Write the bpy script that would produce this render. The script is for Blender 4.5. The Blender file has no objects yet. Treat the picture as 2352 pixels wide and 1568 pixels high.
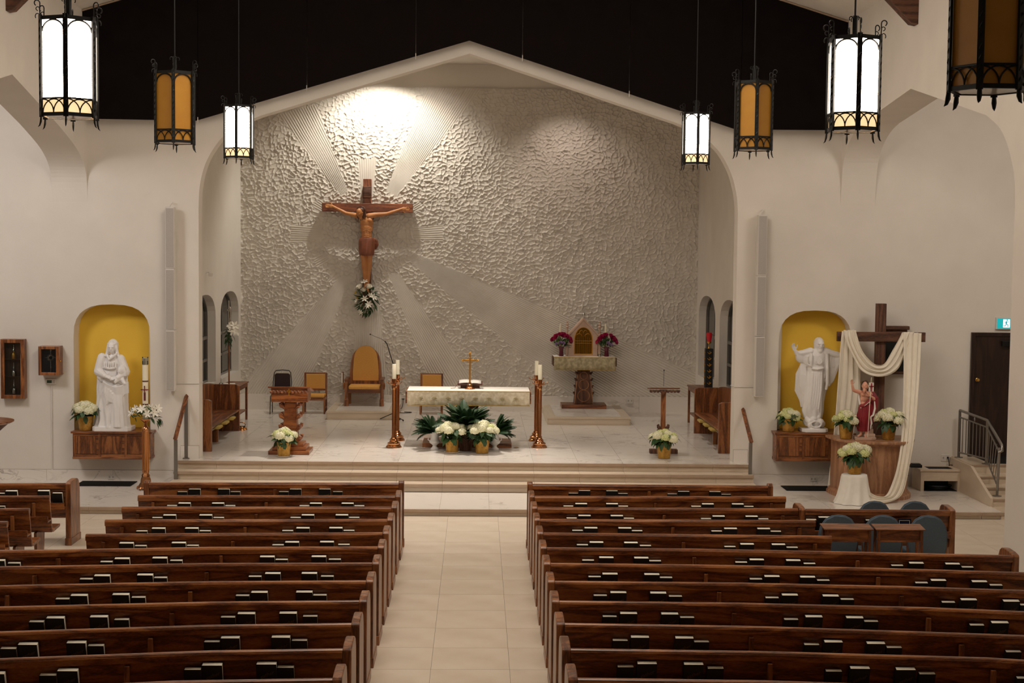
import bpy, bmesh, math, random
import numpy as np
from mathutils import Vector, Matrix, noise
from mathutils.geometry import tessellate_polygon
random.seed(7)
S = bpy.context.scene
C = S.collection
PI = math.pi
R = math.radians
# ------------------------------------------------------------------ camera
FPX, CAMH = 3267.0, 4.5
YAW, PITCH, ROLL = 0.0246339, 0.0611872, 0.0107
_cy, _sy, _cp, _sp = math.cos(YAW), math.sin(YAW), math.cos(PITCH), math.sin(PITCH)
_f = Vector((_sy*_cp, _cy*_cp, -_sp))
_r0 = Vector((_cy, -_sy, 0)); _u0 = Vector((_sy*_sp, _cy*_sp, _cp))
_r = _r0*math.cos(ROLL)+_u0*math.sin(ROLL); _u = _u0*math.cos(ROLL)-_r0*math.sin(ROLL)
cd = bpy.data.cameras.new('camera'); cam = bpy.data.objects.new('camera', cd); C.objects.link(cam)
cd.sensor_width = 36.0; cd.lens = 36.0*FPX/2352.0; cd.clip_end = 200
cam.matrix_world = Matrix(((_r.x, _u.x, -_f.x, 0), (_r.y, _u.y, -_f.y, 0), (_r.z, _u.z, -_f.z, CAMH), (0, 0, 0, 1)))
S.camera = cam
# measuring helpers: a sight line through the photo met with a real plane of the room
def _ray(x, y): return _f + _r*((x-1176.)/FPX) - _u*((y-784.)/FPX)
def onY(x, y, Y):
    d = _ray(x, y); t = Y/d.y; return Vector((d.x*t, Y, CAMH+d.z*t))
def onZ(x, y, z):
    d = _ray(x, y); t = (z-CAMH)/d.z; return Vector((d.x*t, d.y*t, z))
def onX(x, y, X):
    d = _ray(x, y); t = X/d.x; return Vector((X, d.y*t, CAMH+d.z*t))
# ------------------------------------------------------------------ world, exposure
w = bpy.data.worlds.new('world'); S.world = w; w.use_nodes = True
w.node_tree.nodes['Background'].inputs[0].default_value = (0.02, 0.022, 0.03, 1)
w.node_tree.nodes['Background'].inputs[1].default_value = 0.3
S.view_settings.view_transform = 'Standard'; S.view_settings.look = 'None'
S.view_settings.exposure = 0.0; S.view_settings.gamma = 1.0; S.view_settings.use_curve_mapping = False
S.cycles.use_denoising = True
S.cycles.max_bounces = 8; S.cycles.diffuse_bounces = 5; S.cycles.glossy_bounces = 3
S.cycles.sample_clamp_indirect = 4.0; S.cycles.caustics_reflective = False; S.cycles.caustics_refractive = False
WARM = (1.0, 0.76, 0.50)
def spot(name, loc, aim, power, deg, col=WARM, blend=0.5, size=0.08):
    d = bpy.data.lights.new(name, 'SPOT'); d.energy = power; d.spot_size = R(deg); d.spot_blend = blend
    d.color = col; d.shadow_soft_size = size
    o = bpy.data.objects.new(name, d); C.objects.link(o); o.location = loc
    o.rotation_euler = (Vector(aim)-Vector(loc)).to_track_quat('-Z', 'Y').to_euler(); return o
def area(name, loc, aim, power, sx, sy, col=WARM, spread=180):
    d = bpy.data.lights.new(name, 'AREA'); d.energy = power; d.shape = 'RECTANGLE'; d.size = sx; d.size_y = sy; d.color = col
    d.spread = R(spread)
    o = bpy.data.objects.new(name, d); C.objects.link(o); o.location = loc
    o.rotation_euler = (Vector(aim)-Vector(loc)).to_track_quat('-Z', 'Y').to_euler(); return o
spot('crucifix_spot', (-2.35, 34.3, 8.95), (-2.55, 35.6, 4.2), 560, 128, (1, .93, .82), .6, .06)
spot('gable_spot', (-1.3, 34.2, 9.0), (-1.5, 35.6, 6.0), 90, 110, (1, .93, .84), .8, .08)
spot('tabernacle_spot', (1.9, 34.1, 8.7), (2.6, 35.6, 3.4), 130, 100, (1, .84, .76), .8, .1)
spot('altar_spot', (-1.2, 29.2, 9.0), (-1.0, 26.4, .5), 2600, 60, (1, .90, .80), .8, .2)
spot('altar_spot_right', (3.0, 29.8, 9.0), (2.5, 28.5, .5), 500, 70, (1, .90, .80), .8, .2)
area('nave_fill', (-.2, 18.0, 10.2), (-.2, 20.0, 0), 760, 5, 11, (1, .88, .76))  # added broad fill over the nave for ambient light, no visible fitting
area('transept_left_can', (-10, 21.5, 8.0), (-8.5, 26, 2), 300, 2, 2, (1, .95, .93))
area('transept_right_can', (9.9, 21.5, 8.0), (8.4, 26, 2), 200, 2, 2, (1, .90, .80))
# ------------------------------------------------------------------ mesh builder
class G:
    def __init__(s): s.v = []; s.f = []
    def add(s, vs, fs):
        n = len(s.v); s.v.extend([tuple(p) for p in vs]); s.f.extend([tuple(i+n for i in f) for f in fs]); return s
    def box(s, x0, x1, y0, y1, z0, z1):
        return s.add([(x0,y0,z0),(x1,y0,z0),(x1,y1,z0),(x0,y1,z0),(x0,y0,z1),(x1,y0,z1),(x1,y1,z1),(x0,y1,z1)],
              [(0,3,2,1),(4,5,6,7),(0,1,5,4),(1,2,6,5),(2,3,7,6),(3,0,4,7)])
    def xbox(s, M, sx, sy, sz):
        p = [M @ Vector((a*sx/2, b*sy/2, c*sz/2)) for c in (-1,1) for a,b in ((-1,-1),(1,-1),(1,1),(-1,1))]
        return s.add(p, [(0,3,2,1),(4,5,6,7),(0,1,5,4),(1,2,6,5),(2,3,7,6),(3,0,4,7)])
    def rings(s, rs, closed=True, caps=True, loop=False):
        n = len(rs[0]); vs = [p for r in rs for p in r]; fs = []
        m = len(rs)
        for i in range(m if loop else m-1):
            a, b = i*n, ((i+1) % m)*n
            for j in range(n if closed else n-1):
                k = (j+1) % n; fs.append((a+j, a+k, b+k, b+j))
        if caps and closed and not loop:
            fs.append(tuple(range(n-1,-1,-1))); fs.append(tuple((m-1)*n+j for j in range(n)))
        return s.add(vs, fs)
    def lathe(s, prof, n=20, c=(0,0,0), a0=0):
        return s.rings([[(c[0]+r*math.cos(a0+2*PI*j/n), c[1]+r*math.sin(a0+2*PI*j/n), c[2]+z) for j in range(n)] for r, z in prof])
    def tube(s, pts, r, n=8, sq=None):
        pts = [Vector(p) for p in pts]; rs = []
        if not hasattr(r, '__len__'): r = [r]*len(pts)
        up = Vector((0,0,1)); prev = None
        for i, p in enumerate(pts):
            t = (pts[min(i+1, len(pts)-1)]-pts[max(i-1, 0)]).normalized()
            if prev is None:
                a = t.cross(up) if abs(t.z) < .95 else t.cross(Vector((0,1,0)))
            else: a = prev - t*prev.dot(t)
            a.normalize(); b = t.cross(a); prev = a
            rs.append([p+(a*math.cos(2*PI*j/n)+b*math.sin(2*PI*j/n)*(sq or 1))*r[i] for j in range(n)])
        return s.rings(rs)
    def ball(s, c, r, nu=14, nv=9, M=None):
        if not hasattr(r, '__len__'): r = (r, r, r)
        rs = []
        for i in range(nv+1):
            t = -PI/2+PI*i/nv; cz = max(math.cos(t), .02)
            ring = []
            for j in range(nu):
                q = Vector((r[0]*cz*math.cos(2*PI*j/nu), r[1]*cz*math.sin(2*PI*j/nu), r[2]*math.sin(t)))
                if M is not None: q = M @ q
                ring.append(q+Vector(c))
            rs.append(ring)
        return s.rings(rs)
    def prism(s, loops, a, b, ax='y'):
        """loops: 2-d outline (and holes), extruded from a to b along ax"""
        if not hasattr(loops[0][0], '__len__'): loops = [loops]
        def T(p, h):
            return (p[0], h, p[1]) if ax == 'y' else ((h, p[0], p[1]) if ax == 'x' else (p[0], p[1], h))
        flat = [p for l in loops for p in l]; n = len(flat)
        tri = tessellate_polygon([[Vector((p[0], p[1], 0)) for p in l] for l in loops])
        fs = []
        def area2(t): 
            A, B, Cc = flat[t[0]], flat[t[1]], flat[t[2]]; return (B[0]-A[0])*(Cc[1]-A[1])-(B[1]-A[1])*(Cc[0]-A[0])
        for t in tri:
            if area2(t) < 0: t = (t[0], t[2], t[1])
            if ax == 'y': fs.append((t[0], t[1], t[2])); fs.append((t[2]+n, t[1]+n, t[0]+n))
            else: fs.append((t[2], t[1], t[0])); fs.append((t[0]+n, t[1]+n, t[2]+n))
        o = 0
        for k, l in enumerate(loops):
            m = len(l); A = sum(l[i][0]*l[(i+1)%m][1]-l[(i+1)%m][0]*l[i][1] for i in range(m))
            ccw = (A > 0) != (k > 0)
            if ax == 'y': ccw = not ccw
            for i in range(m):
                j = (i+1) % m; q = (o+i, o+j, o+j+n, o+i+n)
                fs.append(q if ccw else q[::-1])
            o += m
        return s.add([T(p, a) for p in flat]+[T(p, b) for p in flat], fs)
    def move(s, M):
        s.v = [tuple(M @ Vector(p)) for p in s.v]; return s
    def mesh(s, name='m', smooth=None):
        me = bpy.data.meshes.new(name); me.from_pydata(s.v, [], s.f)
        if smooth: shade(me, smooth)
        return me
def shade(me, deg):
    me.polygons.foreach_set('use_smooth', [True]*len(me.polygons))
    me.update()
    try: me.set_sharp_from_angle(angle=R(deg))
    except Exception: pass
def link(name, me, mat=None, parent=None, loc=None):
    o = bpy.data.objects.new(name, me); C.objects.link(o)
    if mat is not None and me is not None and len(me.materials) == 0: me.materials.append(mat)
    if parent is not None: o.parent = parent
    if loc is not None: o.location = loc
    return o
def ob(name, g, mat, parent=None, smooth=None, bev=0, loc=None):
    o = link(name, g.mesh(name, smooth), mat, parent, loc)
    if bev:
        m = o.modifiers.new('b', 'BEVEL'); m.width = bev; m.segments = 2; m.limit_method = 'ANGLE'; m.angle_limit = R(40)
    return o
def tag(o, label=None, cat=None, group=None, kind=None):
    if label: o['label'] = label
    if cat: o['category'] = cat
    if group: o['group'] = group
    if kind: o['kind'] = kind
    return o
def thing(name, label, cat, loc=(0,0,0), rz=0, group=None):
    o = bpy.data.objects.new(name, None); C.objects.link(o); o.empty_display_size = .1
    o.location = loc; o.rotation_euler = (0, 0, rz)
    return tag(o, label, cat, group)
def struct(name, g, mat, parent=None, smooth=None, bev=0):
    o = ob(name, g, mat, parent, smooth, bev)
    if parent is None: o['kind'] = 'structure'
    return o
def curve3(pts, n=4):
    out = []; P = [Vector(p) for p in pts]
    for i in range(len(P)-1):
        a, b, c, d = P[max(i-1,0)], P[i], P[i+1], P[min(i+2,len(P)-1)]
        for k in range(n):
            t = k/n; out.append(.5*((2*b)+(c-a)*t+(2*a-5*b+4*c-d)*t*t+(3*b-a-3*c+d)*t**3))
    out.append(P[-1]); return out
def dup(root, loc=None, rz=None, label=None, group=None, scale=None):
    def cp(o, par):
        c = o.copy(); C.objects.link(c)
        if par is not None: c.parent = par
        for ch in o.children: cp(ch, c)
        return c
    r = cp(root, None)
    if loc is not None: r.location = loc
    if rz is not None: r.rotation_euler = (0, 0, rz)
    if scale: r.scale = (scale,)*3
    if label: r['label'] = label
    if group: r['group'] = group
    return r
def fuse(g, voxel, smooth=2, fac=.5):
    """one continuous surface grown over overlapping volumes"""
    o = bpy.data.objects.new('tmp', g.mesh('tmp')); C.objects.link(o)
    m = o.modifiers.new('r', 'REMESH'); m.mode = 'VOXEL'; m.voxel_size = voxel
    if smooth:
        k = o.modifiers.new('s', 'SMOOTH'); k.factor = fac; k.iterations = smooth
    dg = bpy.context.evaluated_depsgraph_get(); dg.update()
    me = bpy.data.meshes.new_from_object(o.evaluated_get(dg))
    bpy.data.objects.remove(o); me.polygons.foreach_set('use_smooth', [True]*len(me.polygons)); me.update()
    return me
def text_mesh(body, size, extrude=.0005, shear=0.0):
    c = bpy.data.curves.new('txt', 'FONT'); c.body = body; c.size = size; c.extrude = extrude; c.shear = shear
    c.align_x = 'CENTER'; c.resolution_u = 2
    o = bpy.data.objects.new('txt', c); C.objects.link(o)
    dg = bpy.context.evaluated_depsgraph_get(); dg.update()
    me = bpy.data.meshes.new_from_object(o.evaluated_get(dg)); bpy.data.objects.remove(o); return me
# ------------------------------------------------------------------ materials
def hexc(h):
    h = h.lstrip('#'); c = [int(h[i:i+2], 16)/255 for i in (0, 2, 4)]
    return tuple((x/12.92 if x <= .04045 else ((x+.055)/1.055)**2.4) for x in c)+(1,)
def mat(name, col, rough=.6, metal=0.0, spec=.5, coat=0, trans=0):
    m = bpy.data.materials.new(name); m.use_nodes = True; b = m.node_tree.nodes['Principled BSDF']
    if isinstance(col, str): col = hexc(col)
    b.inputs['Base Color'].default_value = col; b.inputs['Roughness'].default_value = rough
    b.inputs['Metallic'].default_value = metal; b.inputs['Specular IOR Level'].default_value = spec
    b.inputs['Coat Weight'].default_value = coat; b.inputs['Transmission Weight'].default_value = trans
    return m
def N(m, t, **k):
    n = m.node_tree.nodes.new(t)
    for a, b in k.items(): setattr(n, a, b)
    return n
def noisy(name, c1, c2, rough=.6, scale=8, metal=0, bump=.0, bscale=60, stretch=(1,1,1), detail=4, spec=.5, coord='Object', coat=0, lo=.3, hi=.7):
    m = mat(name, c1, rough, metal, spec, coat); L = m.node_tree.links; b = m.node_tree.nodes['Principled BSDF']
    tc = N(m, 'ShaderNodeTexCoord'); mp = N(m, 'ShaderNodeMapping'); mp.inputs['Scale'].default_value = stretch
    L.new(tc.outputs[coord], mp.inputs[0])
    nz = N(m, 'ShaderNodeTexNoise'); nz.inputs['Scale'].default_value = scale; nz.inputs['Detail'].default_value = detail
    L.new(mp.outputs[0], nz.inputs['Vector'])
    cr = N(m, 'ShaderNodeValToRGB'); cr.color_ramp.elements[0].color = hexc(c1); cr.color_ramp.elements[1].color = hexc(c2)
    cr.color_ramp.elements[0].position = lo; cr.color_ramp.elements[1].position = hi
    L.new(nz.outputs[0], cr.inputs[0]); L.new(cr.outputs[0], b.inputs['Base Color'])
    if bump:
        n2 = N(m, 'ShaderNodeTexNoise'); n2.inputs['Scale'].default_value = bscale; n2.inputs['Detail'].default_value = 3
        L.new(mp.outputs[0], n2.inputs['Vector'])
        bp = N(m, 'ShaderNodeBump'); bp.inputs['Strength'].default_value = bump; bp.inputs['Distance'].default_value = .01
        L.new(n2.outputs[0], bp.inputs['Height']); L.new(bp.outputs[0], b.inputs['Normal'])
    return m
def wood(name, dark, mid, light, along='x', rough=.35, scale=1.0, coat=.25):
    """oak: long grain bands with cathedral figure and fine pores"""
    m = mat(name, mid, rough, 0, .5, coat); L = m.node_tree.links; b = m.node_tree.nodes['Principled BSDF']
    b.inputs['Coat Roughness'].default_value = .25
    st = {'x': (.35, 3.0, 3.0), 'y': (3.0, .35, 3.0), 'z': (3.0, 3.0, .35)}[along]
    tc = N(m, 'ShaderNodeTexCoord'); oi = N(m, 'ShaderNodeObjectInfo')
    ad = N(m, 'ShaderNodeVectorMath', operation='ADD'); L.new(tc.outputs['Object'], ad.inputs[0])
    mu = N(m, 'ShaderNodeMath', operation='MULTIPLY'); mu.inputs[1].default_value = 37.; L.new(oi.outputs['Random'], mu.inputs[0])
    L.new(mu.outputs[0], ad.inputs[1])
    mp = N(m, 'ShaderNodeMapping'); mp.inputs['Scale'].default_value = [q*scale for q in st]; L.new(ad.outputs[0], mp.inputs[0])
    nz = N(m, 'ShaderNodeTexNoise'); nz.inputs['Scale'].default_value = 2.2; nz.inputs['Detail'].default_value = 2; nz.inputs['Distortion'].default_value = .6
    L.new(mp.outputs[0], nz.inputs['Vector'])
    m1 = N(m, 'ShaderNodeMath', operation='MULTIPLY'); m1.inputs[1].default_value = 22.; L.new(nz.outputs[0], m1.inputs[0])
    sn = N(m, 'ShaderNodeMath', operation='SINE'); L.new(m1.outputs[0], sn.inputs[0])
    mp2 = N(m, 'ShaderNodeMapping'); mp2.inputs['Scale'].default_value = [q*scale*8 for q in st]; L.new(ad.outputs[0], mp2.inputs[0])
    n2 = N(m, 'ShaderNodeTexNoise'); n2.inputs['Scale'].default_value = 6; n2.inputs['Detail'].default_value = 3; L.new(mp2.outputs[0], n2.inputs['Vector'])
    mx = N(m, 'ShaderNodeMath', operation='MULTIPLY_ADD'); mx.inputs[1].default_value = .26; mx.inputs[2].default_value = .1; L.new(sn.outputs[0], mx.inputs[0])
    a2 = N(m, 'ShaderNodeMath', operation='ADD'); L.new(mx.outputs[0], a2.inputs[0]); L.new(n2.outputs[0], a2.inputs[1])
    cr = N(m, 'ShaderNodeValToRGB'); e = cr.color_ramp.elements
    e[0].color = hexc(dark); e[0].position = .25; e[1].color = hexc(light); e[1].position = .95
    k = e.new(.6); k.color = hexc(mid)
    L.new(a2.outputs[0], cr.inputs[0]); L.new(cr.outputs[0], b.inputs['Base Color'])
    bp = N(m, 'ShaderNodeBump'); bp.inputs['Strength'].default_value = .15; bp.inputs['Distance'].default_value = .003
    L.new(a2.outputs[0], bp.inputs['Height']); L.new(bp.outputs[0], b.inputs['Normal'])
    return m
def marble(name, base, vein, rough=.18, scale=1.0, amt=.75):
    m = mat(name, base, rough); L = m.node_tree.links; b = m.node_tree.nodes['Principled BSDF']
    ge = N(m, 'ShaderNodeNewGeometry'); oi = N(m, 'ShaderNodeObjectInfo')
    mu = N(m, 'ShaderNodeMath', operation='MULTIPLY'); mu.inputs[1].default_value = 50.; L.new(oi.outputs['Random'], mu.inputs[0])
    ad = N(m, 'ShaderNodeVectorMath', operation='ADD'); L.new(ge.outputs['Position'], ad.inputs[0]); L.new(mu.outputs[0], ad.inputs[1])
    mp = N(m, 'ShaderNodeMapping'); mp.inputs['Rotation'].default_value = (0, 0, .6); mp.inputs['Scale'].default_value = (scale*.55, scale*1.1, scale)
    L.new(ad.outputs[0], mp.inputs[0])
    out = None
    for sc, wd, dist in ((1.1, .022, 1.6), (2.7, .012, 1.0)):
        nz = N(m, 'ShaderNodeTexNoise'); nz.inputs['Scale'].default_value = sc; nz.inputs['Detail'].default_value = 5; nz.inputs['Distortion'].default_value = dist
        L.new(mp.outputs[0], nz.inputs['Vector'])
        s1 = N(m, 'ShaderNodeMath', operation='SUBTRACT'); s1.inputs[1].default_value = .5; L.new(nz.outputs[0], s1.inputs[0])
        ab = N(m, 'ShaderNodeMath', operation='ABSOLUTE'); L.new(s1.outputs[0], ab.inputs[0])
        mr = N(m, 'ShaderNodeMapRange'); mr.inputs['From Min'].default_value = 0; mr.inputs['From Max'].default_value = wd
        mr.inputs['To Min'].default_value = 1; mr.inputs['To Max'].default_value = 0; L.new(ab.outputs[0], mr.inputs[0])
        n3 = N(m, 'ShaderNodeTexNoise'); n3.inputs['Scale'].default_value = 1.3; L.new(ad.outputs[0], n3.inputs['Vector'])
        mr3 = N(m, 'ShaderNodeMapRange'); mr3.inputs['From Min'].default_value = .45; mr3.inputs['From Max'].default_value = .7; L.new(n3.outputs[0], mr3.inputs[0])
        ml = N(m, 'ShaderNodeMath', operation='MULTIPLY'); L.new(mr.outputs[0], ml.inputs[0]); L.new(mr3.outputs[0], ml.inputs[1])
        if out is None: out = ml
        else:
            mx = N(m, 'ShaderNodeMath', operation='MAXIMUM'); L.new(out.outputs[0], mx.inputs[0]); L.new(ml.outputs[0], mx.inputs[1]); out = mx
    sc_ = N(m, 'ShaderNodeMath', operation='MULTIPLY'); sc_.inputs[1].default_value = amt; L.new(out.outputs[0], sc_.inputs[0])
    mix = N(m, 'ShaderNodeMix', data_type='RGBA'); mix.inputs[6].default_value = hexc(base); mix.inputs[7].default_value = hexc(vein)
    L.new(sc_.outputs[0], mix.inputs[0]); L.new(mix.outputs[2], b.inputs['Base Color']); return m
def emit(name, col, strength):
    m = mat(name, col, .5); b = m.node_tree.nodes['Principled BSDF']
    c = hexc(col) if isinstance(col, str) else col
    b.inputs['Emission Color'].default_value = c; b.inputs['Emission Strength'].default_value = strength; return m
plaster = noisy('plaster', '#d9d2c8', '#e0d9cf', .85, 1.5, bump=.12, bscale=25, spec=.2)
stucco = noisy('stucco', '#cfc8bc', '#d8d1c6', .8, 3, bump=.25, bscale=40, spec=.25)
m_marble = marble('marble_white', '#e2dbd2', '#8b8078')
m_trav = noisy('travertine', '#d3c3ae', '#c6b49d', .3, 3, bump=.02, coord='Generated', detail=6)
m_travf = noisy('travertine_floor', '#dccfbd', '#cdbda8', .32, 1.8, detail=6, bump=.0)
m_nose = noisy('nosing', '#a18b76', '#ab9580', .4, 5)
m_grout = mat('grout', '#8f8376', .9)
m_pew = wood('oak_pew', '#4a2711', '#834a24', '#a06634', 'x')
m_pewz = wood('oak_pew_end', '#4c2a13', '#7c4824', '#9a6236', 'z')
m_oak = wood('oak_red', '#4e2a13', '#824c26', '#a06536', 'z', .4)
m_oakx = wood('oak_red_x', '#4e2a13', '#824c26', '#a06536', 'x', .4)
m_oaky = wood('oak_red_y', '#4e2a13', '#7e4825', '#9a5f33', 'y', .4)
m_walnut = wood('walnut_cross', '#3d2417', '#5e3b28', '#6f4a34', 'z', .7, coat=0)
m_walnutx = wood('walnut_cross_x', '#3d2417', '#5e3b28', '#6f4a34', 'x', .7, coat=0)
m_maple = wood('tan_oak', '#8d6144', '#a97a58', '#b88a66', 'z', .45)
m_red = wood('cherry', '#5c2e13', '#8f5228', '#a86534', 'x', .3)
m_dkdoor = wood('dark_door', '#1c0f0b', '#2a1710', '#33201a', 'z', .4)
m_iron = mat('black_iron', '#0b0b0a', .5, .3)
m_black = mat('black', '#0a0a0a', .5)
m_glass_dk = mat('night_glass', '#050505', .08)
m_steel = mat('brushed_steel', '#8d8983', .35, .8)
m_white = noisy('white_gloss', '#e9e6e2', '#f0edea', .35, 4)
m_wpaint = mat('white_paint', '#d8d3cb', .5)
m_bronze = mat('polished_bronze', '#c58a5c', .16, 1.0)
m_bronze2 = mat('polished_bronze_ring', '#c98d55', .24, 1.0)
m_brass = mat('brass', '#c9a252', .25, 1.0)
m_gold = mat('gold_leaf', '#c8923a', .35, .9)
m_silver = mat('silver', '#c9c6c0', .25, 1.0)
m_wax = mat('wax', '#efe8cf', .5)
m_wax.node_tree.nodes['Principled BSDF'].inputs['Subsurface Weight'].default_value = .1
m_yellow = noisy('yellow_plaster', '#e6bc46', '#eac24c', .85, 2, spec=.2)
m_amber = noisy('amber_glass_unlit', '#b57d22', '#bd8628', .4, 6)
m_lit = emit('lit_glass', '#fff0dc', 27.0)
m_litw = emit('lit_glass_lower', '#ffd9a4', 1.05)
m_fab = noisy('gold_upholstery', '#cf9950', '#d8a258', .8, 40, spec=.2)
m_bluefab = noisy('blue_grey_fabric', '#53606b', '#5b6873', .9, 60, bump=.1, bscale=200, spec=.2)
m_plum = mat('plum_vinyl', '#2c1015', .6)
m_cloth = noisy('white_cloth', '#e9e4da', '#efeae1', .85, 10, spec=.15)
m_drape = noisy('ivory_drape', '#e8dfcd', '#eee6d6', .8, 6, spec=.2)
m_damask = noisy('damask', '#cfc2a6', '#e3d9c2', .7, 16, lo=.42, hi=.6)
m_damdk = noisy('damask_green', '#a09474', '#bcb08e', .75, 14, lo=.4, hi=.6)
m_trimg = mat('gold_braid', '#c4a350', .5, .3)
m_leaf = noisy('leaf', '#223f1e', '#38592c', .45, 12)
m_fern = noisy('fern', '#1c361c', '#2b4a26', .55, 9)
m_hyd = noisy('hydrangea_bloom', '#e4e3b4', '#f6f3df', .75, 25)
m_hydg = noisy('hydrangea_green_bloom', '#ccd686', '#eceab8', .75, 25)
m_pot = noisy('gold_foil', '#a3762f', '#c79a48', .38, 18, metal=.55, bump=.6, bscale=45)
m_clear = mat('clear_saucer', '#d9cfc0', .2)
m_stone = noisy('rose_stone', '#b99a86', '#c4a793', .6, 8)
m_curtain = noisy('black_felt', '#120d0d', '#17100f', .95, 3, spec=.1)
m_skin = noisy('painted_skin', '#d99a80', '#e0a88e', .5, 6)
m_redrobe = noisy('red_robe', '#7d1620', '#93202a', .55, 5)
m_corpus = noisy('carved_wood_figure', '#b0713f', '#c48752', .45, 5)
m_dkbook = mat('book_cover', '#0d0e0d', .45)
m_pages = mat('pages', '#fbf6e4', .8)
m_foil = mat('cover_foil', '#6b5a34', .5, .4)

m_gl = bpy.data.materials.new('thin_clear_glass'); m_gl.use_nodes = True
_nt = m_gl.node_tree; _nt.nodes.remove(_nt.nodes['Principled BSDF'])
_tr = _nt.nodes.new('ShaderNodeBsdfTransparent'); _go = _nt.nodes.new('ShaderNodeBsdfGlossy'); _mx = _nt.nodes.new('ShaderNodeMixShader'); _fr = _nt.nodes.new('ShaderNodeFresnel')
_tr.inputs[0].default_value = (.93, .95, .94, 1); _go.inputs['Roughness'].default_value = .04; _fr.inputs[0].default_value = 1.45
_nt.links.new(_fr.outputs[0], _mx.inputs[0]); _nt.links.new(_tr.outputs[0], _mx.inputs[1]); _nt.links.new(_go.outputs[0], _mx.inputs[2]); _nt.links.new(_mx.outputs[0], _nt.nodes['Material Output'].inputs[0])
# ================================================================== STRUCTURE
XL, XR, YW, YB, ZS, ZP = -7.35, 6.90, 27.05, 35.65, .552, .117
CXL, CXR = -5.9, 5.52
def curve_pts(pts, n=5):
    """Catmull-Rom through the points"""
    out = []
    for i in range(len(pts)-1):
        p0, p1, p2, p3 = pts[max(i-1,0)], pts[i], pts[i+1], pts[min(i+2,len(pts)-1)]
        for k in range(n):
            t = k/n
            out.append(tuple(.5*((2*p1[j])+(-p0[j]+p2[j])*t+(2*p0[j]-5*p1[j]+4*p2[j]-p3[j])*t*t+(-p0[j]+3*p1[j]-3*p2[j]+p3[j])*t**3) for j in (0,1)))
    out.append(tuple(pts[-1])); return out
def round_top(x0, x1, z0, z1, rise=.5, p=2.4, n=14):
    """outline of an opening with a flattened round head"""
    cx, a = (x0+x1)/2, (x1-x0)/2; zs = z1-rise; pts = [(x0, z0)]
    for i in range(n+1):
        t = PI-PI*i/n; c, s_ = math.cos(t), math.sin(t)
        pts.append((cx+a*math.copysign(abs(c)**(2/p), c), zs+rise*abs(s_)**(2/p)))
    pts.append((x1, z0)); return pts
# floors -------------------------------------------------------------
fl = struct('floor', G().box(-14, 14, -3, 26.0, -.12, -.006), m_grout)
pf = struct('altar_platform', G().box(-14, 14, 24.30, YW+.3, -.1, ZP-.006), m_grout)
st = struct('chancel_floor', G().prism([[(-5.62, 26.83), (5.22, 26.83), (5.22, YW+.2), (CXR, YW+.2), (CXR, YB+.1), (CXL, YB+.1), (CXL, YW+.2), (-5.62, YW+.2)]], -.1, ZS-.006, 'z'), m_grout)
XJ = onZ(915, 1059, ZS).x; TP = .855
def tiles(parent, mat_, z, x0, x1, y0, y1, px, py, xj, t=.03, off=0, name='tile', skip=None):
    cache = {}; j = 0; y = y0
    while y < y1-.02:
        ya, yb = y, min(y+py, y1); k = math.floor((x0-xj)/px); xo = xj+(off if j % 2 else 0)
        while True:
            xa, xb = max(xo+k*px, x0), min(xo+(k+1)*px, x1); k += 1
            if xa >= x1-.02: break
            if xb-xa < .02: continue
            if skip and skip((xa+xb)/2, (ya+yb)/2): continue
            key = (round(xb-xa, 3), round(yb-ya, 3))
            if key not in cache:
                g = .0022; cache[key] = G().box(g, key[0]-g, g, key[1]-g, -t, 0).mesh('tile'); cache[key].materials.append(mat_)
            link(name, cache[key], None, parent, (xa, ya, z))
        y += py; j += 1
tiles(st, m_marble, ZS, -5.62, 5.22, 26.80, 27.42, TP, 1.0, XJ)
tiles(st, m_marble, ZS, CXL, CXR, 27.42, YB, TP, 1.77, XJ)
tiles(pf, m_marble, ZP, -9.4, 9.15, 24.27, 25.97, TP, 1.70, XJ)
tiles(pf, m_marble, ZP, -9.4, -5.66, 25.97, YW, TP, 1.7, XJ)
tiles(pf, m_marble, ZP, 5.26, 9.15, 25.97, YW, TP, 1.7, XJ)
tiles(fl, m_travf, 0, -7.3, 9.8, 16.9, 24.24, TP, TP, XJ+.15)
tiles(fl, m_travf, 0, -1.5, 1.2, 8.35, 16.9, TP, TP, XJ+.15)
# steps: risers, treads and dark nosings in lengths ------------------
def step_run(x0, x1, ytop, ztop, rise, tread, n, name='chancel_step'):
    for i in range(n):
        z1 = ztop-rise*i; y = ytop-tread*i
        s_ = struct(name, G().box(x0, x1, y+.035, y+tread+.02 if i else y+.4, z1-rise, z1-.03), m_grout)
        k = math.floor((x0-XJ)/TP)
        while XJ+k*TP < x1:
            a, b = max(XJ+k*TP, x0)+.002, min(XJ+(k+1)*TP, x1)-.002; k += 1
            if b-a < .03: continue
            ob('riser_tile', G().box(a, b, y+.025, y+.05, z1-rise, z1-.052), m_trav, s_)
            if i: ob('tread_tile', G().box(a, b, y+.0, y+tread+.02, z1-.03, z1), m_trav, s_)
            ob('nosing', G().box(a-.0015, b+.0015, y-.012, y+.03, z1-.052, z1+.001), m_nose, s_, bev=.004)
step_run(-5.62, 5.22, 26.77, ZS, .145, .385, 3)
step_run(-9.4, 9.35, 24.24, ZP, .117, .3, 1, 'platform_step')
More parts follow.
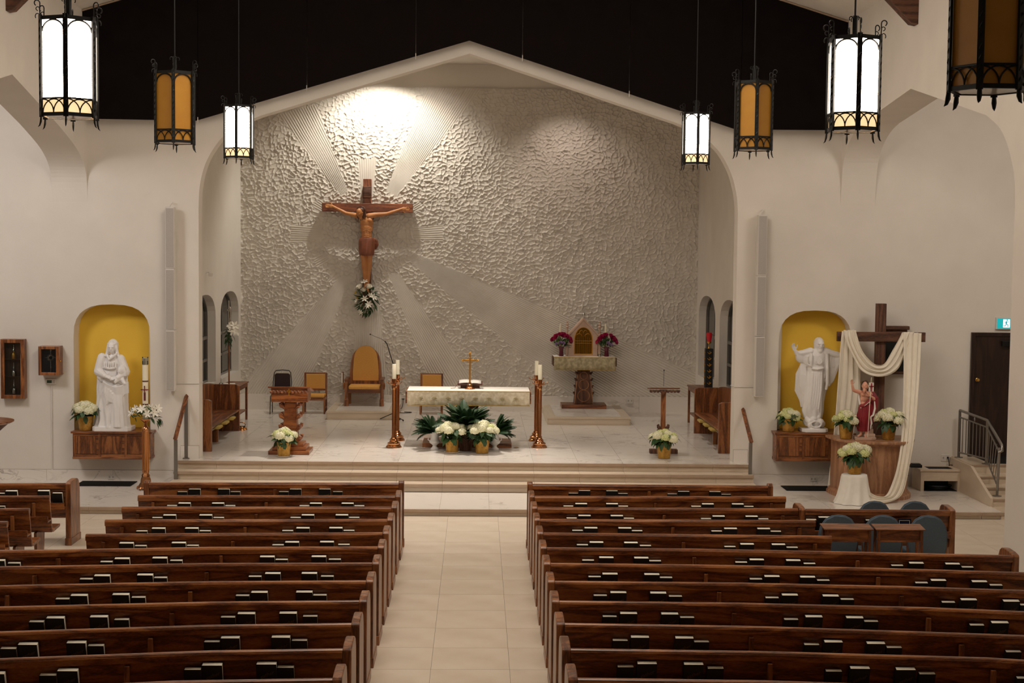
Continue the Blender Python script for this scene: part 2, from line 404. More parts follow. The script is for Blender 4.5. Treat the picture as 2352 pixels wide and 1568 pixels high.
# front wall with chancel arch and niches ----------------------------
NL = round_top(-7.63, -6.19, .95, 3.475, .62, 2.7); NR = round_top(5.775, 7.175, .98, 3.49, .62, 2.7)
arch = [(-5.27, 0), (-5.27, 5.3)]+curve_pts([(-5.27, 5.3), (-5.25, 5.7), (-5.155, 6.1), (-4.99, 6.42), (-4.76, 6.70), (-4.45, 6.90), (-4.1, 7.05)])[1:]+[(-.19, 8.26)] \
     + curve_pts([(3.72, 7.02), (4.1, 6.86), (4.36, 6.68), (4.6, 6.43), (4.80, 6.06), (4.91, 5.65), (4.94, 5.3)])+[(4.94, 0)]
outer = [(-14, 0)]+arch+[(14, 0), (14, 9.6), (-14, 9.6)]
wf = struct('wall_front', G().prism([outer, NL, NR], YW, YW+.35, 'y'), plaster)
for nm, L_ in (('niche_back', (-7.75, -6.05, 1.0, 3.6)), ('niche_back', (5.65, 7.3, 1.05, 3.6))):
    o = struct(nm, G().box(L_[0], L_[1], YW+.35, YW+.42, L_[2], L_[3]), m_yellow)
# nave side walls with transept arches -------------------------------
def side_outline(sgn):
    if sgn > 0: c = [(18.22, 0), (18.22, 4.6)]+curve_pts([(18.22, 4.6), (18.22, 5.4), (18.42, 5.85), (18.8, 6.22), (19.36, 6.46)])[1:]+[(22.8, 7.21)]+curve_pts([(25.6, 6.93), (26.15, 6.81), (26.65, 6.57), (26.95, 6.2), (27.05, 5.5)])
    else: c = [(18.22, 0), (18.22, 4.6)]+curve_pts([(18.22, 4.6), (18.22, 5.4), (18.42, 5.85), (18.8, 6.22), (19.36, 6.46)])[1:]+[(22.78, 7.24)]+curve_pts([(25.2, 6.68), (26.2, 6.4), (26.75, 6.15), (27.0, 5.85), (27.05, 5.4)])
    return [(-3, 0)]+c+[(YW, 9.6), (-3, 9.6)]
struct('wall_left', G().prism([side_outline(-1)], XL-.66, XL, 'x'), plaster)
struct('wall_right', G().prism([side_outline(1)], XR, XR+.66, 'x'), plaster)
struct('wall_rear', G().box(-14, 14, -3.3, -3, -.1, 12), plaster)
ZC, ZR, XC = 8.93, 11.07, -.225
struct('ceiling', G().prism([(XL-.1, ZC-.03), (XC, ZR), (XR+.1, ZC-.03), (XR+.1, ZC+.2), (XC, ZR+.25), (XL-.1, ZC+.2)], -3, YW+.3, 'y'), plaster)
for nm, a, b, q in (('left', -14, XL-.66, -14), ('right', XR+.66, 14, 14)):
    struct('ceiling_transept_'+nm, G().box(a, b, 15, YW, 8.2, 8.4), plaster)
    struct('wall_transept_'+nm, G().box(q-.1, q+.1, 15, YW, 0, 8.3), plaster)
    struct('wall_transept_rear_'+nm, G().box(a, b, 14.9, 15.0, 0, 8.3), plaster)
# chancel shell ------------------------------------------------------
YA1 = onX(495.5, 780, CXL).y; YB0 = onX(507, 780, CXL).y; YB1 = onX(557.5, 780, CXL).y; YB1 = min(YB1, 35.3)
ww = YB1-YB0; WINL = [(YA1-ww, YA1), (YB0, YB1)]
YRa0 = onX(1613, 780, CXR).y; YRa1 = onX(1640, 780, CXR).y
struct_w = []
zt = onX(530, 668, CXL).z
for side, X0, X1, nm in ((-1, CXL-.35, CXL, 'wall_chancel_left'), (1, CXR, CXR+.35, 'wall_chancel_right')):
    holes = [round_top(a, b, 1.55, zt, .55, 2.3) for a, b in WINL]
    struct(nm, G().prism([[(YW+.2, .2), (YB+.1, .2), (YB+.1, 9.3), (YW+.2, 9.3)]]+holes, X0, X1, 'x'), plaster)
    for k, (a, b) in enumerate(WINL):
        xg = CXL-.24 if side < 0 else CXR+.24
        wi = struct('window_%d' % (k+1 if side < 0 else k+3), G().box(xg-.02-.04*(side < 0), xg+.02+.04*(side > 0), a-.05, b+.05, 1.5, zt+.05), m_glass_dk)
        fx0, fx1 = (xg+.02, xg+.06) if side < 0 else (xg-.06, xg-.02)
        m_ = (a+b)/2
        zz = zt-1.0
        ob('window_frame', G().prism([round_top(a-.02, b+.02, 1.53, zt+.02, .55, 2.3), round_top(a+.05, b-.05, 1.6, zt-.05, .5, 2.3)], fx0, fx1, 'x'), m_steel, wi)
        ob('mullion', G().box(fx0, fx1, m_-.025, m_+.025, 1.6, zt-.04), m_steel, wi)
        ob('transom', G().box(fx0, fx1, a+.03, b-.03, zz-.035, zz+.035), m_steel, wi)
        ob('transom', G().box(fx0, fx1, a+.03, b-.03, 2.02, 2.08), m_steel, wi)
struct('ceiling_chancel', G().box(CXL-.3, CXR+.3, YW+.3, YB+.3, 9.2, 9.4), plaster)
# relief wall ----------------------------------------------------------
def relief_wall():
    x0, x1, z0, z1, d = CXL, CXR, .93, 8.6, .0135
    nx, nz = int((x1-x0)/d)+1, int((z1-z0)/d)+1
    X, Z = np.meshgrid(np.linspace(x0, x1, nx), np.linspace(z0, z1, nz))
    rng = np.random.default_rng(3)
    # cellular ridges
    cs = .106; gx, gz = int((x1-x0)/cs)+4, int((z1-z0)/cs)+4
    jx, jz = rng.random((gz, gx))*.9, rng.random((gz, gx))*.9
    wx = X+.03*np.sin(Z*9)+.02*np.sin(X*17+Z*5); wz = Z+.03*np.sin(X*8)
    u, v = (wx-x0)/cs+1, (wz-z0)/cs+1; iu, iv = u.astype(int), v.astype(int)
    F1 = np.full(X.shape, 9.); F2 = F1.copy(); cid = np.zeros(X.shape)
    hh = rng.random((gz, gx))
    for a in (-1, 0, 1):
        for b in (-1, 0, 1):
            ii, jj = np.clip(iu+a, 0, gx-1), np.clip(iv+b, 0, gz-1)
            dd = np.hypot(ii+jx[jj, ii]-u, (jj+jz[jj, ii]-v)*1.15)
            m1 = dd < F1; F2 = np.where(m1, F1, np.minimum(F2, dd)); cid = np.where(m1, hh[jj, ii], cid); F1 = np.where(m1, dd, F1)
    edge = F2-F1
    def vn(sc, seed):
        r2 = np.random.default_rng(seed); g2 = r2.random((int((z1-z0)/sc)+3, int((x1-x0)/sc)+3))
        a, b = (X-x0)/sc, (Z-z0)/sc; ia, ib = a.astype(int), b.astype(int); fa, fb = a-ia, b-ib
        fa, fb = fa*fa*(3-2*fa), fb*fb*(3-2*fb)
        return (g2[ib, ia]*(1-fa)+g2[ib, ia+1]*fa)*(1-fb)+(g2[ib+1, ia]*(1-fa)+g2[ib+1, ia+1]*fa)*fb
    n1, n2 = vn(.07, 5), vn(.035, 6); n3 = vn(.9, 8)
    cell = np.exp(-(edge/.12)**1.4)*(.010+.046*n1)*(.7+.6*n3)+.006*cid*(.5+n3)+.007*n2
    rays = [[(640,262),(727,240),(801,439),(782,450)], [(1000,150),(1078,120),(1150,150),(911,451),(885,439)], [(822,363),(865,363),(858,450),(829,450)],
        [(668,515),(739,520),(739,546),(667,560)], [(950,522),(1017,514),(1017,556),(950,548)], [(733,453),(717,475),(745,492),(752,470)],
        [(947,468),(962,460),(969,477),(954,490)], [(747,578),(758,597),(728,615),(720,595)], [(785,632),(805,636),(690,925),(535,925),(545,895)],
        [(826,680),(866,650),(896,925),(798,925)], [(892,630),(916,626),(1125,925),(1005,925)], [(930,592),(952,580),(1307,728),(1650,880),(1650,925),(1330,925)]]
    cc = onY(845, 540, YB); C0 = (cc.x, cc.z)
    base = np.zeros(X.shape); mask = np.zeros(X.shape)
    ang = np.arctan2(X-C0[0], Z-C0[1]); rad = np.hypot(X-C0[0], Z-C0[1])
    for k, pl in enumerate(rays):
        P = [onY(a, b, YB) for a, b in pl]; P = [(p.x, p.z) for p in P]
        A = sum(P[i][0]*P[(i+1) % len(P)][1]-P[(i+1) % len(P)][0]*P[i][1] for i in range(len(P)))
        dmin = np.full(X.shape, 9.)
        for i in range(len(P)):
            (ax, az), (bx, bz) = P[i], P[(i+1) % len(P)]; L_ = math.hypot(bx-ax, bz-az)
            s_ = ((bx-ax)*(Z-az)-(bz-az)*(X-ax))/L_*(1 if A > 0 else -1)
            dmin = np.minimum(dmin, s_)
        inside = np.clip(dmin/.03+.5, 0, 1)
        tx, tz = sum(p[0] for p in P)/len(P)-C0[0], sum(p[1] for p in P)/len(P)-C0[1]; tl = math.hypot(tx, tz)
        px_, pz_ = -tz/tl, tx/tl
        pe = (X-C0[0])*px_+(Z-C0[1])*pz_; al = (X-C0[0])*tx/tl+(Z-C0[1])*tz/tl
        fan = pe/np.maximum(al, .5)*np.maximum(.5*al+.5*tl, .4)
        gro = .5+.5*np.sin(2*PI*fan/.050+1.5*vn(.5, 20+k))
        base = np.where(dmin > -.02, (.021*gro*(.45+.9*vn(.6, 40+k))+.006)*inside, base); mask = np.maximum(mask, inside)
    h = cell*(1-mask)+base
    vs = np.empty((nx*nz, 3)); vs[:, 0] = X.ravel(); vs[:, 1] = YB-h.ravel(); vs[:, 2] = Z.ravel()
    idx = np.arange(nx*nz).reshape(nz, nx)
    fa = np.stack([idx[:-1, :-1], idx[:-1, 1:], idx[1:, 1:], idx[1:, :-1]], -1).reshape(-1, 4)
    me = bpy.data.meshes.new('wall_back'); me.vertices.add(len(vs)); me.vertices.foreach_set('co', vs.ravel())
    me.loops.add(fa.size); me.loops.foreach_set('vertex_index', fa.ravel().astype(np.int32))
    me.polygons.add(len(fa)); me.polygons.foreach_set('loop_start', np.arange(0, fa.size, 4, dtype=np.int32))
    me.polygons.foreach_set('use_smooth', [True]*len(fa)); me.update(); me.validate()
    o = link('wall_back', me, stucco); o['kind'] = 'structure'
relief_wall()
struct('wall_back_core', G().box(CXL-.3, CXR+.3, YB+.05, YB+.3, 0, 9.3), plaster)
# marble skirting ------------------------------------------------------
def skirting(name, x0, x1, y, z0, z1, px=1.25, axis='x', flip=1):
    if axis == 'x': g = G().box(x0, x1, y-.004, y+.005, z0, z1+.004)
    else: g = G().box(min(y-.006*flip, y+.004*flip), max(y-.006*flip, y+.004*flip), x0, x1, z0, z1+.004)
    s_ = struct(name, g, m_grout)
    k = 0
    while x0+k*px < x1-.02:
        a, b = x0+k*px+.002, min(x0+(k+1)*px, x1)-.002; k += 1
        if axis == 'x': g = G().box(a, b, y-.02, y-.003, z0, z1)
        else: g = G().box(*((y-.02, y-.004) if flip < 0 else (y+.004, y+.02)), a, b, z0, z1)
        ob('skirting_tile', g, m_marble, s_)
skirting('baseboard_back', CXL, CXR, YB-.01, ZS, .955)
skirting('baseboard_chancel_left', YW+.35, YB, CXL+.01, ZS, .955, axis='y', flip=1)
skirting('baseboard_chancel_right', YW+.35, YB, CXR-.01, ZS, .955, axis='y', flip=-1)
skirting('baseboard_front_left', -9.4, -5.64, YW-.005, ZP, .325)
skirting('baseboard_front_right', 5.24, 8.35, YW-.005, ZP, .325)
skirting('baseboard_pier_left', -5.62, -5.27, YW-.005, ZS, .80, 1)
skirting('baseboard_pier_right', 4.94, 5.22, YW-.005, ZS, .80, 1)
# gable reveal bead + roof beam
for X_, s_ in ((XR, 1), (XL, -1)):
    g = G().prism([(X_+.02*s_, 8.18), (X_-.10*s_, 8.2), (X_-.52*s_, 8.62), (X_-.9*s_, 8.85), (X_-5.2*s_, 10.2), (X_-5.2*s_, 10.6), (X_+.02*s_, 9.1)], 22.5, 22.72, 'y')
    tag(ob('roof_beam', g, m_walnutx, bev=.01), 'dark brown roof beam end bracketed on the %s nave wall' % ('right' if s_ > 0 else 'left'), 'beam', 'roof beams')
# dark hangings above the arch ------------------------------------------
YC = 26.80
cl = [onY(x, y, YC) for x, y in ((185, 272), (450, 277), (1078, 93), (1690, 297), (1950, 299))]
cb = [(XL+.02, cl[0].z)]+[(p.x, p.z) for p in cl[1:4]]+[(XR-.02, cl[4].z)]
def zb(x):
    for (a, za), (b, z2) in zip(cb, cb[1:]):
        if a <= x <= b: return za+(z2-za)*(x-a)/(b-a)
    return cb[0][1] if x < cb[0][0] else cb[-1][1]
def ztop(x): return ZC+.0+(ZR-ZC)*(1-abs(x-XC)/7.13)-.01
seams = [XL+.005]+[onY(x, y, YC).x for x, y in ((455, 277), (705, 205), (955, 130), (1200, 133), (1445, 217), (1700, 297))]+[XR-.005]
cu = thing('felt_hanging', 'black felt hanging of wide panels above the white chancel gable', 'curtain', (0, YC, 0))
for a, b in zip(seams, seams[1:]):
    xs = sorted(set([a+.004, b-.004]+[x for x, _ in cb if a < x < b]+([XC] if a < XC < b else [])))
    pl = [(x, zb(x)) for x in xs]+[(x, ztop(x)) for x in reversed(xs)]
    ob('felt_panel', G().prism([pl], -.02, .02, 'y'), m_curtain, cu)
hk = G()
for x in seams[1:-1]: ob('hook', G().tube([(x, -.03, zb(x)-.06), (x, -.03, zb(x)+.05)], .008, 6), m_wpaint, cu)
for a, b in ((XL, XC), (XC, XR)):
    ob('edge_batten', G().prism([[(a, ztop(a)-.03), (b, ztop(b)-.03), (b, ztop(b)), (a, ztop(a))]], -.04, .02, 'y'), m_nose, cu)
# ================================================================== PEWS
ZR_ = .95
def prof_sweep(g, pts, prof):
    """sweep a (depth, height) profile along a polyline of (X, Y)"""
    return g.rings([[(x, y+d, z) for d, z in prof] for x, y in pts])
def P95(l): return [tuple(onZ(a, b, ZR_))[:2] for a, b in l]
ORD = ['', 'first', 'second', 'third', 'fourth', 'fifth', 'sixth', 'seventh', 'eighth', 'ninth', 'tenth', 'eleventh', 'twelfth', 'thirteenth', 'fourteenth', 'fifteenth', 'sixteenth']
def end_panel(parent, x0, x1, y, zr=.95, depth=.50, flat=False):
    if flat: pr = [(0, 0), (0, zr), (.03, zr+.03), (.10, zr+.03), (.13, zr), (.13, 0)]
    else: pr = [(-.01, .10), (-.005, zr-.01), (.02, zr+.012), (.12, zr+.028), (.30, zr+.036), (.38, zr+.025), (.44, zr-.01), (.48, zr-.08), (.50, zr-.2), (.50, .10)]
    o = ob('end_panel', G().prism([[(y+d, z) for d, z in pr]], x0, x1, 'x'), m_pewz, parent, bev=.012)
    d1 = .13 if flat else .5
    ob('plinth', G().box(x0-.008, x1+.008, y-.02, y+d1+.02, 0, .11), m_pewz, parent, bev=.006)
    return o
def make_pew(label, pts, ends=(), brackets=(), cut=None, seat=True, zr=.95, group=None, screen=False, name='pew'):
    """pts: (X, Y) of the rear top edge; every part is swept along the same line"""
    cx, cy = sum(p[0] for p in pts)/len(pts), pts[0][1]
    t = thing(name, label, 'pew' if not screen else 'pew screen', (cx, cy, 0), 0, group)
    L_ = [(x-cx, y-cy) for x, y in pts]
    dz = zr-.95
    def run(nm, prof, mt=m_pew, bev=.004, P_=None):
        return ob(nm, prof_sweep(G(), P_ or L_, [(d, z+dz) for d, z in prof]), mt, t, bev=bev)
    run('top_rail', [(0, .872), (-.004, .925), (.006, .944), (.022, .951), (.052, .951), (.068, .942), (.074, .925), (.070, .872)], bev=0)
    if screen: run('backrest', [(.022, .10), (.022, .88), (.050, .88), (.050, .10)])
    else: run('backrest', [(.024, .88), (.052, .88), (.150, .42), (.150, .40), (.120, .40)])
    run('book_rack', [(-.075, .565), (-.075, .665), (-.060, .665), (-.060, .60), (.078, .60), (.080, .575), (.06, .575), (-.055, .575), (-.055, .565)])
    if seat: run('seat', [(.16, .40), (.16, .435), (.50, .455), (.53, .45), (.53, .42), (.50, .41), (.20, .39)])
    for x, yo in brackets:
        ob('bracket', G().box(x-cx-.022, x-cx+.022, yo-cy-.028, yo-cy+.03, .60, .855+dz), m_pewz, t, bev=.005)
        if seat: ob('support', G().prism([[(yo-cy+d, z) for d, z in ((.08, 0), (.06, .40), (.16, .42), (.46, .42), (.40, 0))]], x-cx-.02, x-cx+.02, 'x'), m_pewz, t)
    for x0, x1, yo in ends:
        e = end_panel(t, x0-cx, x1-cx, yo-cy, zr, flat=screen)
    return t
def interp(pts, x):
    for (a, ya), (b, yb) in zip(pts, pts[1:]):
        if min(a, b)-1e-6 <= x <= max(a, b)+1e-6: return ya+(yb-ya)*(x-a)/(b-a)
    return pts[0][1] if abs(x-pts[0][0]) < abs(x-pts[-1][0]) else pts[-1][1]
ROWS = {}
Lr = {1: [(913,1109),(342,1109)], 2: [(908,1138.8),(316,1138)], 3: [(898,1164.5),(279,1164.7)], 4: [(889,1193),(240.4,1194.3)], 5: [(880,1223.6),(196,1227.3)],
      6: [(868,1256.5),(480,1257.5),(138,1263.5),(0,1264.7),(-60,1266)], 7: [(855,1293.6),(480,1294.7),(85,1301.4),(0,1302.4),(-90,1305)],
      8: [(843,1334.8),(480,1336.7),(28,1345.5),(0,1346.3),(-130,1351)], 9: [(828,1380.8),(480,1384),(0,1395.3),(-170,1400)],
      10: [(809.5,1433.3),(480,1437.6),(0,1452.9),(-190,1460)], 11: [(790.5,1492),(480,1497),(0,1515),(-200,1524)], 12: [(769,1560.7),(400,1566.7),(0,1586),(-200,1596)]}
Rr = {1: [(1226,1112),(1764,1116)], 2: [(1227.4,1139.5),(1805.8,1140.8)], 3: [(1232,1165.7),(1834,1168.5)], 4: [(1239.3,1193),(1873.8,1196)], 5: [(1247,1224),(1911.6,1232)],
      6: [(1255,1258),(1600,1261.5),(1960.6,1268.5),(2326.5,1276.6)], 7: [(1264.3,1294.3),(1600,1298),(2009,1305.5),(2352,1315.8),(2380,1317)],
      8: [(1275,1335.5),(1700,1340),(2066,1347.8),(2352,1357),(2420,1360)], 9: [(1284.7,1381.3),(1700,1386.5),(2125,1396.6),(2352,1406),(2470,1411)],
      10: [(1298.7,1433),(1760,1441),(2194,1455.8),(2352,1461.3),(2520,1469)], 11: [(1312,1491.7),(1760,1498.6),(2271,1513),(2352,1518.2),(2570,1529)],
      12: [(1329,1560),(1760,1566),(2352,1586),(2600,1598)]}
MIDL, MIDR, JL, JR = -3.05, 2.66, -4.93, 4.62
for sd, rows, sn in ((-1, Lr, 'left'), (1, Rr, 'right')):
    for i, px in rows.items():
        zr = .99 if i == 1 else .95
        pts = [tuple(onZ(a, b, zr))[:2] for a, b in px]
        e = pts[0]; xe = e[0]
        pts[0] = ((-1.18 if sd < 0 else .872), e[1])
        xo = pts[0][0]
        ends = [(xo, xo+.082, e[1])] if sd < 0 else [(xo-.082, xo, e[1])]
        brs = []
        mid = MIDL if sd < 0 else MIDR; jj = JL if sd < 0 else JR
        brs.append((mid, interp(pts, mid)))
        if i >= 6: brs.append((jj, interp(pts, jj))); 
        elif i > 1: xx = pts[-1][0]+.22*(-sd); brs.append((xx, interp(pts, xx)))
        if i == 1: xx = pts[-1]; ends.append((xx[0]-.08, xx[0], xx[1]) if sd < 0 else (xx[0], xx[0]+.08, xx[1]))
        if i == 6 and sd > 0: xx = pts[-1]; ends.append((xx[0], xx[0]+.08, xx[1])) if xx[0]+.08 < XR else ends.append((XR-.09, XR-.01, xx[1]))
        if pts[-1][0] > XR-.1: pts[-1] = (XR-.1, pts[-1][1])
        if pts[-1][0] < XL+.1: pts[-1] = (XL+.1, pts[-1][1])
        if i == 1: lab = 'oak front screen with a book rack, ahead of all pews %s of the aisle' % sn
        else: lab = 'long oak pew, the %s one back from the front screen, %s of the aisle' % (ORD[i-1], sn)
        make_pew(lab, pts, ends, brs, seat=i > 1, zr=zr, group='pews %s of the centre aisle' % sn if i > 1 else None, screen=i == 1, name='pew' if i > 1 else 'pew_screen')
        ROWS[(sd, i)] = pts
# side pews
def side_pew(key, label, px, ends=(), brs=(), zr=.95, grp=None):
    pts = [tuple(onZ(a, b, zr))[:2] for a, b in px]; ROWS[key] = pts
    e = [(pts[k][0] if s_ > 0 else pts[k][0]-.082, pts[k][0]+.082 if s_ > 0 else pts[k][0], pts[k][1]) for k, s_ in ends]
    b = [(x, interp(pts, x)) for x in brs]
    return make_pew(label, pts, e, b, zr=zr, group=grp)
a = [onZ(x, y, .95) for x, y in ((150, 1110), (113, 1139), (66, 1168), (15, 1198))]
side_pew(('A', 1), 'transept pew at far left with a full end panel beside the marble platform', [(-160, 1111.5), (150, 1110)], [(1, 1)], [a[0].x-2.2], grp='left transept pews')
for k, nm in ((1, 'nearly whole, second from the platform'), (2, 'third from the platform'), (3, 'showing only its last corner, nearest the main pews')):
    q = a[k]; x0 = (150-113-40*k)
    side_pew(('A', k+1), 'left transept pew without end panel, '+nm, [(-260, q and (1139, 1168, 1198)[k-1]+1.5), ((113, 66, 15)[k-1], (1139, 1168, 1198)[k-1])], [], [q.x-.22], grp='left transept pews')
side_pew(('B', 1), 'short oak pew at right with blue-grey chairs on both sides of it', [(1850, 1169.5), (2182, 1172.5)], [(0, -1), (1, 1)], [onZ(2041, 1171, .95).x])
# ================================================================== BOOKS IN THE RACKS
BK = {}
title = text_mesh('gather', .052, .0004, .35)
BTILT = .27
def book_mesh(w, h, t):
    cov = G().box(0, w, -t, -t+.004, 0, h); cov.box(0, w, -.004, 0, 0, h); cov.box(0, .005, -t, 0, 0, h)
    pg = G().box(.005, w-.0025, -t+.004, -.004, .004, h-.002)
    a_, b_ = cov.mesh('cover'), pg.mesh('page_block'); a_.materials.append(m_dkbook); b_.materials.append(m_pages); return a_, b_
BKM = {'B': book_mesh(.180, .250, .056), 's': book_mesh(.150, .208, .048)}
BROWS = {
(-1,1): 's407 B433 B500 s529 s640 B665 B732 s764', (-1,2): 's382 B409 B486 s516 s687 B711 B784 s813', (-1,3): 's348 B374 B457 s489 s666 B692 B770 s800.5',
(-1,4): 's311 B348 B424 s457 s647 B680 B755.5 s788', (-1,5): 'B273 s308 B393.5 s428 s624 B654 B734 s775.5', (-1,6): 'B-26 s15 s228 B262 B349 s389 B596 s632 B715 s754',
(-1,7): 's181 B215 B314 s352 s569.5 B608 B692 s736', (-1,8): 's125 B161 B257 s300 s540 B576 B679 s717', (-1,9): 's64 B105 B205 s260 s505.5 B545 B641 s694.5',
(-1,10): 's-3 B39 B151 s199 s467 B506 B623 s669', (-1,11): 'B-41 s87 B129 s421 B463 B588 s635', (-1,12): 's36 B84 s365 B412 B540 s592',
(1,1): 's1306 B1329 B1392 s1420 s1533 B1557 B1629 s1657', (1,2): 's1294 B1321 B1392 s1420 s1588 B1612 B1681 s1709', (1,3): 's1301 B1328 B1402 s1433 s1610 B1636 B1712 s1742',
(1,4): 's1314 B1342 B1420 s1450.5 s1634 B1663 B1739 s1770', (1,5): 's1324.5 B1354 B1433 s1469.5 s1664 B1700 B1772 s1807', (1,6): 's1337 B1375.5 B1456 s1491 s1689 B1721 B1805 s1846 s2048 B2088 B2171.5 s2210',
(1,7): 's1351 B1383 B1479 s1515 s1722 B1755 B1837 s1877 s2103 B2137.5 B2232 s2275', (1,8): 's1363 B1401 B1493 s1536 s1758 B1795 B1889 s1931 s2164 B2206 B2304 s2344.5',
(1,9): 's1384 B1423.5 B1518 s1562 s1801 B1849 B1943 s1985 s2229 B2276.5', (1,10): 's1407 B1448 B1550 s1592 s1847 B1892 B1990 s2037 s2312.5',
(1,11): 's1418 B1463 B1570 s1625 s1897 B1952 B2057 s2112 s2337', ('A',1): 's-13 B12 B86 s119', ('A',2): 's-14', ('B',1): 's1852 B1879.5 s1989 B2112'}
TOPY = {1: 1124, 2: 1153, 3: 1180, 4: 1210, 5: 1242, 6: 1277, 7: 1317, 8: 1360, 9: 1408, 10: 1462, 11: 1524, 12: 1595}
rb = random.Random(4)
for key, sline in BROWS.items():
    pts = ROWS[key]; ix = key[1]; items = sline.split()
    if key[0] == 'A': ty = {1: 1125, 2: 1153}[ix]
    elif key[0] == 'B': ty = 1186
    else: ty = TOPY[ix]
    y_ = sum(p[1] for p in pts[:2])/2; dz = .04 if ix == 1 and key[0] in (-1, 1) else 0
    order = items if key[0] in (1, 'B') else items[::-1]
    placed = {}
    lastx = -99
    xs = []
    for it in items:
        kd, px = it[0], float(it[1:]); x = onY(px, ty, y_-.03).x; yy = interp(pts, x)
        x = onY(px, ty, yy-.03).x; xs.append(x)
    wd = {'B': .18, 's': .15}
    for k, it in enumerate(items):
        kd = it[0]; x = xs[k]
        if k and x < xs[k-1]+wd[items[k-1][0]]+.002: x = xs[k] = xs[k-1]+wd[items[k-1][0]]+.002
        yy = min(interp(pts, x), interp(pts, x+wd[kd])); n = order.index(it)+1
        big = 'thick black hymnal' if kd == 'B' else 'small black missal'
        if key[0] == 'A': lab = '%s, %s from the end panel, in rack of the %s left transept pew' % (big, ORD[n], ORD[ix])
        elif key[0] == 'B': lab = '%s, %s from the left in the rack of the short side pew' % (big, ORD[n])
        elif ix == 1: lab = '%s, %s book from the aisle, in rack of the %s front screen' % (big, ORD[n], 'left' if key[0] < 0 else 'right')
        else: lab = '%s, %s book from the aisle, in rack of the %s %s pew' % (big, ORD[n], ORD[ix-1], 'left' if key[0] < 0 else 'right')
        t = thing('hymnal' if kd == 'B' else 'missal', lab, 'book', (x, yy+(.078 if ix > 1 or key[0] in ('A', 'B') else .02), .616+dz), rb.uniform(-.012, .012), 'books in the pew racks')
        t.rotation_euler[0] = BTILT if ix > 1 or key[0] in ('A', 'B') else .04
        link('cover', BKM[kd][0], None, t); link('page_block', BKM[kd][1], None, t)
        if kd == 'B':
            tt = link('title', title, m_foil, t, (.098, -.0568, .13)); tt.rotation_euler = (PI/2, -.42, 0)
# dark blue folder in the side rack
p = onY(2061, 1202, interp(ROWS[('B',1)], onY(2061, 1202, 19.7).x)-.03)
t = thing('folder', 'dark blue folder with a pale border standing in the rack of the short side pew', 'folder', (p.x, p.y-.01, .602))
ob('cover', G().box(0, .19, -.012, 0, 0, .235), mat('navy_card', '#10142e', .4), t)
ob('border', G().prism([[(.02, .02), (.17, .02), (.17, .215), (.02, .215)], [(.026, .026), (.164, .026), (.164, .209), (.026, .209)]], -.0135, -.012, 'y'), m_wpaint, t)
# ================================================================== CHAIRS AND KNEELERS AT RIGHT
def blue_chair(loc, label):
    t = thing('upholstered_chair', label, 'chair', loc, 0, 'blue-grey upholstered chairs')
    bk = [(-.24*1.0, .47), (-.265, .62), (-.262, .75), (-.235, .86), (-.17, .95), (-.09, .992), (0, 1.003), (.09, .992), (.17, .95), (.235, .86), (.262, .75), (.265, .62), (.24, .47)]
    g = G().prism([bk], 0, .06, 'y'); ob('backrest', g, m_bluefab, t, smooth=40, bev=.02)
    ob('piping', G().tube([(x, .03, z) for x, z in bk], .012, 6), m_bluefab, t, smooth=60)
    ob('seat', G().box(-.25, .25, .04, .50, .42, .50), m_bluefab, t, bev=.025)
    for x in (-1, 1):
        ob('arm', G().tube([(x*.26, .03, .64), (x*.265, .25, .66), (x*.26, .42, .64)], .022, 8), m_oaky, t, smooth=60)
        ob('leg', G().box(x*.26-.018, x*.26+.018, .40, .436, 0, .64), m_oak, t, bev=.004)
        ob('leg', G().box(x*.26-.018, x*.26+.018, .02, .056, 0, .64), m_oak, t, bev=.004)
    return t
bx = [onY(x, 1195, 19.03).x for x in (1927, 2029, 2133)]
ch = blue_chair((bx[0], 19.03, 0), 'round-backed blue-grey chair behind the left wooden desk, leftmost of the near three')
dup(ch, (bx[1], 19.03, 0), label='round-backed blue-grey chair in the middle of the near three')
dup(ch, (bx[2], 19.03, 0), label='round-backed blue-grey chair rightmost of the near three, clear of the desks')
for x, l in ((2010, 'left'), (2103, 'right')):
    dup(ch, (onY(x, 1162, 20.62).x, 20.62, 0), label='round-backed blue-grey chair ahead of the short side pew, the %s of two' % l, scale=.92)
def desk(loc, w, label):
    t = thing('kneeler_desk', label, 'desk', loc, 0, 'small desks behind the blue-grey chairs')
    ob('top', G().prism([[(-.02, .900), (-.02, .915), (.24, .945), (.24, .93)]], -w/2-.03, w/2+.03, 'x'), m_oakx, t, bev=.003)
    ob('front_board', G().box(-w/2+.03, w/2-.03, .02, .035, .76, .90), m_oakx, t)
    ob('shelf', G().box(-w/2+.03, w/2-.03, .0, .2, .745, .762), m_oakx, t)
    for x in (-1, 1):
        for y in (.01, .19): ob('leg', G().box(x*(w/2-.015)-.018, x*(w/2-.015)+.018, y-.015, y+.015, 0, .90), m_oak, t)
    ob('kneeling_board', G().box(-w/2, w/2, .20, .40, .12, .16), m_oakx, t)
    return t
dl, dr = onY(1947, 1216, 18.6), onY(2066, 1220, 18.6)
dk = desk((dl.x, 18.55, 0), .60, 'low slanted wooden desk in front of the left two blue-grey chairs')
dup(dk, (dr.x, 18.55, 0), label='low slanted wooden desk in front of the middle and right blue-grey chairs')
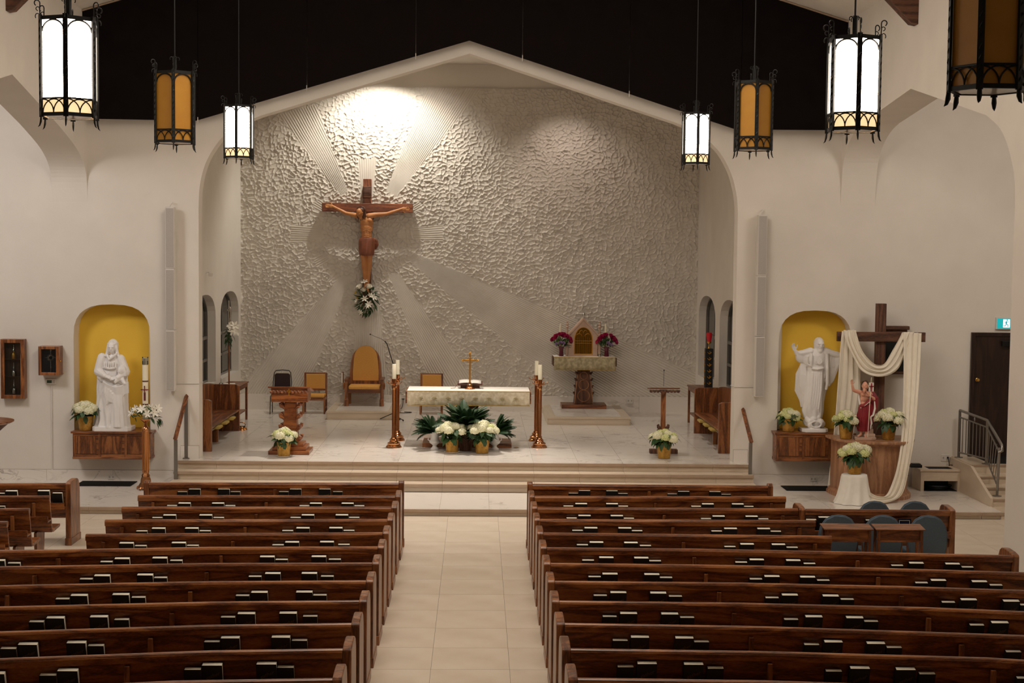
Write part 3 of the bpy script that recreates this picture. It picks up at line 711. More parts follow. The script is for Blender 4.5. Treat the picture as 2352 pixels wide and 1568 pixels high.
# ================================================================== LANTERNS
def lantern(name, label, x, y, zb, rad=.255, lit=True, ht=1.03, rot=0.0, ztop=None):
    t = thing(name, label, 'lantern', (x, y, zb), rot, 'iron pendant lanterns')
    n = 6; h = ht
    V = [Vector((rad*math.cos(2*PI*k/n), rad*math.sin(2*PI*k/n), 0)) for k in range(n)]
    zb0, zb1, zt = .06, .20, h
    for k in range(n):
        a, b = V[k], V[(k+1) % n]; m_ = (a+b)/2; u = (b-a).normalized(); L_ = (b-a).length; nrm = m_.normalized()
        M = Matrix(((u.x, nrm.x, 0, m_.x), (u.y, nrm.y, 0, m_.y), (0, 0, 1, 0), (0, 0, 0, 1)))
        gp = G().box(-L_/2+.01, L_/2-.01, -.02, -.014, zb1+.01, zt-.01).move(M)
        ob('glass_pane', gp, m_lit if lit else m_amber, t)
        ob('lower_pane', G().box(-L_/2+.01, L_/2-.01, -.02, -.014, zb0, zb1).move(M), m_litw if lit else m_amber, t)
        for nm_, a_, b_ in (('top_rail', zt-.035, zt), ('bottom_rail', zb0-.02, zb0+.012), ('middle_rail', zb1-.008, zb1+.006)): ob(nm_, G().box(-L_/2, L_/2, -.022, .004, a_, b_).move(M), m_iron, t)
        w2 = L_/2-.018; cx0 = 0
        arc = [(w2*math.cos(PI*i/12), zt-.04-w2*.86+w2*.86*math.sin(PI*i/12)) for i in range(13)]
        ob('pane_arch', G().tube([(p[0], -.003, p[1]) for p in arc], .010, 6).move(M), m_iron, t, smooth=60)
        fr = G(); hb = zb1-zb0-.022
        for c0, s0, s1 in ((0, -PI/2, PI/2), (-w2, 0, PI/2), (w2, -PI/2, 0)):
            fr.tube([(c0+w2*math.sin(s0+(s1-s0)*i/12), -.004+.002*(c0 != 0), zb0+.012+hb*math.cos(s0+(s1-s0)*i/12)) for i in range(13)], .0062, 5)
        ob('tracery', fr.move(M), m_iron, t)
        # corner post with twisted edge, foot leaf and scroll finial
        c_ = a; nn = a.normalized(); tg = Vector((-nn.y, nn.x, 0))
        po = G(); po.xbox(Matrix.Translation(c_+Vector((0, 0, h/2+.02))) @ Matrix(((nn.x, tg.x, 0, 0), (nn.y, tg.y, 0, 0), (0, 0, 1, 0), (0, 0, 0, 1))), .018, .044, h-.02)
        tw = [c_+nn*(.006+.006*math.cos(i*1.3))+tg*(.008*math.sin(i*1.3))+Vector((0, 0, .03+(h-.05)*i/60)) for i in range(61)]
        po.tube(tw, .0055, 4)
        po.tube([c_+Vector((0, 0, .04)), c_+Vector((0, 0, -.01))+nn*.004, c_+Vector((0, 0, -.045))+nn*.014, c_+Vector((0, 0, -.062))+nn*.03], [.016, .02, .013, .002], 5, .5)
        ob('corner_post', po, m_iron, t)
        sc = []
        for i in range(30):
            th = -PI/2+i/29*1.9*PI; r_ = .034*(1-i/29*.75); sc.append((r_*math.cos(th), r_*math.sin(th)))
        base = [(0, -.10), (.002, -.05), (.0, -.01)]
        po = G()
        up = [c_+nn*.0+Vector((0, 0, h-.02)), c_+nn*.004+Vector((0, 0, h+.05)), c_+nn*.002+Vector((0, 0, h+.11))]
        up += [c_+nn*(.002+.026*(1-math.cos(th)))*1+nn*0+Vector((0, 0, h+.11+.026*math.sin(th))) for th in [PI*i/9*1.35 for i in range(1, 10)]]
        po.tube(up, .0058, 5)
        po.tube([c_+Vector((0, 0, h+.06))+nn*(.003+.018*(1-math.cos(th)))+Vector((0, 0, .018*math.sin(th))) for th in [PI*i/8*1.5 for i in range(0, 9)]], .0045, 5)
        po.tube([c_+Vector((0, 0, h-.01))+nn*(.002+.022*(1-math.cos(th)))+Vector((0, 0, .028*math.sin(th))) for th in [PI*i/8*1.2 for i in range(0, 9)]], .0045, 5)
        ob('scroll', po, m_iron, t)
    g = G().lathe([(rad*.86, h-.03), (rad*.7, h-.02), (.05, h-.018), (.05, h+.0), (.024, h+.01)], 6); ob('cap', g, m_iron, t)
    g = G().lathe([(rad*.84, .045), (rad*.84, .05)], 6); ob('bottom_glass', g, m_clear, t)
    g = G()
    for k in range(4):
        a = PI/2*k+.4; d_ = Vector((math.cos(a), math.sin(a), 0))
        g.tube([d_*.02+Vector((0, 0, h)), d_*.022+Vector((0, 0, h+.17))]+[d_*(.022+.02*(1-math.cos(th)))+Vector((0, 0, h+.17+.02*math.sin(th))) for th in [PI*i/8*1.3 for i in range(1, 9)]], .005, 5)
    g.tube([(0, 0, h-.02), (0, 0, h+.2)], .02, 8); ob('hanger_sleeve', g, m_iron, t)
    zt_ = ZC+(ZR-ZC)*(1-abs(x-XC)/7.13)-zb
    ob('rod', G().tube([(0, 0, h+.18), (0, 0, zt_)], .009, 6), m_iron, t)
    return t
def lan(px, pyb, y): 
    p = onY(px, pyb, y); return p.x, p.z+.045
for nm, px, pyb, Y, lit, w_, rot, lab in (
    ('L', 548.5, 376, 23.1, 1, 66, 0, 'smallest-looking lit lantern left of the chancel gable, nearest the crucifix wall'),
    ('L', 402, 345, 18.15, 0, 92, .14, 'unlit amber-glass lantern hanging between the two lit ones on the left'),
    ('L', 160, 292, 13.3, 1, 128, .16, 'large lit lantern hanging at the upper left corner'),
    ('R', 1597, 390, 22.9, 1, 63, 0, 'smaller lit lantern right of the chancel gable'),
    ('R', 1729, 361, 18.0, 0, 86, -.03, 'unlit amber-glass lantern hanging between the two lit ones on the right'),
    ('R', 1957, 323, 13.2, 1, 118, -.06, 'large lit lantern at right in front of the transept arch'),
    ('R', 2266, 240, 9.75, 0, 174, PI/6, 'nearest unlit amber lantern cut off by the upper right corner')):
    x, z = lan(px, pyb, Y)
    w3 = w_*Y/FPX
    rad = w3/2/(1.0 if abs(rot) > .5 else .97)
    r_ = PI/2+rot if abs(rot) < .5 else 0
    hh = {548.5: 132, 402: 176, 160: 243, 1597: 130, 1729: 172, 1957: 235, 2266: 330}[px]*Y/FPX
    L_ = lantern('pendant_lantern', lab, x, y := Y, z, rad if abs(rot) < .5 else .265, bool(lit), hh-.05, r_)
# ================================================================== ALTAR
zs = ZS
pL, pR = onZ(970, 1027, zs), onZ(1175, 1029, zs)
t = thing('altar', 'wooden altar table with tapered pedestal on a broad wooden plinth, under white cloth', 'altar', ((pL.x+pR.x)/2, 29.0, zs))
ax = t.location.x
PX0, PX1 = pL.x-ax, pR.x-ax
ob('plinth', G().box(PX0, PX1, -.13, .70, 0, .09), m_oakx, t, bev=.006)
aL, aR = onY(935, 898.6, 28.95).x-ax, onY(1217, 900, 28.95).x-ax; zt = onY(1076, 898.6, 28.95).z-zs
ob('pedestal', G().rings([[( -a_+.0, -b_+.42, z), (a_, -b_+.42, z), (a_, b_+.42, z), (-a_, b_+.42, z)] for a_, b_, z in ((.26, .26, .09), (.19, .20, .40), (.22, .22, zt-.36), (.38, .30, zt-.05))]), m_red, t)
ob('table_top', G().box(aL-.035, aR+.03, .02, .93, zt-.26, zt-.012), m_red, t, bev=.008)
ob('pedestal_trim', G().box(-.30, .30, .12, .72, .09, .13), m_oakx, t, bev=.01)
zc = zt+zs
def draped(name, label, x0, x1, y0, y1, z, drop, mt, waves=0.008, fold_n=9, sides=True, grp=None, mtop=None):
    t = thing(name, label, 'tablecloth', ((x0+x1)/2, y0, z)); c = (x0+x1)/2
    ob('top_cloth', G().box(x0-c, x1-c, 0, y1-y0, 0, .006), mtop or mt, t)
    rs = []; nx = 60
    for j, zz in enumerate((0.004, -.02, -drop*.5, -drop)):
        rs.append([(x0-c+(x1-x0)*i/nx, -.004-waves*(j/3)*(1.2+math.sin(i*.9)+.6*math.sin(i*.37+1)), zz-(.006*math.sin(i*.21) if j == 3 else 0)) for i in range(nx+1)])
    g = G().rings(rs, closed=False, caps=False); fr = ob('front_drop', g, mt, t, smooth=60)
    m = fr.modifiers.new('s', 'SOLIDIFY'); m.thickness = .003
    return t
A = draped('altar_cloth', 'white lace-edged cloth over the altar with a figured gold-bordered front', ax+aL, ax+aR, 28.95, 29.93, zc, (932-899)*28.95/FPX+.0, m_damask, mtop=m_cloth)
dr = (932-899)*28.95/FPX; wA = aR-aL
ob('gold_edge', G().box(-wA/2, wA/2, -.014, .004, -.004, .009), m_trimg, A); ob('gold_edge', G().box(-wA/2, wA/2, -.028, -.012, -dr-.004, -dr+.008), m_trimg, A)
m_emb = mat('pale_embroidery', '#b5a681', .7)
for k in range(8):
    x = -wA/2+.28+k*(wA-.56)/7
    g = G()
    for a in range(-3, 4):
        an = a*.42; g.tube([(x, -.024, -.16), (x+.035*math.sin(an), -.026, -.16+.04*math.cos(an)), (x+.06*math.sin(an), -.024, -.16+.05*math.cos(an))], .0045, 4)
    g.tube([(x-.07, -.024, -.19), (x, -.026, -.17), (x+.07, -.024, -.19)], .004, 4); g.tube([(x, -.025, -.16), (x, -.025, -.21)], .005, 4)
    ob('lily_embroidery', g, m_emb, A)
# candlesticks
def candlestick(loc, label, htop, hc, grp='altar candlesticks'):
    t = thing('candlestick', label, 'candlestick', loc, 0, grp)
    ob('base', G().lathe([(.0, 0), (.160, 0), (.163, .012), (.150, .03), (.150, .038), (.132, .05), (.128, .075), (.135, .09), (.118, .10), (.085, .125), (.080, .14), (.092, .152), (.078, .165), (.056, .19), (.053, .21), (0, .21)], 24), m_bronze, t, smooth=35)
    ob('shaft', G().lathe([(.040, .20), (.035, .3), (.033, htop-.22), (.038, htop-.2)], 16), m_bronze, t, smooth=60)
    ob('shaft_fluting', G().add(*(lambda g: (g.v, g.f))((lambda g: ([g.tube([(.036*math.cos(2*PI*k/8), .036*math.sin(2*PI*k/8), .22), (.033*math.cos(2*PI*k/8), .033*math.sin(2*PI*k/8), htop-.22)], .0055, 4) for k in range(8)], g)[1])(G()))), m_bronze, t, smooth=60)
    ob('drip_pan', G().lathe([(.0, htop-.21), (.04, htop-.2), (.05, htop-.15), (.045, htop-.13), (.10, htop-.105), (.118, htop-.095), (.118, htop-.088), (.06, htop-.09), (0, htop-.09)], 20), m_bronze, t, smooth=40)
    for k in range(6):
        a = 2*PI*k/6; c_ = Vector((math.cos(a), math.sin(a), 0))
        ob('pan_knob', G().tube([c_*.11+Vector((0, 0, htop-.09)), c_*.15+Vector((0, 0, htop-.07)), c_*.155+Vector((0, 0, htop-.045))], [.006, .009, .006], 6), m_bronze, t, smooth=60)
    ob('socket', G().lathe([(.044, htop-.09), (.046, htop+.0), (.05, htop+.002), (.05, htop-.02), (.03, htop-.03)][::-1], 16), m_bronze, t, smooth=40)
    ob('candle', G().lathe([(.0, htop-.02), (.041, htop-.02), (.041, htop+hc), (.036, htop+hc+.006), (0, htop+hc)], 16), m_wax, t, smooth=40)
    ob('wick', G().tube([(0, 0, htop+hc), (.003, 0, htop+hc+.02)], .002, 4), m_black, t)
    return t
def hz(px, y0, y1, Y): return (y1-y0)*Y/FPX
c1 = onZ(904.5, 1027, zs); ht_ = (1027-868)*28.7/FPX; hc_ = (868-834)*28.7/FPX
cs_ = candlestick((c1.x, c1.y, zs), 'tall bronze candlestick left of the altar, the nearer of that pair', ht_, hc_)
c2 = onZ(912.5, 1011, zs); dup(cs_, (c2.x, c2.y, zs), label='tall bronze candlestick left of the altar, the farther of that pair')
c3 = onZ(1238.5, 1027.5, zs); dup(cs_, (c3.x, c3.y, zs), label='tall bronze candlestick right of the altar, the nearer of that pair')
c4 = onZ(1234, 1012, zs); dup(cs_, (c4.x-.03, c4.y, zs), label='tall bronze candlestick right of the altar, the farther of that pair')
# altar cross
def fancy_cross(t, M, zc0, arm, up, down, mt, r=.012):
    g = G()
    g.box(-.016, .016, -.008, .008, zc0-down, zc0+up); g.box(-arm, arm, -.008, .008, zc0-.016, zc0+.016)
    for cx, cz in ((-arm, 0), (arm, 0), (0, up)):
        for dx, dz in ((1, 0), (-1, 0), (0, 1), (0, -1)):
            g.ball((cx+dx*.017, 0, zc0+cz+dz*.017), .012, 8, 6)
    g.box(-.05, .05, -.006, .006, zc0-.05, zc0-.042); g.box(-.05, .05, -.006, .006, zc0+.042, zc0+.05); g.box(-.05, -.042, -.006, .006, zc0-.05, zc0+.05); g.box(.042, .05, -.006, .006, zc0-.05, zc0+.05)
    ob('cross', g, mt, t)
pc = onZ(1079, 893, zc+.008)
t = thing('altar_cross', 'gilded standing cross with trefoil ends on a round foot on the altar', 'cross', (pc.x, pc.y, zc+.008))
ob('foot', G().lathe([(0, 0), (.105, 0), (.107, .012), (.085, .02), (.075, .05), (.06, .055), (.058, .075), (.066, .085), (.045, .10), (.03, .13), (.024, .14), (0, .14)], 20), m_bronze, t, smooth=35)
hC = (893-808)*pc.y/FPX
fancy_cross(t, None, hC-.17, .155, .15, hC-.30, m_gold)
g = G(); g.ball((0, -.014, hC-.125), (.012, .012, .016), 8, 6); g.tube([(0, -.014, hC-.14), (0, -.016, hC-.24), (0, -.013, hC-.33)], [.014, .012, .006], 6)
g.tube([(-.10, -.012, hC-.155), (0, -.015, hC-.165), (.10, -.012, hC-.155)], .005, 5); ob('figure', g, m_gold, t, smooth=60)
# book stand and open book
p = onZ(1082, 888, zc+.008)
t = thing('book_stand', 'dark wooden book stand on the altar behind the cross', 'stand', (p.x-.02, 29.64, zc+.008))
ob('board', G().prism([[(-.16, .07), (.14, .115), (.14, .13), (-.16, .085)]], -.26, .26, 'x'), m_walnutx, t, bev=.003)
ob('foot_box', G().box(-.2, .2, -.1, .1, 0, .09), m_walnutx, t, bev=.004)
ob('lip', G().box(-.26, .26, -.175, -.16, .07, .105), m_walnutx, t)
b_ = thing('open_book', 'open book with white pages lying on the altar book stand', 'book', (p.x-.02, 29.64, zc+.008))
for s_ in (-1, 1):
    rs = [[(s_*x, y, .092+.15*(y+.15)+h_) for x, h_ in ((0, .012), (.06, .026), (.15, .022), (.23, .01))] for y in (-.145, .14)]
    g = G().rings(rs, closed=False, caps=False); q = ob('pages', g, m_cloth, b_, smooth=60)
    m = q.modifiers.new('s', 'SOLIDIFY'); m.thickness = .008
ob('cover', G().prism([[(-.15, .087), (.145, .1315), (.145, .136), (-.15, .091)]], -.245, .245, 'x'), mat('maroon_cover', '#4a1418', .5), b_)
ob('ribbon', G().tube([(-.24, -.1, .10), (-.29, -.13, .06), (-.31, -.17, .012), (-.40, -.2, .006)], .005, 4), mat('ribbon_red', '#7a2020', .6), b_)
# ================================================================== CHAIRS ON THE STAGE
def gold_chair(loc, label, w=.52, rz=0):
    t = thing('armless_chair', label, 'chair', loc, rz, 'gold-upholstered armless chairs'); h = .98
    for x in (-1, 1):
        ob('back_post', G().box(x*w/2-.022, x*w/2+.022, .42, .46, 0, h), m_oak, t, bev=.004)
        ob('front_leg', G().box(x*w/2-.022, x*w/2+.022, 0, .044, 0, .40), m_oak, t, bev=.004)
        ob('side_rail', G().box(x*w/2-.015, x*w/2+.015, .04, .43, .33, .40), m_oaky, t)
        ob('side_stretcher', G().box(x*w/2-.01, x*w/2+.01, .04, .43, .12, .15), m_oaky, t)
    ob('top_rail', G().box(-w/2, w/2, .425, .45, h-.03, h), m_oakx, t, bev=.004)
    ob('lower_back_rail', G().box(-w/2+.02, w/2-.02, .43, .45, .54, .58), m_oakx, t)
    ob('front_rail', G().box(-w/2, w/2, .005, .035, .33, .40), m_oakx, t)
    ob('back_pad', G().box(-w/2+.025, w/2-.025, .40, .45, .585, h-.035), m_fab, t, bev=.012)
    ob('seat_pad', G().box(-w/2+.0, w/2-.0, -.01, .41, .40, .475), m_fab, t, bev=.025)
    return t
p = onZ(728, 943, zs)
gc = gold_chair((p.x, 34.72, zs), 'armless oak chair with gold back and seat, left of the big throne chair')
p = onZ(991, 948, zs); dup(gc, (p.x, 34.78, zs), label='armless oak chair with gold back, half hidden behind the altar')
# black stacking chair
p = onZ(648, 947, zs)
t = thing('stacking_chair', 'dark plum stacking chair with grey tube frame behind the left reading stand', 'chair', (p.x, 34.6, zs))
m_tube = mat('grey_tube', '#4a4644', .4, .6)
fr = [(-.24, .0, 0), (-.235, .05, .44), (-.22, .40, .46), (-.225, .43, .75), (-.2, .46, .98), (-.16, .465, 1.03), (0, .468, 1.045), (.16, .465, 1.03), (.2, .46, .98), (.225, .43, .75), (.22, .40, .46), (.235, .05, .44), (.24, 0, 0)]
ob('tube_frame', G().tube(fr, .012, 6), m_tube, t, smooth=60)
for s_ in (-1, 1): ob('rear_leg', G().tube([(s_*.225, .30, .44), (s_*.25, .46, 0)], .012, 6), m_tube, t, smooth=60)
ob('backrest', G().prism([[(-.2, .50), (-.19, .93), (-.15, .965), (.15, .965), (.19, .93), (.2, .50)]], .42, .455, 'y'), m_plum, t, bev=.012)
ob('seat', G().box(-.21, .21, .02, .42, .445, .495), m_plum, t, bev=.02)
# throne podium and tabernacle podium
def podium(name, label, a, b, yf, yb, h):
    t = struct(name, G().box(a, b, yf, yb, ZS, ZS+h-.006), m_grout); 
    ob('front_slab', G().box(a-.0, b+.0, yf-.02, yf, ZS, ZS+h-.04), m_trav, t); 
    for s_, x in ((-1, a), (1, b)): ob('side_slab', G().box(min(x, x+s_*.02), max(x, x+s_*.02), yf, yb, ZS, ZS+h-.04), m_trav, t)
    e = .17
    ob('edge_slab', G().box(a-.03, b+.03, yf-.04, yf+e, ZS+h-.04, ZS+h), m_trav, t, bev=.003)
    for x0, x1 in ((a-.03, a+e), (b-e, b+.03)): ob('edge_slab', G().box(x0, x1, yf+e+.003, yb, ZS+h-.04, ZS+h), m_trav, t, bev=.003)
    n = max(1, round((b-a-2*e)/.9)); 
    for k in range(n):
        x0 = a+e+(b-a-2*e)*k/n; x1 = a+e+(b-a-2*e)*(k+1)/n
        ob('tile', G().box(x0+.002, x1-.002, yf+e+.003, yb, ZS+h-.03, ZS+h-.001), m_marble, t)
q0 = onZ(752, 963, ZS); q1 = onZ(905, 965, ZS)
PH = (963-944)*q0.y/FPX
podium('throne_podium', '', q0.x, -1.92, q0.y, YB-.03, PH)
r0 = onZ(1259, 975, ZS); r1 = onZ(1446, 977, ZS); PH2 = (975-957)*r0.y/FPX
podium('tabernacle_podium', '', r0.x, r1.x, r0.y, YB-.03, PH2)
# throne chair
zb_ = ZS+PH
qa, qb = onZ(805, 931, zb_), onZ(868, 932, zb_)
t = thing('throne_chair', 'large oak throne chair with round gold back on a stone podium', 'chair', ((qa.x+qb.x)/2, qa.y-.1, zb_)); cy_ = qa.y-.1
Wc = .94
for s_ in (-1, 1):
    ob('front_leg', G().lathe([(0, 0), (.072, 0), (.072, .16), (.06, .17), (.06, .19), (.05, .2), (.045, .55), (.055, .56), (.055, .60)], 4, (s_*Wc/2*.92, .0, 0), PI/4), m_oak, t, bev=.004)
    ob('rear_leg', G().box(s_*Wc/2*.86-.04, s_*Wc/2*.86+.04, .52, .6, 0, .5), m_oak, t)
    ob('arm', G().prism([[(-.06, .60), (.62, .62), (.62, .67), (-.02, .67), (-.08, .66)]], s_*Wc/2*.92-.045, s_*Wc/2*.92+.045, 'x'), m_oaky, t, bev=.01)
    ob('side_panel', G().box(s_*Wc/2*.92-.02, s_*Wc/2*.92+.02, .03, .56, .30, .60), m_oaky, t)
    ob('scroll_bracket', G().ball((s_*(Wc/2*.92+.06), -.02, .50), (.028, .05, .09), 8, 6), m_oak, t, smooth=60)
ob('seat_rail', G().box(-Wc/2*.92, Wc/2*.92, .0, .06, .32, .41), m_oakx, t, bev=.006)
ob('seat_cushion', G().box(-Wc/2*.82, Wc/2*.82, -.03, .52, .41, .50), m_fab, t, bev=.035)
bo = [(-.36, .42), (-.36, .66), (-.335, .95)]+[(.315*math.cos(a), 1.03+.30*math.sin(a)) for a in [PI-PI*k/14 for k in range(1, 14)]]+[(.335, .95), (.36, .66), (.36, .42)]
bi = [(x*.80, .52+(z-.42)*.90) for x, z in bo]
sc_ = (928-0)*0+1; Hb = (931-798)*qa.y/FPX
k_ = Hb/1.33
bo = [(x*1.10, z*k_) for x, z in bo]; bi = [(x*.82, .545*k_+(z-.42*k_)*.895) for x, z in bo]
ob('back_frame', G().prism([bo, bi], .52, .59, 'y'), m_oak, t, smooth=30, bev=.012)
ob('back_pad', G().prism([[(x*.99, z) for x, z in bi]], .50, .56, 'y'), m_fab, t, smooth=30, bev=.018)
ob('back_brace', G().box(-.33, .33, .53, .58, .42, .50), m_oakx, t)
bk = thing('red_book', 'dark red book standing in the holder on the left arm of the throne chair', 'book', ((qa.x+qb.x)/2-Wc/2-.07, cy_+.02, zb_+.56))
ob('cover', G().box(-.02, .02, 0, .2, 0, .26), mat('red_cover', '#6a1219', .5), bk, bev=.004); ob('page_block', G().box(-.014, .014, -.004, .19, .005, .255), m_pages, bk)
# mic stand
p = onZ(904, 960, ZS)
t = thing('microphone_stand', 'black tripod microphone stand with raised boom beside the throne chair', 'stand', (p.x+.02, 33.2, ZS))
mx = t.location.x
def P3(px, py, Y, o=(0,0,0)): q = onY(px, py, Y); return (q.x-mx, q.y-33.2, q.z-ZS)
ob('pole', G().tube([(0, 0, .12), P3(903, 835, 33.2)], .013, 8), m_black, t)
for a, b in ((872, 962), (926, 965), (915, 935)):
    e = onZ(a, b, ZS+.02) if b != 935 else Vector((mx+.15, 33.6, ZS+.02))
    ob('tripod_leg', G().tube([(0, 0, .20), (e.x-mx, e.y-33.2, .018)], .010, 6), m_black, t)
    ob('foot', G().ball((e.x-mx, e.y-33.2, .02), .02, 8, 6), m_black, t)
ob('boom', G().tube([P3(918, 868, 33.2), P3(903, 836, 33.2), P3(889, 790, 33.2), P3(884, 783, 33.2)], [.008, .012, .011, .016], 6), m_black, t)
ob('gooseneck', G().tube([P3(884, 784, 33.2), P3(876, 778, 33.2), P3(860, 772, 33.1), P3(852, 768, 33.1)], .005, 5), m_black, t)
ob('microphone', G().ball(P3(850.5, 767.5, 33.1), .018, 8, 6), m_black, t)
ob('clamp', G().ball(P3(904, 836, 33.2), .03, 8, 6), m_black, t)
# wall outlets
def outlet(label, c, ax='y', w=.12, h=.08, grp='wall outlets', plug=None):
    t = thing('wall_outlet', label, 'outlet', c, 0, grp)
    ob('cover_plate', G().box(-w/2, w/2, -.012, 0, -h/2, h/2), m_wpaint, t, bev=.003)
    for x in (-w/4, w/4):
        ob('socket', G().prism([[(x+.018*math.cos(a), .024*math.sin(a)) for a in [2*PI*k/10 for k in range(10)]]], -.0145, -.0115, 'y'), mat('socket_grey', '#b9b2a8', .5) if 'socket_grey' not in bpy.data.materials else bpy.data.materials['socket_grey'], t)
        for dx in (-.006, .006): ob('slot', G().box(x+dx-.0015, x+dx+.0015, -.016, -.014, -.006, .010), m_black, t)
    return t
q = onY(926, 916, YB-.035); outlet('white outlet in the skirting behind the altar, with a black cord plugged in', tuple(q))
cp_ = thing('power_cord', 'black cord running from the outlet behind the altar to the floor', 'cord', tuple(q))
ob('plug', G().ball((0, -.03, 0), (.02, .03, .02), 8, 6), m_black, cp_)
cd_pts = [(0, -.04, 0), (0, -.07, -.08), (-.03, -.1, -.22), (-.12, -.2, -(q.z-ZS)+.06), (-.18, -.35, -(q.z-ZS)+.01), (.0, -.55, -(q.z-ZS)+.008), (.2, -.5, -(q.z-ZS)+.008), (.22, -.38, -(q.z-ZS)+.008), (.05, -.3, -(q.z-ZS)+.008)]
ob('cable', G().tube(curve3(cd_pts) if 'curve3' in globals() else cd_pts, .008, 5), m_black, cp_, smooth=60)
q = onY(1447, 920, YB-.035); outlet('white double outlet in the marble skirting right of the tabernacle podium', tuple(q), w=.16, h=.15)
q = onY(256, 1095, YW-.03); outlet('white outlet in the skirting under the left niche cabinet', tuple(q), w=.13, h=.085)
q = onY(1868, 1099.5, YW-.03); outlet('white outlet in the skirting under the right niche cabinet', tuple(q), w=.13, h=.085)
# floor box by the altar
q = onZ(1186, 1028, ZS); t = thing('floor_box', 'small round brass floor box in the marble right of the altar plinth', 'floor box', (q.x, q.y, ZS))
ob('plate', G().lathe([(0, 0), (.06, 0), (.06, .006), (0, .006)], 16), m_steel, t)
ob('lid', G().lathe([(0, .006), (.04, .006), (.04, .010), (0, .010)], 16), m_brass, t)
# ================================================================== STAGE FURNITURE
def scrolls(g, x, y, z, n=3, r=.05, s=1):
    for k in range(n):
        g.ball((x+s*.02, y, z+k*.001), (r*.7, r*.6, r*.5), 8, 6)
# left reading stand (ambo)
a0, a1 = onZ(612, 1044, ZS), onZ(707, 1044, ZS)
t = thing('ambo', 'carved red oak reading desk with leafy post on a stepped base at the left', 'lectern', ((a0.x+a1.x)/2+.03, a0.y+.35, ZS)); tx, ty = t.location.x, t.location.y
W0 = (a1.x-a0.x)/2
for k, (w_, h0, h1) in enumerate(((W0, 0, .075), (W0*.83, .075, .15), (W0*.68, .15, .21))): ob('base_step', G().box(-w_, w_, -w_*.85, w_*.85, h0, h1), m_red, t, bev=.006)
ob('post', G().rings([[(sx*a_, sy*a_, z) for sx, sy in ((-1,-1),(1,-1),(1,1),(-1,1))] for a_, z in ((.155, .21), (.13, .6), (.11, 1.05))]), m_red, t, bev=.01)
def acanthus(x, y, z, sx, sy):
    g = G()
    g.tube([(x, y, z-.07), (x+sx*.03, y+sy*.03, z-.03), (x+sx*.075, y+sy*.075, z-.0), (x+sx*.085, y+sy*.085, z+.03), (x+sx*.05, y+sy*.05, z+.045)], [.02, .035, .035, .028, .016], 7)
    g.ball((x+sx*.06, y+sy*.06, z-.02), .034, 7, 5); return g
for z in (.30, .52, .74, .95):
    for sx in (-1, 1):
        ob('carved_leaf', acanthus(sx*(.13-.02*z), -.12, z, sx, -.35), m_red, t, smooth=60)
        ob('carved_leaf', acanthus(sx*(.13-.02*z), .12, z, sx, .35), m_red, t, smooth=60)
dz0 = onY(620, 922, ty-.2).z-ZS; dz1 = onY(620, 886, ty-.2).z-ZS; dw = (708-619)*ty/FPX/2
ob('desk_box', G().prism([[(-.26, dz0), (-.26, dz1-.02), (.30, dz1-.14), (.30, dz0)]], -dw*.93, dw*.93, 'x'), m_red, t, bev=.008)
ob('desk_top', G().prism([[(-.31, dz1-.03), (-.31, dz1+.0), (.33, dz1-.12), (.33, dz1-.15)]], -dw-.03, dw+.03, 'x'), m_red, t, bev=.006)
for k in range(11):
    x = -dw*.9+k*dw*.18
    g = G(); g.ball((x, -.285, dz1-.11), (.034, .02, .03), 8, 6); g.tube([(x-.03, -.285, dz1-.08), (x, -.295, dz1-.12), (x+.03, -.285, dz1-.085)], .012, 5)
    ob('carved_leaf', g, m_red, t, smooth=60)
g = G(); g.box(-.012, .012, -.315, -.30, dz1-.17, dz1-.04); g.box(-.035, .035, -.315, -.30, dz1-.10, dz1-.078); ob('gold_cross', g, m_gold, t, bev=.003)
# right slim lectern
p = onZ(1523, 1040, ZS)
t = thing('lectern', 'slim dark oak music lectern with carved edge and thin microphone at the right', 'lectern', (p.x, p.y+.1, ZS)); ty = t.location.y
lz = onY(1522, 893, ty).z-ZS
for s_ in (-1, 1): ob('foot', G().box(min(s_*.03, s_*.28), max(s_*.03, s_*.28), -.22, -.06, 0, .085), m_walnut, t, bev=.01)
ob('foot_bar', G().box(-.06, .06, -.2, .2, 0, .09), m_walnut, t, bev=.01)
ob('post', G().rings([[(a_*math.cos(PI/4+k*PI/2), a_*math.sin(PI/4+k*PI/2), z) for k in range(4)] for a_, z in ((.11, .085), (.075, .4), (.062, .7), (.065, lz-.1), (.10, lz-.02))]), m_oak, t, bev=.005)
for z in (.32, .42, .52):
    for sx in (-1, 1): ob('carved_leaf', acanthus(sx*.045, -.03, z, sx*.7, -.1), m_walnut, t, smooth=60)
lw = (1556-1487)*ty/FPX/2
ob('desk_top', G().prism([[(-.22, lz+.02), (-.22, lz+.045), (.20, lz+.0), (.20, lz-.025)]], -lw, lw, 'x'), m_oakx, t, bev=.004)
for k in range(9):
    x = -lw*.9+k*lw*.225
    g = G(); g.ball((x, -.20, lz-.03), (.034, .018, .028), 8, 6); g.tube([(x-.03, -.2, lz), (x, -.21, lz-.05), (x+.03, -.2, lz-.005)], .011, 5); ob('carved_leaf', g, m_walnut, t, smooth=60)
mz = onY(1523, 850, ty).z-ZS
ob('microphone_stem', G().tube([(0, .0, lz+.05), (0, -.01, (lz+mz)/2), (0, -.03, mz)], .004, 5), m_black, t); ob('microphone', G().ball((0, -.03, mz), (.012, .012, .02), 8, 6), m_black, t)
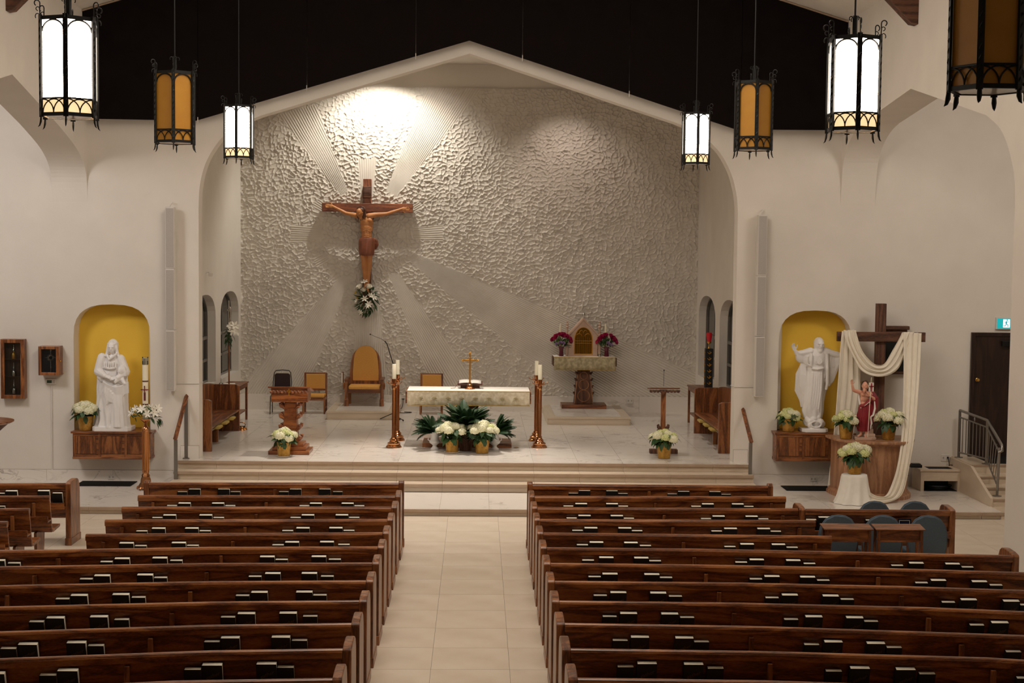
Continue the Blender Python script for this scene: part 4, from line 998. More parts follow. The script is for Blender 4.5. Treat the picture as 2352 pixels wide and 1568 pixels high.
# side benches
def bench(label, x_wall, x_front, y0, y1, s_):
    """s_: +1 bench stands on the left wall facing right"""
    t = thing('choir_bench', label, 'bench', (x_wall, y0, ZS), 0, 'benches along the chancel side walls'); L_ = y1-y0; d = x_front-x_wall
    def X(v): return d*v
    def pr(pl, a, b): return G().prism([[(X(u), z) for u, z in pl]], a, b, 'y')
    endp = [(.0, 0), (0, 1.0), (.15, 1.03), (.9, 1.03), (1, 1.0), (1, 0)]
    ob('end_panel', pr(endp, 0, .08), m_pewz, t, bev=.01); ob('end_panel', pr(endp, L_-.08, L_), m_pewz, t, bev=.01)
    n = 16; bk = [(0, .40)]+[(L_*k/n, 1.02+.12*math.sin(PI*k/n)**.7) for k in range(n+1)]+[(L_, .40)]
    g = G().prism([[(y, z) for y, z in bk]], min(X(.06), X(.13)), max(X(.06), X(.13)), 'x'); ob('backrest', g, m_oak, t, smooth=30)
    ob('seat', G().prism([[(X(.12), .44), (X(.12), .47), (X(.97), .475), (X(.99), .455), (X(.97), .435)]], .08, L_-.08, 'y'), m_oaky, t)
    ob('seat_support', G().box(min(X(.2), X(.8)), max(X(.2), X(.8)), L_*.42, L_*.42+.05, 0, .44), m_pewz, t)
    for k in range(3):
        ya = .55+k*(L_-.9)/3.2
        ob('cushion', G().box(min(X(.86), X(1.10)), max(X(.86), X(1.10)), ya, ya+.36, .375, .425), mat('mustard_pad', '#b49a4e', .8) if 'mustard_pad' not in bpy.data.materials else bpy.data.materials['mustard_pad'], t, bev=.015)
    ob('cushion_rail', G().box(min(X(.80), X(.86)), max(X(.80), X(.86)), .08, L_-.08, .34, .37), m_steel, t)
    return t
bf = onZ(486, 1037, ZS); bn = onZ(537, 990, ZS)
bench('oak bench against the left chancel wall with a high curved back', CXL+.04, bf.x, bf.y, bn.y+.12, 1)
bf = onZ(1649, 1041, ZS); bn = onZ(1612, 996, ZS)
bench('oak bench against the right chancel wall with a high curved back', CXR-.04, bf.x, bf.y-.02, bn.y+.12, -1)
# side tables
def side_table(label, x0, x1, y0, y1, h):
    t = thing('credence_table', label, 'table', ((x0+x1)/2, (y0+y1)/2, ZS), 0, 'narrow side tables by the chancel walls'); a, b = (x1-x0)/2, (y1-y0)/2
    ob('table_top', G().box(-a, a, -b, b, h-.03, h), m_oaky, t, bev=.005)
    ob('apron', G().box(-a+.03, a-.03, -b+.03, b-.03, h-.12, h-.031), m_oaky, t)
    for sx in (-1, 1):
        for sy in (-1, 1): ob('leg', G().box(sx*(a-.05)-.025, sx*(a-.05)+.025, sy*(b-.05)-.025, sy*(b-.05)+.025, 0, h-.03), m_oak, t, bev=.003)
    ob('shelf', G().box(-a+.05, a-.05, -b+.05, b-.05, .22, .245), m_oaky, t)
    return t
e0, e1 = onZ(545, 980, ZS), onZ(561, 966, ZS)
side_table('narrow oak side table beyond the left bench with a white cloth and cruets', CXL+.06, -5.36, 31.85, 33.5, .90)
side_table('narrow oak side table beyond the right bench under the window', 5.0, CXR-.06, 32.0, 33.6, .90)
cx_ = thing('folded_cloth', 'folded white linen on the left side table', 'cloth', (-5.62, 32.3, ZS+.902))
ob('linen', G().box(-.14, .14, -.16, .16, 0, .035), m_cloth, cx_, bev=.015); ob('linen_fold', G().box(-.12, .13, -.12, .10, .035, .055), m_cloth, cx_, bev=.012)
cr = thing('glass_cruet', 'small glass cruet at the near end of the left side table', 'cruet', (-5.74, 31.98, ZS+.902))
ob('bottle', G().lathe([(0, 0), (.045, 0), (.05, .03), (.045, .08), (.015, .11), (.013, .15), (.022, .16)], 14), m_gl, cr, smooth=60); ob('stopper', G().ball((0, 0, .18), .018, 8, 6), m_gl, cr)
# bells
p = onZ(555, 987, ZS)
t = thing('altar_bells', 'small cluster of copper altar bells with a handle on the floor by the left bench', 'bells', (p.x, p.y, ZS))
for k in range(4):
    a = PI/2*k+.3; ob('bell', G().lathe([(.062, .0), (.058, .02), (.04, .05), (.022, .07), (0, .075)], 12, (.062*math.cos(a), .062*math.sin(a), .0)), m_bronze2, t, smooth=50)
ob('cross_bar', G().box(-.08, .08, -.012, .012, .075, .09), m_black, t); ob('handle', G().tube([(-.07, 0, .085), (-.085, 0, .12), (-.06, 0, .16), (0, 0, .17), (.06, 0, .16), (.085, 0, .12), (.07, 0, .085)], .010, 6), m_bronze2, t, smooth=60)
# processional cross by the left window
p = onY(526, 875, 31.6); 
t = thing('processional_cross', 'tall silver processional crucifix on a wooden staff by the left chancel window', 'cross', (p.x, 31.6, ZS))
zt = onY(525, 690, 31.6).z-ZS
ob('staff', G().tube([(0, 0, .0), (0, 0, zt-.55)], .018, 8), m_oak, t); ob('foot', G().lathe([(0, 0), (.16, 0), (.16, .02), (.03, .05), (.03, .3), (0, .3)], 16), m_iron, t)
ob('cross', G().box(-.013, .013, -.012, .012, zt-.56, zt).box(-.011, .011, -.17, .17, zt-.22, zt-.19), m_silver, t)
g = G(); g.ball((.025, 0, zt-.16), (.022, .02, .028), 8, 6); g.tube([(.02, 0, zt-.19), (.03, 0, zt-.3), (.024, .01, zt-.4), (.018, 0, zt-.5)], [.03, .026, .02, .01], 6)
for s_ in (-1, 1): g.tube([(.02, 0, zt-.2), (.02, s_*.08, zt-.19), (.018, s_*.15, zt-.17)], [.014, .011, .007], 5)
ob('figure', g, m_silver, t, smooth=60)
# sanctuary lamp stand (right)
p = onY(1634, 775, 31.9); sx_ = onY(1640, 900, 31.9).x
t = thing('sanctuary_lamp', 'tall black and gold lamp pillar with a glowing red glass by the right window', 'lamp', (5.2, 31.7, ZS))
zl = onY(1634, 774, 31.7).z-ZS; zc_ = onY(1634, 800, 31.7).z-ZS
ob('pillar', G().box(-.085, .085, -.085, .085, .03, zc_), m_black, t, bev=.006); ob('foot', G().box(-.15, .15, -.15, .15, 0, .04), m_black, t)
for k in range(12):
    z = zc_-.10-k*(zc_-.25)/12
    g = G(); g.tube([(-.045, -.09, z+.02), (0, -.098, z-.02), (.045, -.09, z+.02)], .008, 5); g.tube([(0, -.092, z+.045), (.018, -.096, z+.02), (0, -.092, z)], .008, 5); ob('gold_scroll', g, m_gold, t, smooth=60)
    g = G(); g.tube([(-.09, -.045, z+.02), (-.098, 0, z-.02), (-.09, .045, z+.02)], .008, 5); ob('gold_scroll', g, m_gold, t, smooth=60)
ob('lamp_stem', G().lathe([(.03, zc_), (.012, zc_+.06), (.012, zl-.16), (.05, zl-.12), (.05, zl-.10), (0, zl-.1)], 12), m_gold, t, smooth=50)
ob('red_glass', G().lathe([(0, zl-.11), (.04, zl-.11), (.062, zl), (.062, zl+.10), (.055, zl+.10), (.055, zl), (0, zl-.09)], 16), emit('ruby_glass', '#8a0a12', .35), t, smooth=50)
ob('flame', G().ball((0, 0, zl+.0), (.016, .016, .026), 8, 6), emit('flame', '#ff5040', 12), t)
# camera bracket on the left pier
q = onX(473, 627, CXL); t = thing('wall_sensor', 'small white sensor bracket high on the left chancel side wall', 'sensor', (CXL, q.y, q.z))
ob('bracket', G().tube([(0, 0, 0), (.06, 0, .02), (.09, 0, -.02)], .012, 6), m_wpaint, t); ob('head', G().box(.06, .15, -.035, .035, -.07, .0), m_wpaint, t, bev=.008)
# ================================================================== TABERNACLE ALTAR
zb_ = ZS+PH2
qa, qb = onZ(1290, 938, zb_), onZ(1393, 939, zb_)
t = thing('tabernacle_altar', 'carved dark oak pedestal table on the right podium with roundel tracery', 'altar', ((qa.x+qb.x)/2, qa.y, zb_)); ty = t.location.y; tx = t.location.x
w_ = (qb.x-qa.x)/2
def zz(py, Y): return onY(1341, py, Y).z-zb_
ob('plinth', G().box(-w_, w_, 0, .62, 0, .10), m_oakx, t, bev=.006)
zt = zz(820, ty+.0)
pt_ = zz(855, ty+.15)
ob('pedestal', G().rings([[(sx*a_, .33+sy*a_*.62, z) for sx, sy in ((-1,-1),(1,-1),(1,1),(-1,1))] for a_, z in ((.235, .10), (.20, .50), (.15, pt_+.05))]), m_walnut, t, bev=.01)
for z, r_ in ((.30, .145), (.30+.27, .12), (.30+.50, .09)):
    yy = .33-(.235-(z-.1)*.10)*.62-.008
    ob('roundel', G().rings([[(r_*math.cos(a)+b*math.cos(a), yy+c_, z+r_*math.sin(a)+b*math.sin(a)) for b, c_ in ((-.012, 0), (0, -.014), (.012, 0))] for a in [2*PI*k/24 for k in range(24)]], loop=True), m_maple, t, smooth=60)
for s_ in (-1, 1):
    ob('corner_moulding', G().tube([(s_*.225, .33-.15, .11), (s_*.19, .33-.13, .5), (s_*.145, .33-.1, pt_)], .014, 6), m_maple, t, smooth=60)
    for z in (.35, .52, .69, .85, 1.0):
        g = G(); g.ball((s_*(.245-.09*z), .22, z), (.035, .03, .032), 8, 6); g.ball((s_*(.275-.09*z), .21, z+.03), (.025, .022, .022), 8, 6); ob('carved_crocket', g, m_walnut, t, smooth=60)
tw = (1412-1270)*(ty+.05)/FPX/2
ob('table_top', G().box(-tw-.02, tw+.03, -.03, .62, zt-.22, zt-.012), m_walnutx, t, bev=.006)
dr2 = (854-825)*ty/FPX
tc_ = draped('tabernacle_cloth', 'green-gold figured altar cloth with white top under the tabernacle', tx-tw, tx+tw, ty-.06, ty+.62, zb_+zt, dr2, m_damdk, mtop=m_cloth)
ob('gold_edge', G().box(-tw, tw, -.028, -.014, -dr2-.004, -dr2+.006), m_trimg, tc_); ob('gold_edge', G().box(-tw, tw, -.014, -.002, -.004, .008), m_trimg, tc_)
zt2 = zb_+zt+.007
# tabernacle house
Yt = ty+.22; p0, p1 = onY(1307, 818, Yt), onY(1372, 818, Yt); zp = onY(1341, 735, Yt).z-zt2; ze = onY(1341, 770, Yt).z-zt2
t = thing('tabernacle', 'gabled rose stone tabernacle shrine with golden pointed-arch grille doors', 'tabernacle', ((p0.x+p1.x)/2, Yt, zt2)); hw = (p1.x-p0.x)/2
ar = [(x, z) for x, z in [(-.24, .04), (-.24, .40)]]+[(-.24+.24*(1-math.cos(a))*1.0, .40+.34*math.sin(a)) for a in [PI/2*k/8 for k in range(1, 9)]]
sc_ = hw/.36; ar = [(x*sc_, z*sc_) for x, z in ar]; ar = ar+[(-x, z) for x, z in ar[::-1][1:]]
ob('stone_front', G().prism([[(-hw, 0), (hw, 0), (hw, ze), (0, zp), (-hw, ze)], ar], 0, .06, 'y'), m_stone, t)
ob('stone_body', G().prism([[(-hw+.01, .005), (hw-.01, .005), (hw-.01, ze-.02), (0, zp-.04), (-hw+.01, ze-.02)]], .07, .36, 'y'), m_stone, t)
for s_ in (-1, 1):
    L0 = [(s_*(hw+.05), ze-.05), (s_*(hw+.05), ze-.0), (0, zp+.06), (0, zp-.0)]
    ob('roof_slab', G().prism([L0], -.03, .38, 'y'), m_stone, t, bev=.004)
    ob('pinnacle', G().lathe([(.035, 0), (.035, ze), (.05, ze+.01), (.028, ze+.04), (.02, ze+.18), (.045, ze+.2), (.02, ze+.24), (.04, ze+.27), (.012, ze+.31), (.03, ze+.33), (0, ze+.36)], 8, (s_*(hw+.05), .03, 0)), m_stone, t, smooth=30)
ob('finial', G().lathe([(.02, zp+.03), (.018, zp+.09), (.04, zp+.12), (.045, zp+.15), (.02, zp+.185), (0, zp+.19)], 10, (0, .0, 0)), m_silver, t, smooth=50)
m_dkg = mat('old_gold', '#6d4c14', .35, .9)
ob('door_back', G().prism([ar], .045, .055, 'y'), m_dkg, t)
aro = [(x*1.0, z) for x, z in ar]; ari = [(x*.90, .02+z*.955) for x, z in ar]
ob('door_frame', G().prism([aro, ari], .0, .05, 'y'), m_gold, t, smooth=30)
for k in range(9):
    x = (-.2+k*.05)*sc_
    ob('door_bar', G().tube([(x, .035, .05*sc_), (x, .035, (.60-abs(x)*.9/sc_)*sc_)], .006, 5), m_gold, t)
for z in (.03, .30, .36): ob('cross_bar', G().box(-.21*sc_, .21*sc_, .02, .04, z*sc_+.02, z*sc_+.035), m_brass, t)
for k in range(2):
    for q_ in (-1, 1): ob('tracery', G().tube([(q_*.11*sc_+.08*sc_*math.cos(a), .035, .50*sc_+.07*sc_*math.sin(a)) for a in [PI*j/8 for j in range(9)]], .005, 5) if k == 0 else G().tube([(q_*.05*sc_+.05*sc_*math.cos(a), .03, .58*sc_+.08*sc_*math.sin(a)) for a in [PI*j/8 for j in range(9)]], .005, 5), m_gold, t, smooth=60)
# two candles beside the tabernacle
for px, l in ((1287, 'left'), (1391, 'right')):
    p = onY(px, 765, Yt+.2); zc0, zc1 = onY(px, 765, Yt+.2).z-zt2, onY(px, 744, Yt+.2).z-zt2
    t = thing('small_candlestick', 'slim brass candlestick with pale candle behind the %s magenta bouquet' % l, 'candlestick', (p.x, Yt+.2, zt2), 0, 'candles beside the tabernacle')
    ob('stick', G().lathe([(0, 0), (.06, 0), (.06, .01), (.015, .03), (.012, zc0-.08), (.03, zc0-.06), (.03, zc0), (0, zc0)], 12), m_brass, t, smooth=40)
    ob('candle', G().lathe([(0, zc0), (.024, zc0), (.024, zc1), (0, zc1+.01)], 12), m_wax, t, smooth=40)
p = onY(1377, 818, ty+.1); t = thing('water_glass', 'small clear glass between the tabernacle and the right bouquet', 'glass', (p.x, ty+.1, zt2))
ob('tumbler', G().lathe([(0, 0), (.028, 0), (.034, .07), (.031, .07), (.026, .006), (0, .006)], 14), m_gl, t, smooth=60); ob('votive', G().lathe([(0, .008), (.02, .008), (.02, .03), (0, .03)], 10), m_wax, t)
# ================================================================== WALL THINGS ON THE FRONT WALL
def niche_cabinet(label, a, b, y0, zt, zb):
    t = thing('niche_cabinet', label, 'cabinet', ((a+b)/2, YW, zb), 0, 'wall cabinets under the niches'); w_ = (b-a)/2; h = zt-zb; d = .34
    ob('carcass', G().box(-w_, w_, -d+.01, -.002, .03, h-.04), m_oakx, t)
    ob('top', G().box(-w_-.035, w_+.035, -d-.03, -.002, h-.04, h), m_oakx, t, bev=.006); ob('niche_shelf', G().box(-w_+.13, w_-.13, -.002, .34, h-.04, h), m_oakx, t)
    ob('bottom_moulding', G().box(-w_-.01, w_+.01, -d-.01, -.002, 0, .045), m_oakx, t, bev=.006)
    for k in range(3):
        x0 = -w_+2*w_*k/3; x1 = -w_+2*w_*(k+1)/3
        ob('panel', G().box(x0+.05, x1-.05, -d-.0, -d+.012, .10, h-.09), m_pewz, t, bev=.003)
        ob('stile', G().box(x0-.0, x0+.045, -d-.008, -d+.012, .045, h-.04), m_oak, t)
    ob('stile', G().box(w_-.045, w_, -d-.008, -d+.012, .045, h-.04), m_oak, t)
    ob('rail', G().box(-w_, w_, -d-.006, -d+.012, h-.085, h-.04), m_oakx, t); ob('rail', G().box(-w_, w_, -d-.006, -d+.012, .045, .095), m_oakx, t)
    return t
n0, n1, n2, n3 = onY(167, 992, 26.70), onY(347, 992, 26.70), onY(167, 990, 26.70), onY(167, 1054, 26.70)
niche_cabinet('panelled dark oak cabinet hung under the left niche with the seated-child statue', n0.x, n1.x-.02, 26.7, n2.z, n3.z)
zNL = n2.z
n0, n1, n2, n3 = onY(1784, 995, 26.70), onY(1962, 995, 26.70), onY(1784, 993, 26.70), onY(1784, 1059, 26.70)
niche_cabinet('panelled dark oak cabinet hung under the right niche, half hidden by the draped cross', n0.x, n1.x, 26.7, n2.z, n3.z)
zNR = n2.z
# display cases
def case(name, label, a, b, z0, z1, d, back, border=.08, y=YW):
    t = thing(name, label, 'cabinet', ((a+b)/2, y, z0)); w_ = (b-a)/2; h = z1-z0
    ob('frame', G().prism([[(-w_, 0), (w_, 0), (w_, h), (-w_, h)], [(-w_+border, border), (w_-border, border), (w_-border, h-border), (-w_+border, h-border)]], -d-.02, -d, 'y'), m_oak, t, bev=.004)
    ob('box', G().prism([[(-w_, 0), (w_, 0), (w_, h), (-w_, h)], [(-w_+.02, .02), (w_-.02, .02), (w_-.02, h-.02), (-w_+.02, h-.02)]], -d, -.002, 'y'), m_oak, t)
    ob('back_board', G().box(-w_+.02, w_-.02, -.02, -.004, .02, h-.02), back, t)
    g_ = ob('glass', G().box(-w_+border, w_-border, -d-.012, -d-.008, border, h-border), m_gl, t)
    return t
k0, k1 = onY(2.5, 915, YW-.15), onY(55, 779, YW-.15)
t = case('display_case', 'tall oak glass-front wall case with three vessels at the far left', k0.x, k1.x, k0.z, k1.z, .14, m_walnut, .07)
for k in range(3):
    z = .09+k*(k1.z-k0.z-.1)/3.1
    ob('shelf', G().box(-(k1.x-k0.x)/2+.03, (k1.x-k0.x)/2-.03, -.12, -.01, z-.012, z), m_walnutx, t)
    v = thing('oil_vessel', ('silver topped oil vessel on the bottom shelf of the tall wall case', 'silver topped oil vessel on the middle shelf of the tall wall case', 'golden oil vessel on the top shelf of the tall wall case')[k], 'vessel', ((k0.x+k1.x)/2, YW-.075, k0.z+z), 0, 'vessels in the tall case')
    ob('jar', G().lathe([(0, 0), (.05, 0), (.052, .02), (.055, .09), (.03, .12), (.014, .14), (.014, .16)], 14), (m_silver, m_silver, m_gold)[k], v, smooth=50); ob('finial', G().lathe([(.03, .15), (.012, .18), (.01, .24), (.014, .26), (0, .275)], 10), m_silver, v, smooth=50)
k0, k1 = onY(90.5, 861, YW-.2), onY(137, 795, YW-.2)
t = case('monstrance_case', 'square oak wall case with blue lining holding a sunburst monstrance', k0.x, k1.x, k0.z, k1.z, .24, mat('blue_lining', '#27344e', .8), .055)
ob('latch', G().ball(((k1.x-k0.x)/2+.012, -.2, .27), .012, 8, 6), m_brass, t); ob('latch', G().ball(((k1.x-k0.x)/2+.03, -.05, .04), .012, 8, 6), m_brass, t)
v = thing('monstrance', 'silver sunburst monstrance inside the square wall case', 'monstrance', ((k0.x+k1.x)/2, YW-.12, k0.z+.022)); hh = k1.z-k0.z
ob('foot', G().lathe([(0, 0), (.05, 0), (.045, .02), (.012, .04), (.01, .1), (.018, .12), (.01, .14), (.01, .24)], 12), m_silver, v, smooth=50)
ob('glory', G().rings([[((.03+.006*(b == 1))*math.cos(a)*(1 if b < 2 else .8), -.01+.01*b, .30+(.03+.006*(b == 1))*math.sin(a)*(1 if b < 2 else .8)) for b in range(3)] for a in [2*PI*k/16 for k in range(16)]], loop=True), m_silver, v)
for k in range(16):
    a = 2*PI*k/16; r_ = .115 if k % 4 == 0 else .075
    ob('ray', G().tube([(.035*math.cos(a), 0, .30+.035*math.sin(a)), (r_*math.cos(a), 0, .30+r_*math.sin(a))], [.009, .003], 5), m_silver, v)
ob('cross', G().box(-.005, .005, -.004, .004, .40, .46).box(-.02, .02, -.004, .004, .43, .44), m_silver, v)
def thermostat(label, px, py):
    q = onY(px, py, YW); t = thing('thermostat', label, 'thermostat', tuple(q), 0, 'wall thermostats')
    ob('body', G().box(-.10, .10, -.03, -.001, -.055, .055), m_wpaint, t, bev=.012); ob('screen', G().box(-.07, .02, -.032, -.029, -.025, .03), mat('lcd_green', '#3a4a3a', .3) if 'lcd_green' not in bpy.data.materials else bpy.data.materials['lcd_green'], t)
    for z in (-.012, .018): ob('button', G().box(.05, .07, -.034, -.029, z-.008, z+.008), bpy.data.materials['socket_grey'], t)
thermostat('white thermostat under the monstrance case on the left wall', 117.5, 876)
thermostat('white thermostat behind the coloured statue, left of the tall wooden cross', 2003, 889)
def conduit(label, pts, r=.011): 
    return tag(ob('conduit', G().tube(pts, r, 6), m_wpaint, smooth=60), label, 'conduit', 'white conduits on the front wall')
a_, b_ = onY(119, 886, YW-.012), onY(120, 1083, YW-.012); conduit('thin white conduit running down from the left thermostat', [tuple(a_), tuple(b_)], .014)
a_, b_, c_ = onY(401, 880, YW-.012), onY(441, 880, YW-.012), onX(457, 870, -5.25); conduit('white conduit from the left column speaker round the chancel corner', [tuple(a_), tuple(b_), (-5.27, YW-.012, b_.z), (-5.258, YW+.3, b_.z)])
a_, b_ = onY(1731, 888, YW-.012), onY(1692, 888, YW-.012); conduit('white conduit from the right column speaker round the chancel corner', [tuple(a_), tuple(b_), (4.94, YW-.012, b_.z), (4.925, YW+.3, b_.z)])
# column speakers
m_grille = noisy('speaker_grille', '#a7a19a', '#b0aaa2', .7, 80)
def col_speaker(label, x0, x1, zlo, zhi, side):
    t = thing('column_speaker', label, 'speaker', ((x0+x1)/2, YW-.16, zlo), 0, 'column speakers beside the chancel'); w_ = (x1-x0)/2; h = zhi-zlo
    n = 3
    for k in range(n):
        a_, b_ = h*k/n+.004, h*(k+1)/n-.004
        ob('cabinet', G().box(-w_, w_, -.07, .09, a_, b_), m_wpaint, t, bev=.006); ob('grille', G().box(-w_+.012, w_-.012, -.078, -.068, a_+.02, b_-.02), m_grille, t)
    for z in (h*.12, h*.9): ob('wall_bracket', G().box(-.03, .03, .08, .16, z-.04, z+.04), m_wpaint, t)
    ob('top_bracket', G().tube([(-.03, .05, h), (0, .06, h+.06), (.03, .08, h+.10), (.0, .14, h+.07)], .012, 5), m_wpaint, t)
    return t
a_, b_ = onY(380, 475, 26.85), onY(402, 898, 26.85); col_speaker('tall narrow white column speaker on the wall left of the chancel', a_.x, b_.x, b_.z, a_.z, -1)
a_, b_ = onY(1745, 493, 26.85), onY(1751, 911, 26.85); col_speaker('tall narrow white column speaker on the wall right of the chancel', onY(1733, 908, 26.85).x, b_.x+.02, b_.z, a_.z, 1)
# handrails at the steps
def rail(label, top, bot, zt_, zb_, s_):
    t = thing('step_handrail', label, 'handrail', (top[0], top[1], ZP), 0, 'handrails at the chancel steps'); dx, dy = bot[0]-top[0], bot[1]-top[1]
    ob('post', G().box(-.032, .032, -.02, .02, ZS-ZP, zt_-ZP-.05), m_steel, t, bev=.003); ob('foot_plate', G().box(-.06, .06, -.05, .05, ZS-ZP, ZS-ZP+.02), m_steel, t)
    ob('post', G().box(dx-.032, dx+.032, dy-.02, dy+.02, 0, zb_-ZP-.05), m_steel, t, bev=.003); ob('foot_plate', G().box(dx-.06, dx+.06, dy-.05, dy+.05, 0, .02), m_steel, t)
    v = Vector((dx, dy, zb_-zt_)); a = Vector((0, 0, zt_-ZP))-v*.10; b = Vector((0, 0, zt_-ZP))+v*1.06
    ob('wooden_rail', G().tube([a, b], .045, 4, .8), m_oaky, t, bev=.01)
A0, B0 = onZ(428, 1053, ZS), onZ(404, 1118, ZP)
rz1, rz0 = onY(431, 912, A0.y).z, onY(404, 1003, B0.y).z
rail('wooden handrail on square steel posts at the left end of the chancel steps', (A0.x, A0.y-.0), (B0.x, B0.y), rz1, rz0, -1)
A0, B0 = onZ(1699, 1059, ZS), onZ(1722, 1124, ZP); rz1, rz0 = onY(1697, 920, A0.y).z, onY(1724, 1010, B0.y).z
rail('wooden handrail on square steel posts at the right end of the chancel steps', (A0.x, A0.y-.0), (B0.x, B0.y), rz1, rz0, 1)
# floor grilles
def grille(label, x0, x1, y0, y1):
    t = thing('floor_grille', label, 'grille', ((x0+x1)/2, y0, ZP), 0, 'floor grilles under the niches')
    ob('tray', G().box(-(x1-x0)/2, (x1-x0)/2, 0, y1-y0, .0, .004), m_black, t)
    n = 12
    for k in range(n): y = (y1-y0)*(k+.5)/n; ob('bar', G().box(-(x1-x0)/2, (x1-x0)/2, y-.008, y+.008, .004, .014), m_iron, t)
grille('long black floor grille in the marble below the left niche', -7.45, -6.42, 26.40, 26.95); grille('long black floor grille in the marble below the right niche', 5.85, 6.95, 26.40, 26.95)
# round table edge at far left
p = onZ(28, 967, 1.0)
t = thing('font_cover', 'round wooden tabletop on a curved white pedestal at the far left edge', 'table', (onY(-48, 970, 25.2).x, 25.2, ZP)); 
rr = onY(29, 970, 25.2).x-t.location.x; zt = onY(0, 966, 25.2).z-ZP
ob('top', G().lathe([(0, zt-.05), (rr*.9, zt-.05), (rr, zt-.02), (rr, zt), (0, zt+.01)], 40), m_oakx, t, smooth=30)
ob('underside', G().lathe([(.2, zt-.32), (rr*.72, zt-.12), (rr*.86, zt-.05), (0, zt-.05)], 32), m_walnutx, t, smooth=40)
ob('pedestal', G().lathe([(0, 0), (.42, 0), (.40, .08), (.26, .2), (.22, zt-.3), (0, zt-.3)], 28), m_wpaint, t, smooth=40)
# ================================================================== RIGHT TRANSEPT: door, sign, stairs
dL, dS = onY(2231, 763, YW-.02), onY(2231, 1063, YW-.02)
dw_ = 1.02; dx0 = dL.x
dd = struct('door_1', G().box(dx0+.07, dx0+dw_, YW-.035, YW-.005, dS.z, dL.z-.07), m_dkdoor)
ob('door_frame', G().prism([[(dx0, dS.z), (dx0, dL.z), (dx0+dw_+.07, dL.z), (dx0+dw_+.07, dS.z), (dx0+dw_, dS.z), (dx0+dw_, dL.z-.07), (dx0+.07, dL.z-.07), (dx0+.07, dS.z)]], YW-.06, YW, 'y'), m_dkdoor, dd, bev=.004)
q = onY(2245, 872, YW-.06); ob('door_knob', G().lathe([(0, 0), (.035, 0), (.035, .01), (.012, .02), (.014, .04), (.032, .05), (.03, .07), (0, .08)], 12).move(Matrix.Translation((q.x, YW-.035, q.z)) @ Matrix.Rotation(PI/2, 4, 'X')), m_brass, dd, smooth=50)
q = onY(2310, 783, YW-.06); ob('door_closer', G().box(q.x-.08, q.x+.16, YW-.11, YW-.035, q.z-.1, q.z+.0), m_iron, dd, bev=.006)
# exit sign
q0, q1 = onY(2290, 754, YW-.05), onY(2323, 731, YW-.05)
t = thing('exit_sign', 'glowing green running-man exit sign above the dark door', 'sign', (q0.x, YW-.05, q0.z)); W_, H_ = (q1.x-q0.x)*1.0, q1.z-q0.z
ob('housing', G().box(-.02, W_+.02, .0, .05, -.015, H_+.015), m_wpaint, t, bev=.004)
ob('green_panel', G().box(0, W_, -.004, 0, 0, H_), emit('exit_green', '#0f9aa0', .9), t)
ob('doorway', G().box(W_*.42, W_*.90, -.006, -.004, .02, H_-.02), emit('exit_white', '#e8ffff', 1.3), t)
g = G(); s_ = H_/.23; cx = W_*.66; m_run = emit('exit_figure', '#12889a', .6)
def rt(pts, r): g.tube([(cx+a*s_, -.008, H_/2+b*s_) for a, b in pts], r*s_, 6)
g.ball((cx+.012*s_, -.008, H_/2+.075*s_), (.016*s_, .003, .016*s_), 10, 6)
rt([(.0, .05), (-.01, -.01)], .014); rt([(-.01, -.01), (.03, -.025), (.035, -.08)], .009); rt([(-.01, -.01), (-.025, -.055), (-.07, -.06)], .009); rt([(0, .045), (-.035, .02), (-.05, .04)], .007); rt([(0, .045), (.035, .03), (.055, .045)], .007)
ob('running_figure', g, m_run, t)
# marble stairs + landing
X0s = onZ(2283, 1172, ZP).x; YS0 = 24.86; RS, TS = .148, .345
X0b = 9.17
sg = G().box(X0b, 13.9, YS0+3*TS+.0, YW, 0, ZP+4*RS)
lan_ = struct('landing', sg, m_trav)
ob('landing_nosing', G().box(X0b, 13.9, YS0+3*TS-.01, YS0+3*TS+.012, ZP+4*RS-.03, ZP+4*RS+.001), m_nose, lan_)
for k in range(3):
    s_ = struct('side_step', G().box(X0b+.02, 13.9, YS0+k*TS, YS0+3*TS, ZP+k*RS, ZP+(k+1)*RS-.02), m_trav)
    ob('tread', G().box(X0b, 13.9, YS0+k*TS-.012, YS0+(k+1)*TS, ZP+(k+1)*RS-.02, ZP+(k+1)*RS), m_trav, s_, bev=.003)
    ob('nosing', G().box(X0b+.0, 13.9, YS0+k*TS-.014, YS0+k*TS-.002, ZP+(k+1)*RS-.05, ZP+(k+1)*RS-.02), m_nose, s_)
struct('stair_stringer', G().prism([[(YS0-.02, 0), (YS0-.02, ZP+RS), (YS0+TS*3, ZP+4*RS-.02), (YW, ZP+4*RS-.02), (YW, 0)]], X0b-.03, X0b+.02, 'x'), m_trav)
struct('floor_right', G().box(X0b-.05, 14, 24.24, YS0+.5, -.05, ZP-.001), m_trav)
tag(ob('door_mat', G().box(dx0+.10, 11.2, 26.05, YW-.06, ZP+4*RS+.001, ZP+4*RS+.014), m_black, bev=.004), 'black mat on the landing in front of the dark door', 'mat')
